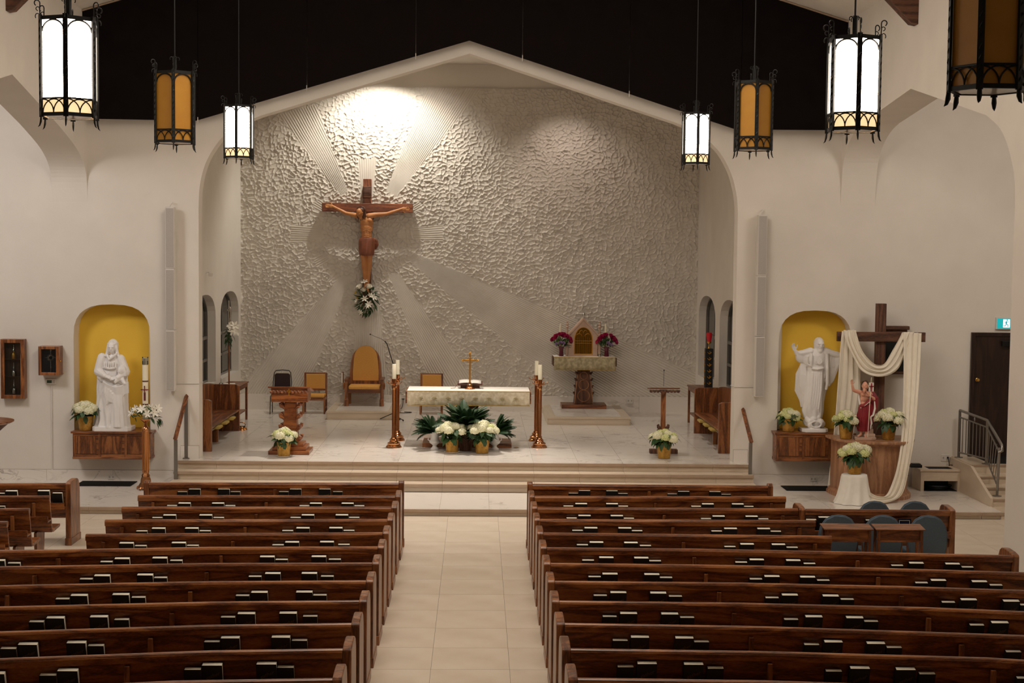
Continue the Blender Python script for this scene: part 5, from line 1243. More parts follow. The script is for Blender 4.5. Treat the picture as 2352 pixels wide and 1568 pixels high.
# low marble cabinet with grille and open front
f0, f1 = onZ(2118, 1128, ZP), onZ(2205, 1128, ZP); Yf = f0.y; zt = onY(2118, 1078, Yf).z
t = thing('marble_vent_box', 'low beige marble box with a top grille and dark open front beside the steps', 'box', (f0.x, Yf, ZP)); W_ = f1.x-f0.x-.03; H_ = zt-ZP; D_ = YW-.04-Yf
ob('side', G().box(-.03, .03, 0, D_, 0, H_-.03), m_trav, t); ob('side', G().box(W_-.03, W_+.03, 0, D_, 0, H_-.03), m_trav, t)
ob('front_panel', G().box(.03, W_-.03, 0, .02, H_*.48, H_-.03), m_trav, t)
ob('top_slab', G().prism([[(-.05, -.02), (W_+.04, -.02), (W_+.04, D_), (-.05, D_)], [(.15, .10), (W_-.08, .10), (W_-.08, D_-.14), (.15, D_-.14)]], H_-.03, H_, 'z'), m_trav, t)
ob('back', G().box(.03, W_-.03, D_-.03, D_, 0, H_-.03), m_black, t); ob('floor_plate', G().box(.03, W_-.03, .03, D_-.03, 0, .01), m_black, t)
for k in range(10): y = .11+(D_-.26)*k/9; ob('grille_bar', G().box(.15, W_-.08, y-.006, y+.006, H_-.02, H_-.008), m_iron, t)
cbl = thing('cable_coil', 'coil of black cable inside the open front of the marble box', 'cable', (f0.x+W_/2, Yf+.22, ZP+.02))
for k in range(4): ob('loop', G().tube([((.22+.02*k)*math.cos(a), (.14+.01*k)*math.sin(a), .012+.018*k) for a in [2*PI*j/20 for j in range(21)]], .009, 5), m_black, cbl, smooth=60)
q = onY(2105, 1062, Yf+.25); t = thing('black_device', 'small flat black device lying at the left end of the marble box', 'device', (f0.x-.0, Yf+.3, zt+.001))
ob('case', G().box(-.16, .06, -.08, .08, 0, .055), m_black, t, bev=.008); ob('lid', G().box(-.12, .04, -.06, .06, .055, .07), m_iron, t, bev=.004)
q = onY(2171, 1051, YW-.0); outlet('white double outlet with a black plug above the marble box', (q.x, YW-.001, q.z), w=.16, h=.13)
t = thing('power_cord', 'black cord from the double outlet down into the marble box', 'cord', (q.x+.04, YW-.02, q.z)); ob('plug', G().ball((0, -.02, .01), (.02, .025, .02), 8, 6), m_black, t)
ob('cable', G().tube(curve3([(0, -.04, 0), (.015, -.06, -.12), (-.0, -.07, -.22), (.0, -.12, zt-q.z+.02), (.1, -.2, zt-q.z+.012)]), .008, 5), m_black, t, smooth=60)
# stair railing
t = thing('stair_railing', 'grey steel railing with thin balusters beside the marble side steps', 'railing', (X0b+.12, YS0, ZP))
def RP(px, py, Y): q = onY(px, py, Y); return Vector((q.x, q.y-YS0, q.z-ZP))
xr = .0
yt = YW-.25-YS0; y1 = .0
H1 = .95
pts_t = [(xr+.02, yt, 4*RS+H1-.02), (xr, 3*TS+.05, 4*RS+H1), (xr+.02, .18, RS+H1-.02), (xr+.02, .10, RS+H1-.08)]
# follow the photograph: top rail from the wall down to the first tread
T0, T1, T2 = RP(2205, 942, 26.85), RP(2268, 965, 26.0), RP(2301, 1022, 25.05); ox = X0b+.12
Q = [Vector((v.x-ox, v.y, v.z)) for v in (T0, T1, T2)]
base = [Vector((Q[0].x, Q[0].y, 4*RS)), Vector((Q[1].x, Q[1].y, 4*RS)), Vector((Q[2].x-.05, Q[2].y+.02, RS))]
ob('hand_rail', G().tube([Q[0], Q[1], Q[2], Q[2]+Vector((-.0, -.03, -.10)), Q[2]+Vector((-.06, .0, -.13))], .026, 8), m_steel, t, smooth=60)
ob('mid_rail', G().tube([Q[0]-Vector((0, 0, .13)), Q[1]-Vector((0, 0, .13)), Q[2]-Vector((0.03, -.03, .13))], .016, 6), m_steel, t)
ob('bottom_rail', G().tube([base[0]+Vector((0, 0, .10)), base[1]+Vector((0, 0, .10)), base[2]+Vector((0, .05, .22))], .016, 6), m_steel, t)
for k, (b, q_) in enumerate(((base[0], Q[0]), (base[1], Q[1]), (base[2], Q[2]-Vector((.03, -.03, .05))))):
    ob('post', G().tube([b, Vector((q_.x, q_.y, q_.z))], .026, 4), m_steel, t); ob('foot_plate', G().lathe([(0, 0), (.08, 0), (.08, .012), (0, .012)], 12, tuple(b)), m_steel, t)
for a, b, n in ((0, 1, 8), (1, 2, 6)):
    for k in range(1, n):
        f_ = k/n; lo = base[a].lerp(base[b]+(Vector((0, .05, .12)) if b == 2 else Vector()), f_)+Vector((0, 0, .10)); hi = Q[a].lerp(Q[b], f_)-Vector((0, 0, .13)); ob('baluster', G().tube([lo, hi], .009, 5), m_steel, t)
ob('ring_ornament', G().tube([Q[0].lerp(Q[1], .55)+Vector((.045*math.cos(a)*.5, .045*math.cos(a), -.065+.045*math.sin(a))) for a in [2*PI*k/14 for k in range(15)]], .008, 5), m_steel, t, smooth=60)
# dark wall-mounted screen behind the cross
s0, s1 = onY(2040, 855, YW-.06), onY(2079, 770, YW-.06)
t = thing('framed_board', 'black noticeboard in a dark wooden frame on the wall behind the wooden cross', 'board', (s0.x-.15, YW, s0.z)); W_ = s1.x-s0.x+.15; H_ = s1.z-s0.z+.08
ob('panel', G().box(0, W_, -.07, -.002, 0, H_), m_black, t); ob('frame', G().prism([[(-.03, -.03), (W_+.03, -.03), (W_+.03, H_+.03), (-.03, H_+.03)], [(.02, .02), (W_-.02, .02), (W_-.02, H_-.02), (.02, H_-.02)]], -.10, -.004, 'y'), m_walnutx, t, bev=.006)
ob('cornice', G().box(-.06, W_+.06, -.15, -.002, H_+.03, H_+.10), m_walnutx, t, bev=.012)
# ================================================================== PLANTS AND FLOWERS
rp = random.Random(11)
def floret_ball(r, n, seed, col):
    q = random.Random(seed); g = G(); g.ball((0, 0, 0), (r*.86, r*.86, r*.66), 12, 8)
    for i in range(n):
        z = 1-1.6*(i+.5)/n; a = i*2.39996; rr = math.sqrt(max(0, 1-z*z))
        nrm = Vector((rr*math.cos(a), rr*math.sin(a), z)); c = Vector((nrm.x*r, nrm.y*r, nrm.z*r*.8))*q.uniform(.94, 1.06)
        t1 = nrm.orthogonal().normalized(); t2 = nrm.cross(t1); s = r*.24*q.uniform(.85, 1.15); a0 = q.random()*2
        for k in range(4):
            b = a0+PI/2*k; d1 = t1*math.cos(b)+t2*math.sin(b); d2 = t1*math.cos(b+PI/2)+t2*math.sin(b+PI/2)
            g.add([c, c+d1*s*.6+d2*s*.45+nrm*s*.15, c+d1*s*1.1+nrm*s*q.uniform(-.1, .25), c+d1*s*.6-d2*s*.45+nrm*s*.15], [(0, 1, 2, 3)])
    me = g.mesh('bloom'); me.materials.append(col); return me
BLOOM = [floret_ball(.085, 70, 1, m_hyd), floret_ball(.078, 64, 2, m_hyd), floret_ball(.07, 56, 3, m_hydg)]
def leaf_mesh(L_, W_, droop, mt, n=6, fold=.15, name='leaf'):
    rs = []
    for i in range(n+1):
        t = i/n; w = W_*math.sin(PI*min(t**.8, 1))*.5+.001; x = L_*t; z = -droop*L_*t*t
        rs.append([(x, -w, z+fold*w), (x, 0, z), (x, w, z+fold*w)])
    me = G().rings(rs, closed=False, caps=False).mesh(name, 60); me.materials.append(mt); return me
LEAF = [leaf_mesh(.16, .10, .35, m_leaf), leaf_mesh(.14, .09, .7, m_leaf), leaf_mesh(.12, .08, .1, m_leaf)]
def put(name, me, parent, loc, az, el, s=1.0, roll=0):
    o = link(name, me, None, parent, loc); o.rotation_euler = (Matrix.Rotation(az, 4, 'Z') @ Matrix.Rotation(-el, 4, 'Y') @ Matrix.Rotation(roll, 4, 'X')).to_euler(); o.scale = (s, s, s); return o
def pot_mesh(r0, r1, h):
    g = G(); rs = []; n = 28; m_ = 14
    for j in range(m_+1):
        t = j/m_; r = r0+(r1-r0)*t
        rs.append([((r+.0025*math.sin(i*PI+j*PI))*math.cos(2*PI*i/n), (r+.0025*math.sin((i+j)*PI*.5))*math.sin(2*PI*i/n), h*t) for i in range(n)])
    rs.append([(x*.92, y*.92, h) for x, y, z in rs[-1]]); rs.append([(x*.9, y*.9, h*.75) for x, y, z in rs[-1]])
    g.rings(rs); return g
def hydrangea(label, loc, H_, W_, nb, seed, pot=(.115, .14, .25), dish=False, green=.15, hole=False, topflat=.0, front_leaf=True):
    q = random.Random(seed); t = thing('potted_hydrangea', label, 'plant', loc, q.random()*.3, 'potted white hydrangeas')
    z0 = .006
    if dish: ob('saucer', G().lathe([(0, 0), (.125, 0), (.16, .018), (.16, .024), (.12, .01), (0, .01)], 24), m_clear, t, smooth=40)
    p_ = ob('pot', pot_mesh(*pot), m_pot, t, smooth=50); p_.location = (0, 0, z0)
    ph = pot[2]; ob('soil', G().lathe([(0, ph*.8), (pot[1]*.88, ph*.8), (pot[1]*.88, ph*.86), (0, ph*.88)], 14), m_iron, t)
    R_ = W_/2-.06; zc = H_-.10
    nb += 3
    for i in range(nb):
        if i == 0 and not hole: a, rr = 0, 0.02
        else:
            a = i*2.39996+q.uniform(-.25, .25); rr = R_*math.sqrt((i+.3)/nb)
        z = zc-.13*(rr/max(R_, .01))**2-.02*q.random()
        # stem
        x, y = rr*math.cos(a), rr*math.sin(a)
        b = put('bloom', BLOOM[2 if q.random() < green else q.randrange(2)], t, (x, y, z), q.random()*6, 0, q.uniform(1.05, 1.35)*(1 if rr < R_*.8 else .95))
        ob('stem', G().tube([(x*.15, y*.15, ph*.8), (x*.6, y*.6, ph+(z-ph)*.5), (x, y, z-.02)], .005, 4), m_leaf, t)
    for i in range(44):
        a = i*2.39996+q.random()*.5; lv = i % 4; rr = R_*(.45, .8, .95, 1.15)[lv]*q.uniform(.8, 1.1); z = ph+(.07, .03, .10, .13)[lv]*(zc-ph)/.2+q.uniform(-.02, .03)
        el = q.uniform(-.8, .2)
        put('leaf', LEAF[q.randrange(3)], t, (rr*.6*math.cos(a), rr*.6*math.sin(a), z), a, el, q.uniform(.85, 1.15)*(.85+W_*.5), q.uniform(-.4, .4))
    if front_leaf: put('leaf', LEAF[1], t, (.02, -pot[1]*.95, ph+.01), -PI/2+.1, -1.1, 1.0, .1)
    return t
def PX(px, py, Y): v = onY(px, py, Y); return v
s1 = onZ(652, 1048, ZS); hydrangea('white hydrangea in a gold basket pot on a saucer before the left reading desk', (s1.x, s1.y, ZS), .60, .56, 9, 21, (.115, .14, .28), True)
s1 = onZ(1525, 1052, ZS); hydrangea('white hydrangea in a gold foil pot before the slim right lectern', (s1.x, s1.y, ZS), .62, .60, 8, 22, (.12, .145, .30), False, .35)
s1 = onZ(1038, 1039, ZS); hydrangea('white hydrangea in a gold pot before the altar, the left of the pair', (s1.x, s1.y, ZS), .66, .68, 9, 23, (.12, .13, .26), True, .15, True)
s1 = onZ(1107, 1040, ZS); hydrangea('white hydrangea in a gold pot before the altar, the right of the pair', (s1.x, s1.y, ZS), .68, .66, 11, 24, (.125, .15, .27), False, .12, True)
s1 = onY(197, 985, 26.85); hydrangea('white hydrangea in a gold pot on the left niche cabinet beside the veiled statue', (s1.x, 26.85, zNL+.002), .60, .58, 9, 25, (.115, .15, .27), False, .2)
s1 = onY(1811, 990, 26.88); hydrangea('greenish white hydrangea in a gold pot at the foot of the open-armed statue', (s1.x, 26.88, zNR+.002), .50, .46, 8, 26, (.11, .135, .24), False, .4)
# ---- ferns
def frond(L_, W_, droop, n=16, mt=None):
    g = G(); pts = []
    for i in range(n+1):
        t = i/n; pts.append(Vector((L_*(t-.12*t*t), 0, L_*(.35*t-droop*t*t))))
    g.tube(pts, [.004*(1-i/(n+1)) for i in range(n+1)], 4)
    for i in range(1, n):
        t = i/n; w = W_*math.sin(PI*t**.75)**.8*.5+.01; p = pts[i]; d = (pts[i+1]-pts[i-1]).normalized(); st = L_/n*1.15
        for s_ in (-1, 1):
            a = p-d*st*.4; b = p+d*st*.55; tip = p+Vector((0, s_*w, -.25*w))+d*w*.55
            m1 = a+(tip-a)*.6-d*st*.1; m2 = b+(tip-b)*.6+d*st*.12
            g.add([a, m1, tip, m2, b], [(0, 1, 2, 3, 4)] if s_ < 0 else [(4, 3, 2, 1, 0)])
    me = g.mesh('frond'); me.materials.append(m_fern); return me
FR = [frond(.55, .17, .35), frond(.48, .16, .15), frond(.60, .18, .55)]
def fern(label, loc, n, s, seed, urn=None, bias=None, z0=.25, grp='ferns before the altar'):
    q = random.Random(seed); t = thing('potted_fern', label, 'plant', loc, 0, grp)
    if urn == 'urn':
        ob('urn', G().lathe([(0, 0), (.085, 0), (.085, .018), (.055, .04), (.04, .07), (.05, .09), (.105, .13), (.112, .165), (.09, .19), (.078, .26), (.085, .32), (.10, .345), (.10, .352), (.085, .35), (.07, .3), (0, .29)], 24), m_white, t, smooth=50)
        for s_ in (-1, 1): ob('urn_handle', G().tube([(s_*.10, 0, .17), (s_*.135, 0, .19), (s_*.13, 0, .235), (s_*.085, 0, .24)], .010, 6), m_white, t, smooth=60)
    else: ob('pot', G().lathe([(0, 0), (.12, 0), (.16, z0), (.165, z0+.02), (.14, z0+.01), (0, z0-.03)], 20), m_walnut, t, smooth=50)
    for i in range(n):
        a = i*2.39996+q.uniform(-.2, .2)
        if bias is not None and q.random() < .55: a = bias+q.uniform(-.8, .8)
        el = q.uniform(-.15, 1.0) if i > n*.35 else q.uniform(.6, 1.35)
        put('frond', FR[q.randrange(3)], t, (.04*math.cos(a), .04*math.sin(a), z0+.03), a, el-.15, s*q.uniform(.8, 1.1), q.uniform(-.5, .5))
    return t
s1 = onZ(998, 1033, ZS); fern('arching fern in a white urn at the left of the altar plants', (s1.x, s1.y+.12, ZS), 56, .88, 31, 'urn', PI+.15, .30)
s1 = onZ(1134, 1034, ZS); fern('arching fern in a white urn at the right of the altar plants', (s1.x+.02, s1.y+.14, ZS), 56, .88, 32, 'urn', .1, .30)
s1 = onY(1070, 1000, 28.6); fern('large dark fern standing behind the flowers in front of the altar pedestal', (s1.x, 28.45, ZS), 120, 1.2, 33, None, None, .40)
# ---- cut flowers
def petal_ring(n, L_, W_, up, mt, nm, inner=0):
    g = G()
    for k in range(n):
        a = 2*PI*k/n; M = Matrix.Rotation(a, 4, 'Z')
        rs = []
        for i in range(5):
            t = i/4; w = W_*math.sin(PI*(.08+.86*t))*.5; r = .008+L_*t*(1-.0); z = up*L_*(t-.35*t*t)
            rs.append([M @ Vector((r, -w, z+.1*w)), M @ Vector((r, 0, z-.1*w)), M @ Vector((r, w, z+.1*w))])
        g.rings(rs, closed=False, caps=False)
    if inner: g.ball((0, 0, .012), inner, 6, 5)
    me = g.mesh(nm, 50); me.materials.append(mt); return me
m_lily = mat('lily_petal', '#f3efe2', .6); m_yel = mat('yellow_petal', '#c9a83c', .6); m_mag = noisy('magenta_petal', '#a8164e', '#c42a66', .6, 20); m_pur = mat('lilac_petal', '#b79ac0', .6); m_pink = mat('pink_petal', '#cf3f63', .6)
LILY = petal_ring(6, .10, .045, .55, m_lily, 'lily', .008)
def rose_mesh(r, mt, nm):
    g = G()
    for lay, (rr, h, n) in enumerate(((.35, 1.0, 3), (.62, .95, 4), (.9, .8, 5), (1.1, .55, 6))):
        for k in range(n):
            a = 2*PI*k/n+lay*.6; w = 2*PI/n*.62; rs = []
            for i in range(4):
                t = i/3; R0 = r*rr*(.45+.55*t**.7); z = -r*.5+r*h*t*1.2
                rs.append([(R0*math.cos(a+w*u), R0*math.sin(a+w*u), z-.08*r*abs(u)) for u in (-1, -.4, .4, 1)])
            g.rings(rs, closed=False, caps=False)
    me = g.mesh(nm, 50); me.materials.append(mt); return me
ROSE = rose_mesh(.05, m_lily, 'rose'); TUL = rose_mesh(.042, m_mag, 'tulip'); TULP = rose_mesh(.038, m_pink, 'tulip'); LIL = rose_mesh(.04, m_pur, 'rose'); ROSEY = rose_mesh(.04, m_yel, 'rose')
SPR = leaf_mesh(.15, .035, .5, m_leaf, 5, .1, 'spray_leaf'); BLADE = leaf_mesh(.20, .03, .25, mat('light_leaf', '#6f9a3a', .5), 5, .2, 'blade_leaf')
def bouquet(name, label, loc, flowers, leaves, seed, cat='flowers', Ln=None, grp=None):
    """flowers: (mesh, x, z, y, az, el, s)"""
    q = random.Random(seed); t = thing(name, label, cat, loc, 0, grp)
    for me, x, z, y, s in flowers:
        o = link(me.name.split('.')[0], me, None, t, (x, y, z)); d = Vector((x*1.2+q.uniform(-.08, .08), -.22, (z-(Ln or 0))*.6+.12)); o.rotation_euler = d.to_track_quat('Z', 'Y').to_euler(); o.scale = (s, s, s)
    for x, z, y, a, s, me in leaves:
        o = link('leaf', me, None, t, (x, y, z)); o.rotation_euler = (Matrix.Rotation(q.uniform(-.9, .9), 4, 'Z') @ Matrix.Rotation(-a, 4, 'Y') @ Matrix.Rotation(q.uniform(-1, 1), 4, 'X')).to_euler(); o.scale = (s, s, s)
    return t
q = random.Random(5); YX = YB-.33; s_ = YX/FPX
def L0(px, py, cx=843, cy=690): return (px-cx)*s_, (cy-py)*s_
fl = []
for me, px, py, sc in ((LILY, 838, 648, .95), (ROSE, 826, 658, 1.5), (ROSE, 848, 657, 1.6), (ROSE, 836.5, 665, 1.3), (LILY, 858, 682, 1.0), (LILY, 839, 686, .9), (LILY, 848, 698, .95), (LILY, 852, 678, .8), (ROSEY, 818, 672, .8), (ROSEY, 822, 684, .8), (LILY, 820, 690, .6), (LILY, 831, 716, .7), (LILY, 845, 702, .7)):
    x, z = L0(px, py); fl.append((me, x, z, -.17, sc))
lv = []
for i in range(280):
    a = q.random()*2*PI; rr = math.sqrt(q.random()); x = rr*math.cos(a)*.25; z = rr*math.sin(a)*.34; x *= (1-.35*max(0, -z/.33))
    lv.append((x, z, q.uniform(-.12, -.02), math.atan2(z-.1, x if abs(x) > .02 else .02*(1 if q.random() > .5 else -1)) if q.random() < .8 else -PI/2, q.uniform(.6, 1.05), SPR))
c0 = onY(843, 690, YX); bouquet('crucifix_spray', 'spray of white lilies and roses with greenery hung at the foot of the crucifix', (c0.x, YX, c0.z), fl, lv, 41)
# vases of magenta tulips beside the tabernacle
def vase_bouquet(label, px, seed, side):
    Y_ = Yt-.02; p = onY(px, 820, Y_); q = random.Random(seed)
    fl, lv = [], []
    for i in range(24):
        x = q.uniform(-.25, .25); z = .36+.16*(1-(x/.28)**2)+q.uniform(-.05, .03); fl.append(((TUL, TULP)[q.random() < .3], x, z, q.uniform(-.12, .08), q.uniform(1.1, 1.4)))
    for i in range(4): fl.append((LIL, q.uniform(-.13, .13), q.uniform(.30, .36), -.15, 1.0))
    for i in range(70): x = q.uniform(-.22, .22); lv.append((x*.6, .22+q.random()*.15, q.uniform(-.1, .05), PI/2-x*4+q.uniform(-.5, .5), q.uniform(.7, 1.1), SPR if q.random() < .75 else BLADE))
    t = bouquet('tulip_vase', label, (p.x, Y_, zt2), fl, lv, seed, 'flowers', .3, 'tulip vases on the tabernacle altar')
    ob('vase', G().lathe([(0, 0), (.055, 0), (.058, .02), (.048, .1), (.052, .17), (.075, .235), (.07, .235), (.045, .15), (0, .12)], 18), mat('cranberry_glass', '#5a1a2c', .15) if 'cranberry_glass' not in bpy.data.materials else bpy.data.materials['cranberry_glass'], t, smooth=50)
vase_bouquet('magenta tulips and lilac roses in a dark red vase left of the tabernacle', 1289, 51, -1)
vase_bouquet('magenta tulips and lilac roses in a dark red vase right of the tabernacle', 1393, 52, 1)
# processional cross posy
q = random.Random(8); c0 = onY(535, 760, 31.5); fl = [(LILY, .05+.05*math.cos(a), .10*math.sin(a)+.02*i, -.06, 1.1) for i, a in enumerate((0, 1.2, 2.4, -.9, -2, 3.3))]
lv = [(q.uniform(-.14, .02), q.uniform(-.3, .1), q.uniform(-.04, .06), q.uniform(-2.2, -.6), .9, SPR) for i in range(34)]
bouquet('cross_posy', 'small white lily posy tied to the processional cross at the left window', (c0.x-.02, 31.5, c0.z), fl, lv, 43)
# ---- paschal candle
pc_ = onZ(335, 1124, ZP); PXx, PYy = pc_.x, pc_.y
def pz(py): return onY(335, py, PYy).z-ZP
t = thing('paschal_candlestick', 'tall polished bronze paschal candlestick on claw feet left of the steps', 'candlestick', (PXx, PYy, ZP))
ob('base', G().lathe([(0, .03), (.13, .03), (.14, .06), (.12, .10), (.10, .13), (.09, .20), (.07, .24), (.075, .27), (.055, .30), (.06, .33), (0, .33)], 6), m_bronze, t, smooth=30)
for k in range(6): a = PI/3*k; ob('claw_foot', G().tube([(.11*math.cos(a), .11*math.sin(a), .06), (.145*math.cos(a), .145*math.sin(a), .05), (.16*math.cos(a), .16*math.sin(a), .01)], [.02, .022, .018], 6), m_bronze, t, smooth=60)
zt_p = pz(985)
ob('shaft', G().lathe([(.062, .32), (.056, .5), (.054, zt_p-.02), (.06, zt_p)], 20), m_bronze, t, smooth=60)
ob('collar', G().lathe([(.054, zt_p-.02), (.068, zt_p), (.06, zt_p+.03), (.03, zt_p+.06), (.028, zt_p+.12), (.09, zt_p+.17), (.10, zt_p+.19), (0, zt_p+.19)], 16), m_bronze, t, smooth=40)
for k in range(8): a = 2*PI*k/8; ob('flute', G().tube([(.058*math.cos(a), .058*math.sin(a), .36), (.056*math.cos(a), .056*math.sin(a), zt_p-.05)], .008, 4), m_bronze2, t, smooth=60)
zc0, zc1 = zt_p+.19, pz(822)
ob('candle', G().lathe([(0, zc0), (.051, zc0), (.051, zc1), (0, zc1)], 20), m_wax, t, smooth=40)
ob('glass_follower', G().lathe([(.054, zc1-.12), (.056, zc1+.02), (.05, zc1+.02), (.052, zc1-.12)], 20), m_gl, t, smooth=40)
for z in (pz(875), pz(928)): ob('red_band', G().lathe([(.052, z-.012), (.0535, z-.012), (.0535, z+.012), (.052, z+.012)], 20), m_walnut, t)
zx = pz(894); ob('candle_cross', G().box(-.008, .008, -.062, -.052, zx-.20, zx+.07).box(-.07, .07, -.062, -.052, zx-.008, zx+.008), m_redrobe, t)
ob('candle_figure', G().box(-.018, .018, -.058, -.05, zx-.20, zx-.05), m_walnut, t)
for dx, dz in ((0, .06), (-.05, 0), (.05, 0), (0, 0), (0, -.08)): ob('grain', G().ball((dx, -.064, zx+dz), .011, 8, 6), m_walnut, t)
q = random.Random(6); fl = []; 
for i in range(11): a = 2*PI*i/11; fl.append((LILY, .24*math.cos(a)*q.uniform(.5, 1.1), q.uniform(-.02, .10), .16*math.sin(a)-.05, q.uniform(.7, 1.0)))
lv = [(q.uniform(-.22, .24), q.uniform(-.10, .06), q.uniform(-.15, .1), q.uniform(-.9, .9)+(PI if q.random() < .5 else 0), q.uniform(.5, .9), SPR) for i in range(90)]+[(.2+q.random()*.1, -.05-q.random()*.15, -.05, -.9, .9, SPR) for i in range(10)]
bouquet('candle_wreath', 'ring of white lilies and trailing greenery around the paschal candle', (PXx, PYy, ZP+pz(947)), fl, lv, 44)
# ================================================================== CARVED AND PLASTER FIGURES
def cap_(g, a, b, ra, rb, n=10):
    """tapered limb with rounded ends"""
    a, b = Vector(a), Vector(b); g.tube([a, a.lerp(b, .33), a.lerp(b, .66), b], [ra, ra*.7+rb*.3+abs(ra-rb)*.15, ra*.3+rb*.7, rb], n); g.ball(a, ra, n, 6); g.ball(b, rb, n, 6)
def limb(g, pts, rs): 
    for (a, b), (r, s) in zip(zip(pts, pts[1:]), zip(rs, rs[1:])): cap_(g, a, b, r, s)
def hand(g, w, d, up, s=1.0, curl=.3):
    """palm and five fingers from wrist w along d; up = back-of-hand normal"""
    w, d, up = Vector(w), Vector(d).normalized(), Vector(up).normalized(); sd = d.cross(up).normalized(); up = sd.cross(d).normalized()
    M = Matrix((d, sd, up)).transposed()
    g.ball(w+d*.045*s, (.05*s, .038*s, .016*s), 10, 6, M)
    for k, (o, L_) in enumerate(((-.028, .062), (-.010, .075), (.010, .070), (.027, .055))):
        b = w+d*.078*s+sd*o*s; m_ = b+d*L_*.5*s-up*curl*.012*s; e = m_+d*L_*.45*s-up*curl*.045*s
        g.tube([b, m_, e], [.0095*s, .0085*s, .0065*s], 6); g.ball(e, .0068*s, 6, 4)
    b = w+d*.03*s-sd*.035*s; g.tube([b, b-sd*.028*s+d*.022*s, b-sd*.036*s+d*.052*s-up*.01*s], [.012*s, .010*s, .008*s], 6)
def head(g, c, s, face=(0, -1, 0), beard=False, tilt=0):
    """skull, brow, nose, mouth, chin; face = viewing direction"""
    c = Vector(c); f = Vector(face).normalized(); sx = f.cross(Vector((0, 0, 1))).normalized()*-1; u = sx.cross(f).normalized()*-1
    if u.z < 0: u = -u
    M = Matrix((sx, f, u)).transposed()
    def at(x, y, z): return c+sx*x*s+f*y*s+u*z*s
    g.ball(c, (.072*s, .092*s, .105*s), 14, 10, M); g.ball(at(0, .025, -.035), (.055*s, .066*s, .078*s), 12, 8, M)
    g.tube([at(0, .085, .02), at(0, .108, -.018), at(0, .092, -.026)], [.008*s, .014*s, .012*s], 6)
    for q in (-1, 1):
        g.tube([at(q*.012, .088, .026), at(q*.03, .088, .030), at(q*.05, .070, .022)], [.008*s, .010*s, .007*s], 5)
        g.ball(at(q*.028, .076, .010), .011*s, 7, 5); g.ball(at(q*.038, .066, -.022), (.016*s)*1, 7, 5); g.ball(at(q*.072, -.0, -.005), (.010*s, .016*s, .024*s), 7, 5, M)
    g.tube([at(-.022, .082, -.048), at(0, .090, -.046), at(.022, .082, -.048)], .007*s, 5); g.tube([at(-.018, .080, -.060), at(0, .088, -.061), at(.018, .080, -.060)], .0065*s, 5)
    g.ball(at(0, .070, -.083), .020*s, 8, 6)
    if beard: g.ball(at(0, .06, -.095), (.045*s, .04*s, .05*s), 10, 6, M); g.tube([at(-.03, .05, -.11), at(0, .07, -.15), at(.03, .05, -.11)], .018*s, 6); g.tube([at(-.03, .083, -.05), at(0, .095, -.038), at(.03, .083, -.05)], .008*s, 5)
    return at
def robe(g, secs, n=96):
    """secs: (z, cx, cy, rx, ry, fold amplitude, folds, phase)"""
    rs = []
    for z, cx, cy, rx, ry, fa, nf, ph in secs:
        r = []
        for j in range(n):
            t = 2*PI*j/n; k = 1+fa*(math.cos(nf*t+ph)*.7+.3*math.cos((nf*.6+2.3)//1*t+ph*2)); k = 1+(k-1)*1.5; r.append((cx+rx*math.cos(t)*k, cy+ry*math.sin(t)*k, z))
        rs.append(r)
    # interpolate between sections
    out = []
    for a, b in zip(rs, rs[1:]):
        for i in range(4): out.append([tuple(p[k]*(1-i/4)+q[k]*i/4 for k in range(3)) for p, q in zip(a, b)])
    out.append(rs[-1]); g.rings(out)
# ---- crucifix ----------------------------------------------------------
YF = YB-.27; SC = YF/FPX; o_ = onY(843, 545, YF)
def K(px, py, d=0): return Vector(((px-843)*SC, -d, (545-py)*SC))
t = thing('crucifix', 'large dark reddish wooden cross mounted on the relief wall', 'cross', tuple(o_))
ob('upright', G().box(-.10, .10, 0, .18, K(843, 702).z, K(843, 412).z), wood('cross_oak', '#5a2d18', '#83492c', '#9a5b38', 'z', .5), t, bev=.008)
ob('crossbeam', G().box(K(740, 0).x, K(947, 0).x, -.03, .18, K(0, 487).z, K(0, 467.5).z), wood('cross_oak_x', '#5a2d18', '#8a4d2e', '#a2623c', 'x', .5), t, bev=.01)
for z in (K(0, 430).z, K(0, 600).z): ob('wall_bracket', G().box(-.04, .04, .18, .21, z-.05, z+.05), m_iron, t)
rs = [[(x, -.03-.03*math.sin(PI*i/8*1.0)-(0.02 if i in (0, 8) else 0), K(0, 429+27*i/8).z) for x in (-.105, -.05, 0, .05, .105)] for i in range(9)]
sc_o = ob('scroll', G().rings(rs, closed=False, caps=False), m_walnutx, t, smooth=60); m_ = sc_o.modifiers.new('s', 'SOLIDIFY'); m_.thickness = .015
inri = text_mesh('INRI', .075, .004); q_ = link('inscription', inri, m_maple, t, (0, -.068, K(0, 446).z)); q_.rotation_euler = (PI/2, 0, 0)
c = thing('crucified_figure', 'carved wooden figure with bowed head and loincloth on the wall cross', 'statue', tuple(o_+Vector((0, -.035, 0))))
g = G()
sh = {-1: K(822, 496, .10), 1: K(861, 494, .10)}
limb(g, [sh[-1], K(795, 490.5, .07), K(766, 475.5, .05)], [.062, .045, .030]); limb(g, [sh[1], K(889, 491, .07), K(922, 479.5, .05)], [.062, .045, .030])
hand(g, K(767, 475.8, .05), (-1, 0, .08), (0, 1, 0), 1.4, .5); hand(g, K(921, 479.8, .05), (1, 0, .05), (0, 1, 0), 1.4, .5)
for a, b, rx, ry in ((500, 522, .165, .115), (512, 536, .155, .11), (530, 551, .130, .10), (545, 562, .145, .115)):
    cx = (K(843, (a+b)/2)).x+{500: 0, 512: 0, 530: .0, 545: .01}[a]; g.ball((cx, -.085, (545-(a+b)/2)*SC), (rx, ry, (b-a)*SC*.75), 16, 10)
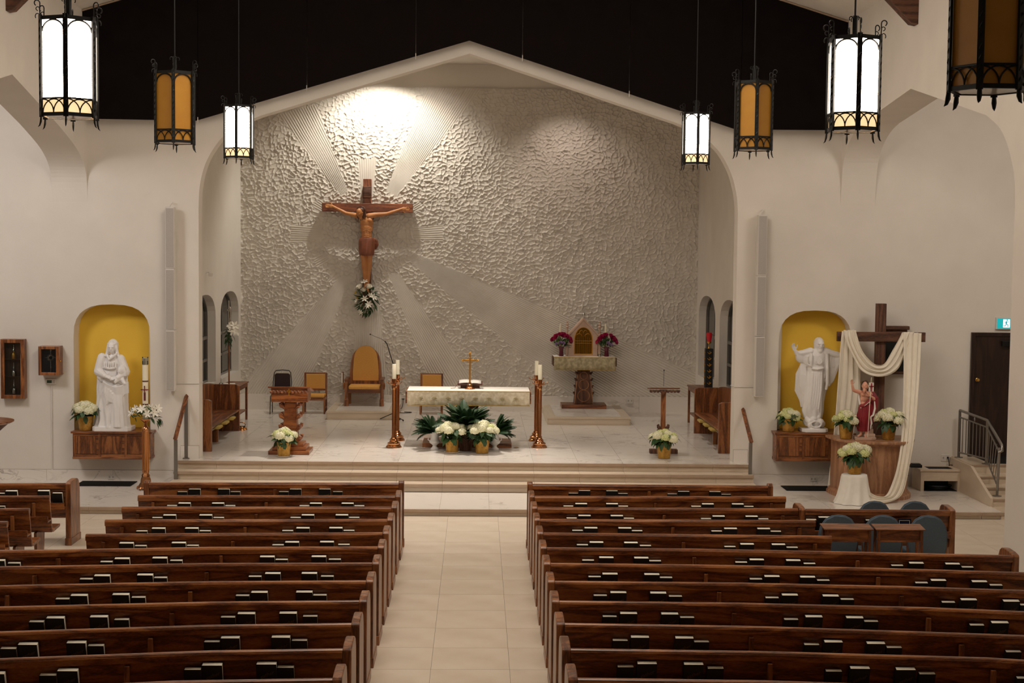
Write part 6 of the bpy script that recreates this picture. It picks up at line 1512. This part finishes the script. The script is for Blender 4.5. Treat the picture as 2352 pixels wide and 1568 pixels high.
for s_ in (-1, 1): g.ball((s_*.075+.0, -.17, K(0, 507).z), (.075, .035, .055), 12, 8); cap_(g, (s_*.05, -.12, K(0, 497).z), sh[s_], .075, .066)
for k in range(3): 
    for s_ in (-1, 1): g.tube([(s_*.03, -.19, K(0, 521+k*4).z), (s_*.09, -.17, K(0, 524+k*4).z), (s_*.13, -.12, K(0, 522+k*4).z)], .010, 5)
for k in range(3): 
    for s_ in (-1, 1): g.ball((s_*.035, -.175, K(0, 534+k*5).z), (.03, .016, .024), 8, 5)
# legs together, slightly bent
limb(g, [K(834, 562, .12), K(837.5, 596, .20), K(840, 640, .09), K(841, 655, .13)], [.10, .07, .046, .038]); limb(g, [K(851, 562, .12), K(850.5, 594, .20), K(847, 640, .10), K(845, 657, .15)], [.10, .07, .046, .038])
for x, d in ((838, .13), (850, .13)): cap_(g, K(x+1, 606, d+.0), K(x, 620, d-.03), .056, .048)
cap_(g, K(841, 652, .13), K(838, 664, .19), .036, .022); cap_(g, K(845, 653, .16), K(848, 667, .20), .036, .022)
for x0, y0 in ((838, 664), (848, 667)):
    for k in range(5): g.ball(K(x0-1.8+k*.9, y0+1.2, .20), .011, 6, 4)
cap_(g, (-.02, -.12, K(0, 497).z), K(829, 492, .2), .055, .05)
head(g, K(828.5, 489.5, .23), 1.12, (-.35, -.62, -.75), True)
link('body', fuse(g, .0105, 2), m_corpus, c)
m_hair = noisy('carved_hair', '#4a2a1a', '#5f3824', .55, 14)
g = G(); hc = K(829.5, 488, .22); g.ball(hc+Vector((.02, .035, .03)), (.10, .105, .10), 14, 9)
for i in range(14): a = -2.6+i*.40; p = hc+Vector((.02+.085*math.cos(a), .03, .03+.075*math.sin(a))); g.tube([p, p+Vector((.02*math.cos(a), -.02, -.07)), p+Vector((.025*math.cos(a)+.01, -.01, -.16-.03*math.sin(i)))], [.026, .022, .008], 6)
link('hair', fuse(g, .011, 1), m_hair, c)
g = G(); 
for k in range(3): g.tube([hc+Vector((.02+.108*math.cos(a), .01-.02*math.cos(a)-.04*math.sin(a+k), .055+.075*math.sin(a)+.008*math.sin(5*a+k*2))) for a in [2*PI*j/26 for j in range(27)]], .007, 5)
ob('thorn_crown', g, m_hair, c, smooth=60)
g = G(); secs = []
for i, (py, rx, ry) in enumerate(((546, .172, .145), (552, .195, .16), (560, .20, .175), (570, .195, .185), (581, .185, .185), (586, .175, .175))): secs.append((K(0, py+(.0)).z, .0+.01, -.115-.006*i, rx, ry, .03, 9, i*.5))
robe(g, secs[::-1]); 
for k in range(4): g.tube([(-.17, -.12, K(0, 549+k*4).z), (-.03, -.255-.006*k, K(0, 560+k*4).z), (.10, -.235, K(0, 556+k*2).z), (.17, -.12, K(0, 547+k*3).z)], .016, 6)
g.tube([K(861, 548, .12), K(866, 553, .12), K(867, 562, .11), K(864, 572, .10)], [.03, .035, .04, .02], 7)
link('loincloth', fuse(g, .0105, 1), noisy('carved_cloth', '#6e3c26', '#85492e', .5, 6), c)
# ---- statue of veiled woman with a child (left niche) --------------------
m_stat = noisy('white_marble_statue', '#e6e3e0', '#eeebe8', .35, 3, bump=.03, bscale=60)
def base_oct(g, w, d, h, ch=.06, z=0): g.prism([[(-w, -d+ch), (-w+ch, -d), (w-ch, -d), (w, -d+ch), (w, d), (-w, d)]], z, z+h, 'z')
YSt = 26.88; so = onY(261, 985, YSt); s_ = YSt/FPX*.1594   # metres per crop pixel
t = thing('saint_statue', 'white statue of a veiled woman with a child and open scroll, left niche', 'statue', (so.x, YSt, zNL+.002))
def V1(x, y, d=0): return Vector(((x-320)*s_, -d, (1412-y)*s_))
g = G(); base_oct(g, 278*s_, .20, .085, .06)
W = V1(300, 0).x
robe(g, [(.07, -.03, 0, .30, .19, .10, 11, 0), (.16, -.03, 0, .25, .175, .11, 11, .4), (.45, -.035, 0, .225, .16, .10, 10, .8), (.75, -.035, .0, .21, .155, .08, 9, 1.2), (.98, -.02, .0, .185, .14, .05, 8, 1.5), (1.15, -.01, .0, .165, .125, .03, 8, 1.6), (1.26, 0, .0, .185, .12, .02, 8, 1.7), (1.36, 0, .01, .17, .105, .0, 6, 0), (1.43, .0, .01, .08, .07, 0, 6, 0)])
# cloak
robe(g, [(.09, -.06, .06, .33, .17, .09, 13, .2), (.4, -.05, .06, .29, .15, .09, 12, .6), (.8, -.035, .06, .285, .14, .07, 11, 1.1), (1.05, -.02, .055, .275, .13, .05, 9, 1.5), (1.22, -.01, .05, .245, .12, .03, 9, 1.7), (1.36, .0, .045, .19, .10, .02, 6, 2), (1.44, .0, .04, .10, .08, 0, 6, 0)])
# sleeves and arms
cap_(g, V1(165, 360, .02), V1(125, 560, .05), .085, .095); cap_(g, V1(125, 560, .06), V1(235, 610, .20), .088, .05); cap_(g, V1(150, 640, .06), V1(165, 690, .08), .07, .03)
cap_(g, V1(430, 380, .02), V1(500, 560, .05), .085, .09); cap_(g, V1(500, 580, .06), V1(420, 640, .20), .08, .045)
hand(g, V1(235, 612, .21), (1, -.25, -.25), (0, -1, .6), 1.0, .8); hand(g, V1(425, 640, .21), (-1, -.25, -.1), (0, -1, .6), 1.0, .8)
# open scroll
rs = []
for i in range(13):
    u = i/12; rs.append([tuple(V1(215+360*u, 690+75*math.sin(PI*u)*1.0+k*(52+45*u)-(20 if i > 9 else 0)*k*.6, .235-.05*abs(u-.5)-.02*k+.012*math.sin(u*14))) for k in (0, 1, 2)])
g.rings([r+[tuple(Vector(p)+Vector((0, .022, 0))) for p in r[::-1]] for r in rs])
for k in range(5): x = 245+k*26; g.tube([V1(x, 740+k*30, .19), V1(x-8, 850+k*22, .18), V1(x+10, 960+k*14, .17), V1(x-12, 1060-k*30, .16)], [.022, .03, .026, .012], 7)
# head + veil
head(g, V1(312, 205, .055), 1.02, (.05, -.95, -.30)); cap_(g, V1(318, 300, .01), V1(312, 250, .03), .052, .05)
g.ball(V1(318, 190, -.015), (.105, .095, .125), 16, 10)
for q in (-1, 1): g.tube([V1(318+q*50, 150, .05), V1(318+q*60, 215, .055), V1(318+q*68, 290, .05), V1(318+q*95, 350, .07)], [.025, .03, .035, .03], 8)
g.tube([V1(262, 165, .085), V1(318, 142, .10), V1(372, 165, .085)], .016, 7)
g.tube([V1(250, 330, .08), V1(290, 385, .14), V1(360, 330, .12), V1(390, 300, .08)], [.03, .026, .024, .02], 7); g.tube([V1(195, 500, .12), V1(300, 515, .165), V1(390, 505, .13)], .018, 7)
for k in range(6): g.tube([V1(215+k*33, 415, .13), V1(225+k*30, 500, .155)], .012, 6)
# child
robe(g, [(.08, .125, -.13, .145, .10, .09, 10, 0), (.3, .12, -.13, .13, .095, .10, 10, .3), (.55, .12, -.13, .12, .09, .07, 9, .6), (.78, .115, -.12, .11, .085, .03, 8, 1), (.86, .115, -.12, .085, .07, 0, 6, 0), (.90, .115, -.12, .04, .04, 0, 6, 0)])
head(g, V1(462, 545, .14), .82, (-.55, -.7, -.45)); g.ball(V1(470, 535, .11), (.082, .08, .088), 12, 8)
for k in range(8): a = -1.2+k*.5; p = V1(470, 545, .12)+Vector((.07*math.cos(a), -.03*math.sin(a*2), -.0)); g.tube([p, p+Vector((.01, -.01, -.10))], [.022, .014], 6)
cap_(g, V1(470, 660, .15), V1(520, 720, .20), .045, .032); cap_(g, V1(430, 660, .18), V1(390, 700, .23), .042, .028)
link('figure', fuse(g, .0085, 1), m_stat, t)
# ---- open-armed robed man (right niche) ----------------------------------
YSt = 26.90; so = onY(1868, 994, YSt); s_ = YSt/FPX*.1594
t = thing('open_arms_statue', 'white statue of a robed bearded man with outstretched arms, right niche', 'statue', (so.x, YSt, zNR+.002))
def V2(x, y, d=0): return Vector(((x-478)*s_, -d, (1470-y)*s_))
g = G(); base_oct(g, 190*s_, .20, .07, .06)
q = random.Random(3)
for i in range(46): a = q.random()*2*PI; rr = math.sqrt(q.random()); z = .08+.22*q.random(); k = 1-.55*(z-.08)/.22; g.ball((.235*rr*math.cos(a)*k-.01, .15*rr*math.sin(a)*k-.02, z), q.uniform(.04, .07), 9, 6)
g.tube([V2(480+75*math.cos(a), 1350+45*math.sin(a), .19) for a in [2*PI*j/16 for j in range(17)]], .018, 6)
C2 = lambda x: (x-478)*s_
robe(g, [(0.260, C2(465), -.01, .165, .12, .08, 9, 0), (0.398, C2(455), -.01, .19, .13, .10, 9, .4), (0.663, C2(455), -.01, .20, .135, .09, 10, .8), (0.939, C2(470), -.01, .185, .13, .07, 10, 1.1), (1.160, C2(482), -.01, .165, .125, .05, 9, 1.4), (1.326, C2(495), -.0, .175, .125, .02, 8, 1.6), (1.459, C2(505), 0, .19, .11, .0, 8, 0), (1.547, C2(510), .0, .13, .085, 0, 8, 0), (1.602, C2(515), .0, .06, .055, 0, 6, 0)])
# mantle at the back
robe(g, [(0.464, C2(450), .05, .20, .10, .10, 9, .5), (0.773, C2(430), .05, .27, .11, .10, 10, .8), (1.105, C2(450), .05, .29, .11, .08, 10, 1.1), (1.326, C2(490), .05, .27, .10, .05, 9, 1.5), (1.481, C2(510), .04, .21, .09, .02, 8, 0), (1.569, C2(515), .03, .12, .07, 0, 6, 0)])
def sleeve(pts, drop, th=.045):
    """wide hanging sleeve: a thick draped sheet under the arm"""
    rs = []
    n = len(pts)-1
    for i, (p, d_) in enumerate(zip(pts, drop)):
        p = Vector(p); r = []
        for k in range(9):
            a = 2*PI*k/9; r.append(p+Vector((0, th*math.cos(a)*(1.1+.25*math.sin(i*2.1)), -d_/2+(d_/2+.035)*math.sin(a))))
        rs.append(r)
    g.rings(rs)
limb(g, [V2(405, 300, .02), V2(290, 325, .06), V2(200, 330, .10), V2(165, 290, .13)], [.075, .065, .05, .032]); limb(g, [V2(630, 300, .02), V2(740, 335, .06), V2(840, 350, .10), V2(895, 345, .13)], [.075, .065, .05, .034])
sleeve([V2(420, 300, .03), V2(360, 320, .05), V2(290, 330, .07), V2(225, 345, .09), V2(185, 335, .10)], [.34, .24, .15, .12, .09]); sleeve([V2(620, 300, .02), V2(690, 320, .04), V2(750, 335, .06), V2(810, 350, .08), V2(850, 350, .09)], [.55, .62, .50, .22, .14])
for k in range(6): x = 630+k*32; g.tube([V2(x, 350, .07), V2(x-5-k*3, 520, .085), V2(x-18-k*9, 700-k*35, .06)], [.016, .022, .008], 6)
for k in range(4): x = 270+k*22; g.tube([V2(x, 420+k*8, .04), V2(x-6, 640, .07), V2(x-10+k*4, 800+k*55, .06), V2(x+30, 900+k*70, .04)], [.02, .03, .028, .01], 6)
g.tube([V2(400, 330, .12), V2(390, 430, .15), V2(400, 510, .14), V2(350, 480, .10)], [.03, .035, .03, .02], 7); g.tube([V2(640, 330, .10), V2(635, 550, .15), V2(640, 760, .15), V2(625, 850, .13)], [.03, .034, .034, .026], 7)
g.tube([V2(410, 540, .13), V2(490, 552, .165), V2(580, 530, .135)], .022, 7)
for k in range(5): g.tube([V2(430+k*32, 600, .13), V2(415+k*34, 850, .145), V2(400+k*30, 1050+k*20, .14), V2(440+k*24, 1180, .12)], [.012, .018, .02, .008], 6)
g.ball(V2(515, 440, .15), (.035, .02, .04), 10, 7); g.tube([V2(515+38*math.cos(a), 440+34*math.sin(a), .16) for a in [2*PI*j/14 for j in range(15)]], .010, 6)
for a in range(8): g.tube([V2(515+42*math.cos(a*PI/4), 440+42*math.sin(a*PI/4), .15), V2(515+62*math.cos(a*PI/4), 440+62*math.sin(a*PI/4), .145)], [.010, .004], 5)
hand(g, V2(165, 290, .13), (-.45, -.25, .85), (0, .8, -.3), 1.15, .5); hand(g, V2(895, 345, .13), (.85, -.3, .1), (0, .6, .8), 1.15, .5)
cap_(g, V2(530, 340, .0), V2(530, 240, .02), .06, .055); head(g, V2(533, 195, .03), 1.15, (.08, -.97, -.18), True)
g.ball(V2(530, 175, -.02), (.098, .092, .105), 14, 9)
for q_ in (-1, 1): g.tube([V2(530+q_*42, 150, .03), V2(530+q_*58, 210, .02), V2(530+q_*55, 270, .02), V2(530+q_*62, 310, .04)], [.022, .028, .028, .016], 8)
link('figure', fuse(g, .0085, 1), m_stat, t)
# ---- tan curved cabinet --------------------------------------------------
CX0, CY0 = 7.33, 26.35; rx_, ry_ = .72, .98; HC = onY(1975, 1012, 25.5).z-ZP
def plan(ex, n=26, y1=None):
    pts = []
    for i in range(n+1):
        a = PI+PI*i/n; c_, s2 = math.cos(a), math.sin(a); pts.append(((rx_+ex)*math.copysign(abs(c_)**.75, c_), (ry_+ex)*math.copysign(abs(s2)**.8, s2)))
    return pts
t = thing('curved_cabinet', 'light oak cabinet with a bowed front supporting the painted statue and plants', 'cabinet', (CX0, CY0, ZP))
ob('body', G().prism([plan(-.04)], .10, HC-.05, 'z'), m_maple, t, smooth=30)
ob('plinth', G().rings([[(x*(1+e/.7), y*(1+e/.9), z) for x, y in plan(0)] for e, z in ((.03, 0), (.03, .06), (-.0, .08), (-.01, .11), (-.03, .12))]), m_maple, t, smooth=30)
ob('cornice', G().rings([[(x*(1+e/.7), y*(1+e/.9), z) for x, y in plan(0)] for e, z in ((-.03, HC-.09), (.01, HC-.06), (.03, HC-.045))]), m_maple, t, smooth=30)
ob('top', G().prism([plan(.07)], HC-.045, HC, 'z'), m_maple, t, smooth=30, bev=.008)
ZT = ZP+HC+.001
for px, py, H_, W_, nb, seed, Y_, lab in ((1943, 1000, .56, .52, 9, 61, 25.80, 'white hydrangea in a gold pot on the bowed cabinet, left of the painted statue'), (2040, 1012, .61, .62, 8, 62, 25.72, 'white hydrangea in a gold pot on the bowed cabinet, right of the painted statue')):
    p = onY(px, py, Y_); hydrangea(lab, (p.x, Y_, ZT), H_, W_, nb, seed, (.11, .14, .27), False, .35)
# ---- painted risen figure ------------------------------------------------
YSt = 25.72; s_ = YSt/FPX*.1914; so = onY(1984, 1013, YSt)
t = thing('painted_statue', 'painted statue of a bearded man in red robe raising one arm', 'statue', (so.x, YSt, ZT))
def V3(x, y, d=0): return Vector(((x-440)*s_, -d, (800-y)*s_))
g = G(); g.prism([[(-.20, -.14), (.10, -.17), (.20, -.10), (.20, .14), (-.16, .14)]], 0, .05, 'z'); g.prism([[(-.02, -.10), (.18, -.11), (.19, .10), (0, .10)]], .05, .11, 'z'); g.box(.03, .17, -.02, .10, .10, .19)
ob('rock_base', g, m_stone, t, bev=.01)
g = G()
torso = lambda x, y, rx, ry, rz: g.ball(V3(x, y, .0), (rx*s_, ry*s_, rz*s_), 14, 9)
torso(440, 255, 62, 42, 48); torso(432, 310, 52, 38, 50); torso(430, 370, 50, 38, 45)
for q_ in (-1, 1): g.ball(V3(436+q_*26, 252, .05), (.040, .020, .030), 10, 6)
limb(g, [V3(392, 228), V3(322, 212, .03), V3(288, 198, .05), V3(265, 135, .08)], [.042, .034, .030, .019]); hand(g, V3(265, 135, .08), (-.12, -.1, 1), (0, 1, .1), .72, .3)
limb(g, [V3(500, 235), V3(548, 312, .04), V3(488, 265, .12)], [.045, .036, .020]); hand(g, V3(490, 268, .12), (-.6, 0, .8), (0, -1, .2), .72, .9)
limb(g, [V3(425, 420), V3(420, 560, .04), V3(400, 690, .03), V3(398, 735, .03)], [.065, .050, .030, .026]); cap_(g, V3(398, 738, .03), V3(350, 752, .12), .026, .020)
limb(g, [V3(462, 420), V3(466, 560, .05), V3(458, 690, .04), V3(455, 745, .05)], [.065, .050, .030, .026]); cap_(g, V3(455, 745, .05), V3(440, 770, .13), .026, .020)
cap_(g, V3(440, 210), V3(438, 175, .01), .035, .034); head(g, V3(436, 148, .02), .80, (-.45, -.88, .08), True)
link('body', fuse(g, .007, 1), m_skin, t)
g = G(); g.ball(V3(441, 128, -.005), (.069, .070, .070), 14, 9)
for k in range(7): x = 415+k*12; g.tube([V3(x, 130, -.02), V3(x-4+k*2, 180, -.02), V3(x-6+k*3, 212, .0)], [.024, .026, .014], 6)
link('hair', fuse(g, .008, 1), mat('brown_hair', '#3a2216', .6), t)
ob('beard', G().ball(V3(426, 178, .068), (.030, .022, .030), 10, 6), mat('brown_beard', '#553322', .7), t, smooth=60)
g = G()
robe(g, [(V3(0, 700).z, V3(425, 0).x, -.02, .10, .075, .10, 8, 0), (V3(0, 600).z, V3(428, 0).x, -.02, .135, .095, .10, 8, .4), (V3(0, 500).z, V3(438, 0).x, -.02, .135, .10, .09, 8, .8), (V3(0, 420).z, V3(445, 0).x, -.015, .125, .095, .07, 7, 1.2), (V3(0, 370).z, V3(452, 0).x, -.01, .11, .085, .03, 7, 1.5)])
g.tube([V3(455, 215, -.03), V3(520, 225, -.02), V3(560, 300, .02), V3(560, 400, .02), V3(530, 520, .03), V3(520, 610, .03)], [.03, .055, .06, .055, .045, .02], 9)
g.tube([V3(380, 400, .08), V3(430, 370, .10), V3(480, 320, .11), V3(520, 260, .06)], [.03, .032, .03, .03], 8); g.tube([V3(430, 232, -.05), V3(500, 222, -.04), V3(545, 300, -.04), V3(540, 500, -.03), V3(520, 640, -.01)], [.03, .05, .06, .06, .03], 8)
for k in range(5): x = 380+k*24; g.tube([V3(x+10, 400, .09), V3(x, 520, .11), V3(x-10+k*3, 640-k*12, .10)], [.012, .018, .008], 6)
link('red_robe', fuse(g, .008, 1), m_redrobe, t)
g = G(); g.tube([V3(545, 330, .07), V3(550, 420, .08), V3(530, 500, .09), V3(495, 520, .10), V3(512, 600, .09), V3(498, 670, .08)], [.012, .02, .022, .022, .02, .008], 7); g.tube([V3(372, 415, .085), V3(425, 375, .12), V3(478, 330, .13)], .012, 6); g.tube([V3(365, 200, -.02), V3(372, 300, -.01), V3(378, 380, .02)], [.01, .022, .02], 6)
link('robe_lining', fuse(g, .008, 1), m_cloth, t)
ob('banner_pole', G().tube([V3(455, 760, .17), V3(485, 38, .15)], .006, 6), m_wax, t)
rs = [[tuple(V3(452+8*i, 100+12*j*1.0, .165+.012*math.sin(i*1.3))) for i in range(9)] for j in range(10)]
fl_ = ob('banner', G().rings(rs, closed=False, caps=False), m_cloth, t, smooth=60)
a, b = V3(483, 105, .18), V3(483, 205, .18); ob('banner_cross', G().box(a.x-.009, a.x+.009, -.186, -.178, b.z, a.z).box(V3(455, 0).x, V3(512, 0).x, -.186, -.178, V3(0, 150).z, V3(0, 138).z), m_redrobe, t)
ob('halo', G().tube([V3(445+60*math.cos(a), 108, -.03) + Vector((0, .06*math.sin(a), 0)) for a in [2*PI*j/20 for j in range(21)]], .003, 4), m_brass, t)
# ---- tall wooden cross with drape -----------------------------------------
YCr = 26.55
u0, u1 = onY(2015, 697, YCr), onY(2037, 697, YCr); b0, b1 = onY(1923, 763, YCr-.05), onY(2125, 784, YCr-.05); xm = (u0.x+u1.x)/2; hw_ = (u1.x-u0.x)/2
t = thing('wooden_cross', 'tall rough dark wooden cross standing behind the bowed cabinet, draped in ivory cloth', 'cross', (xm, YCr, ZP))
ob('upright', G().box(-hw_, hw_, 0, .12, 0, u0.z-ZP), m_walnut, t, bev=.006)
ob('crossbeam', G().box(b0.x-xm, b1.x-xm, -.07, 0, onY(2025, 784.5, YCr-.07).z-ZP, onY(2025, 762.5, YCr-.07).z-ZP), m_walnutx, t, bev=.006)
ob('cross_foot', G().box(-.35, .35, -.03, .15, 0, .10), m_walnutx, t); ob('cross_foot', G().box(-.06, .06, -.12, .38, 0, .09), m_walnut, t)
def strip(pts, folds, amp, n=44, thick=.006, mt=None):
    """pts: (left edge, right edge) pairs of 3-d points, swept into a folded cloth"""
    P = []
    for k in range(len(pts)-1):
        A = [pts[max(k-1, 0)], pts[k], pts[k+1], pts[min(k+2, len(pts)-1)]]
        for i in range(6):
            t = i/6; P.append(tuple(.5*((2*A[1][e])+(A[2][e]-A[0][e])*t+(2*A[0][e]-5*A[1][e]+4*A[2][e]-A[3][e])*t*t+(3*A[1][e]-A[0][e]-3*A[2][e]+A[3][e])*t**3) for e in (0, 1)))
    P.append(pts[-1]); rs = []
    for i, (a, b) in enumerate(P):
        tg = (P[min(i+1, len(P)-1)][0]+P[min(i+1, len(P)-1)][1]-P[max(i-1, 0)][0]-P[max(i-1, 0)][1]); w = (b-a); nn = w.cross(tg).normalized()
        if nn.y > 0: nn = -nn
        rs.append([a+w*(j/n)+nn*amp*(math.sin(folds*PI*j/n+.6*math.sin(i*.12))+.35*math.sin(folds*2.3*PI*j/n+i*.05)) for j in range(n+1)])
    return rs
def E_(a, b, Y, Y2=None): return (onY(a[0], a[1], Y), onY(b[0], b[1], Y2 or Y))
dz_t = thing('ivory_drape', 'long ivory cloth swagged over the tall wooden cross and trailing to the floor', 'drape', (xm, YCr, ZP)); o3 = Vector(dz_t.location)
def drape_part(nm, pts, folds, amp):
    rs = strip(pts, folds, amp); g = G().rings([[p-o3 for p in r] for r in rs], closed=False, caps=False); q_ = ob(nm, g, m_drape, dz_t, smooth=70)
    m_ = q_.modifiers.new('s', 'SOLIDIFY'); m_.thickness = .005; return q_
drape_part('left_tail', [E_((1934, 760), (1966, 760), 26.42), E_((1930, 800), (1972, 800), 26.42), E_((1924, 880), (1976, 880), 26.44), E_((1918, 960), (1966, 960), 26.46), E_((1909, 1050), (1950, 1050), 26.46), E_((1901, 1118), (1945, 1118), 26.46)], 7, .018)
drape_part('back_tail', [E_((1936, 760), (1964, 760), 26.70), E_((1930, 850), (1972, 850), 26.72), E_((1925, 980), (1975, 980), 26.75)], 6, .018)
drape_part('swag', [E_((1938, 758), (1966, 758), 26.44), E_((1942, 780), (1969, 772), 26.40), E_((1957, 815), (1981, 806), 26.35), E_((1979, 851), (2001, 830), 26.30), E_((2012, 864), (2016, 838), 26.28), E_((2043, 860), (2032, 834), 26.30), E_((2066, 842), (2048, 808), 26.35), E_((2083, 800), (2064, 780), 26.40), E_((2100, 762), (2072, 763), 26.44)], 6, .020)
drape_part('right_tail', [E_((2074, 763), (2117, 765), 26.43), E_((2075, 800), (2115, 802), 26.36), E_((2075, 870), (2111, 872), 26.1), E_((2073, 940), (2106, 942), 25.75), E_((2070, 1005), (2100, 1006), 25.46), E_((2061, 1070), (2088, 1074), 25.28), E_((2047, 1115), (2077, 1124), 25.20), E_((2034, 1138), (2060, 1146), 25.12), E_((2015, 1140), (2025, 1155), 25.1, 25.0), E_((1995, 1128), (1998, 1154), 25.1, 24.98), E_((1980, 1110), (1975, 1148), 25.1, 24.98)], 6, .020)
# draped stool
ps = onY(1963, 1088, 25.08)
t = thing('draped_stool', 'small round stool under a white cloth in front of the bowed cabinet', 'stool', (ps.x, 25.10, ZP)); hS = ps.z-ZP
rs = []
for j, (r_, z) in enumerate(((.0, hS), (.19, hS), (.215, hS-.01), (.225, hS-.06), (.24, hS*.6), (.27, hS*.3), (.31, .05), (.33, .006))):
    fa = (0, 0, .0, .02, .06, .085, .10, .11)[j]; rs.append([(max(r_, .001)*(1+fa*math.sin(9*a+.4*j))*math.cos(a)*1.05, max(r_, .001)*(1+fa*math.sin(9*a+.4*j))*math.sin(a)*.8, z) for a in [2*PI*k/72 for k in range(72)]])
ob('cloth_cover', G().rings(rs, caps=False), m_cloth, t, smooth=60)
ob('stool_top', G().lathe([(0, hS-.03), (.17, hS-.03), (.17, hS-.008), (0, hS-.008)], 20), m_oakx, t)
for k in range(4): a = PI/4+k*PI/2; ob('leg', G().tube([(.12*math.cos(a), .10*math.sin(a), hS-.03), (.15*math.cos(a), .12*math.sin(a), 0)], .016, 6), m_oak, t)
hydrangea('large white hydrangea in a gold pot on the draped stool', (ps.x, 25.10, ZP+hS+.002), .60, .66, 10, 63, (.115, .14, .25), False, .3)
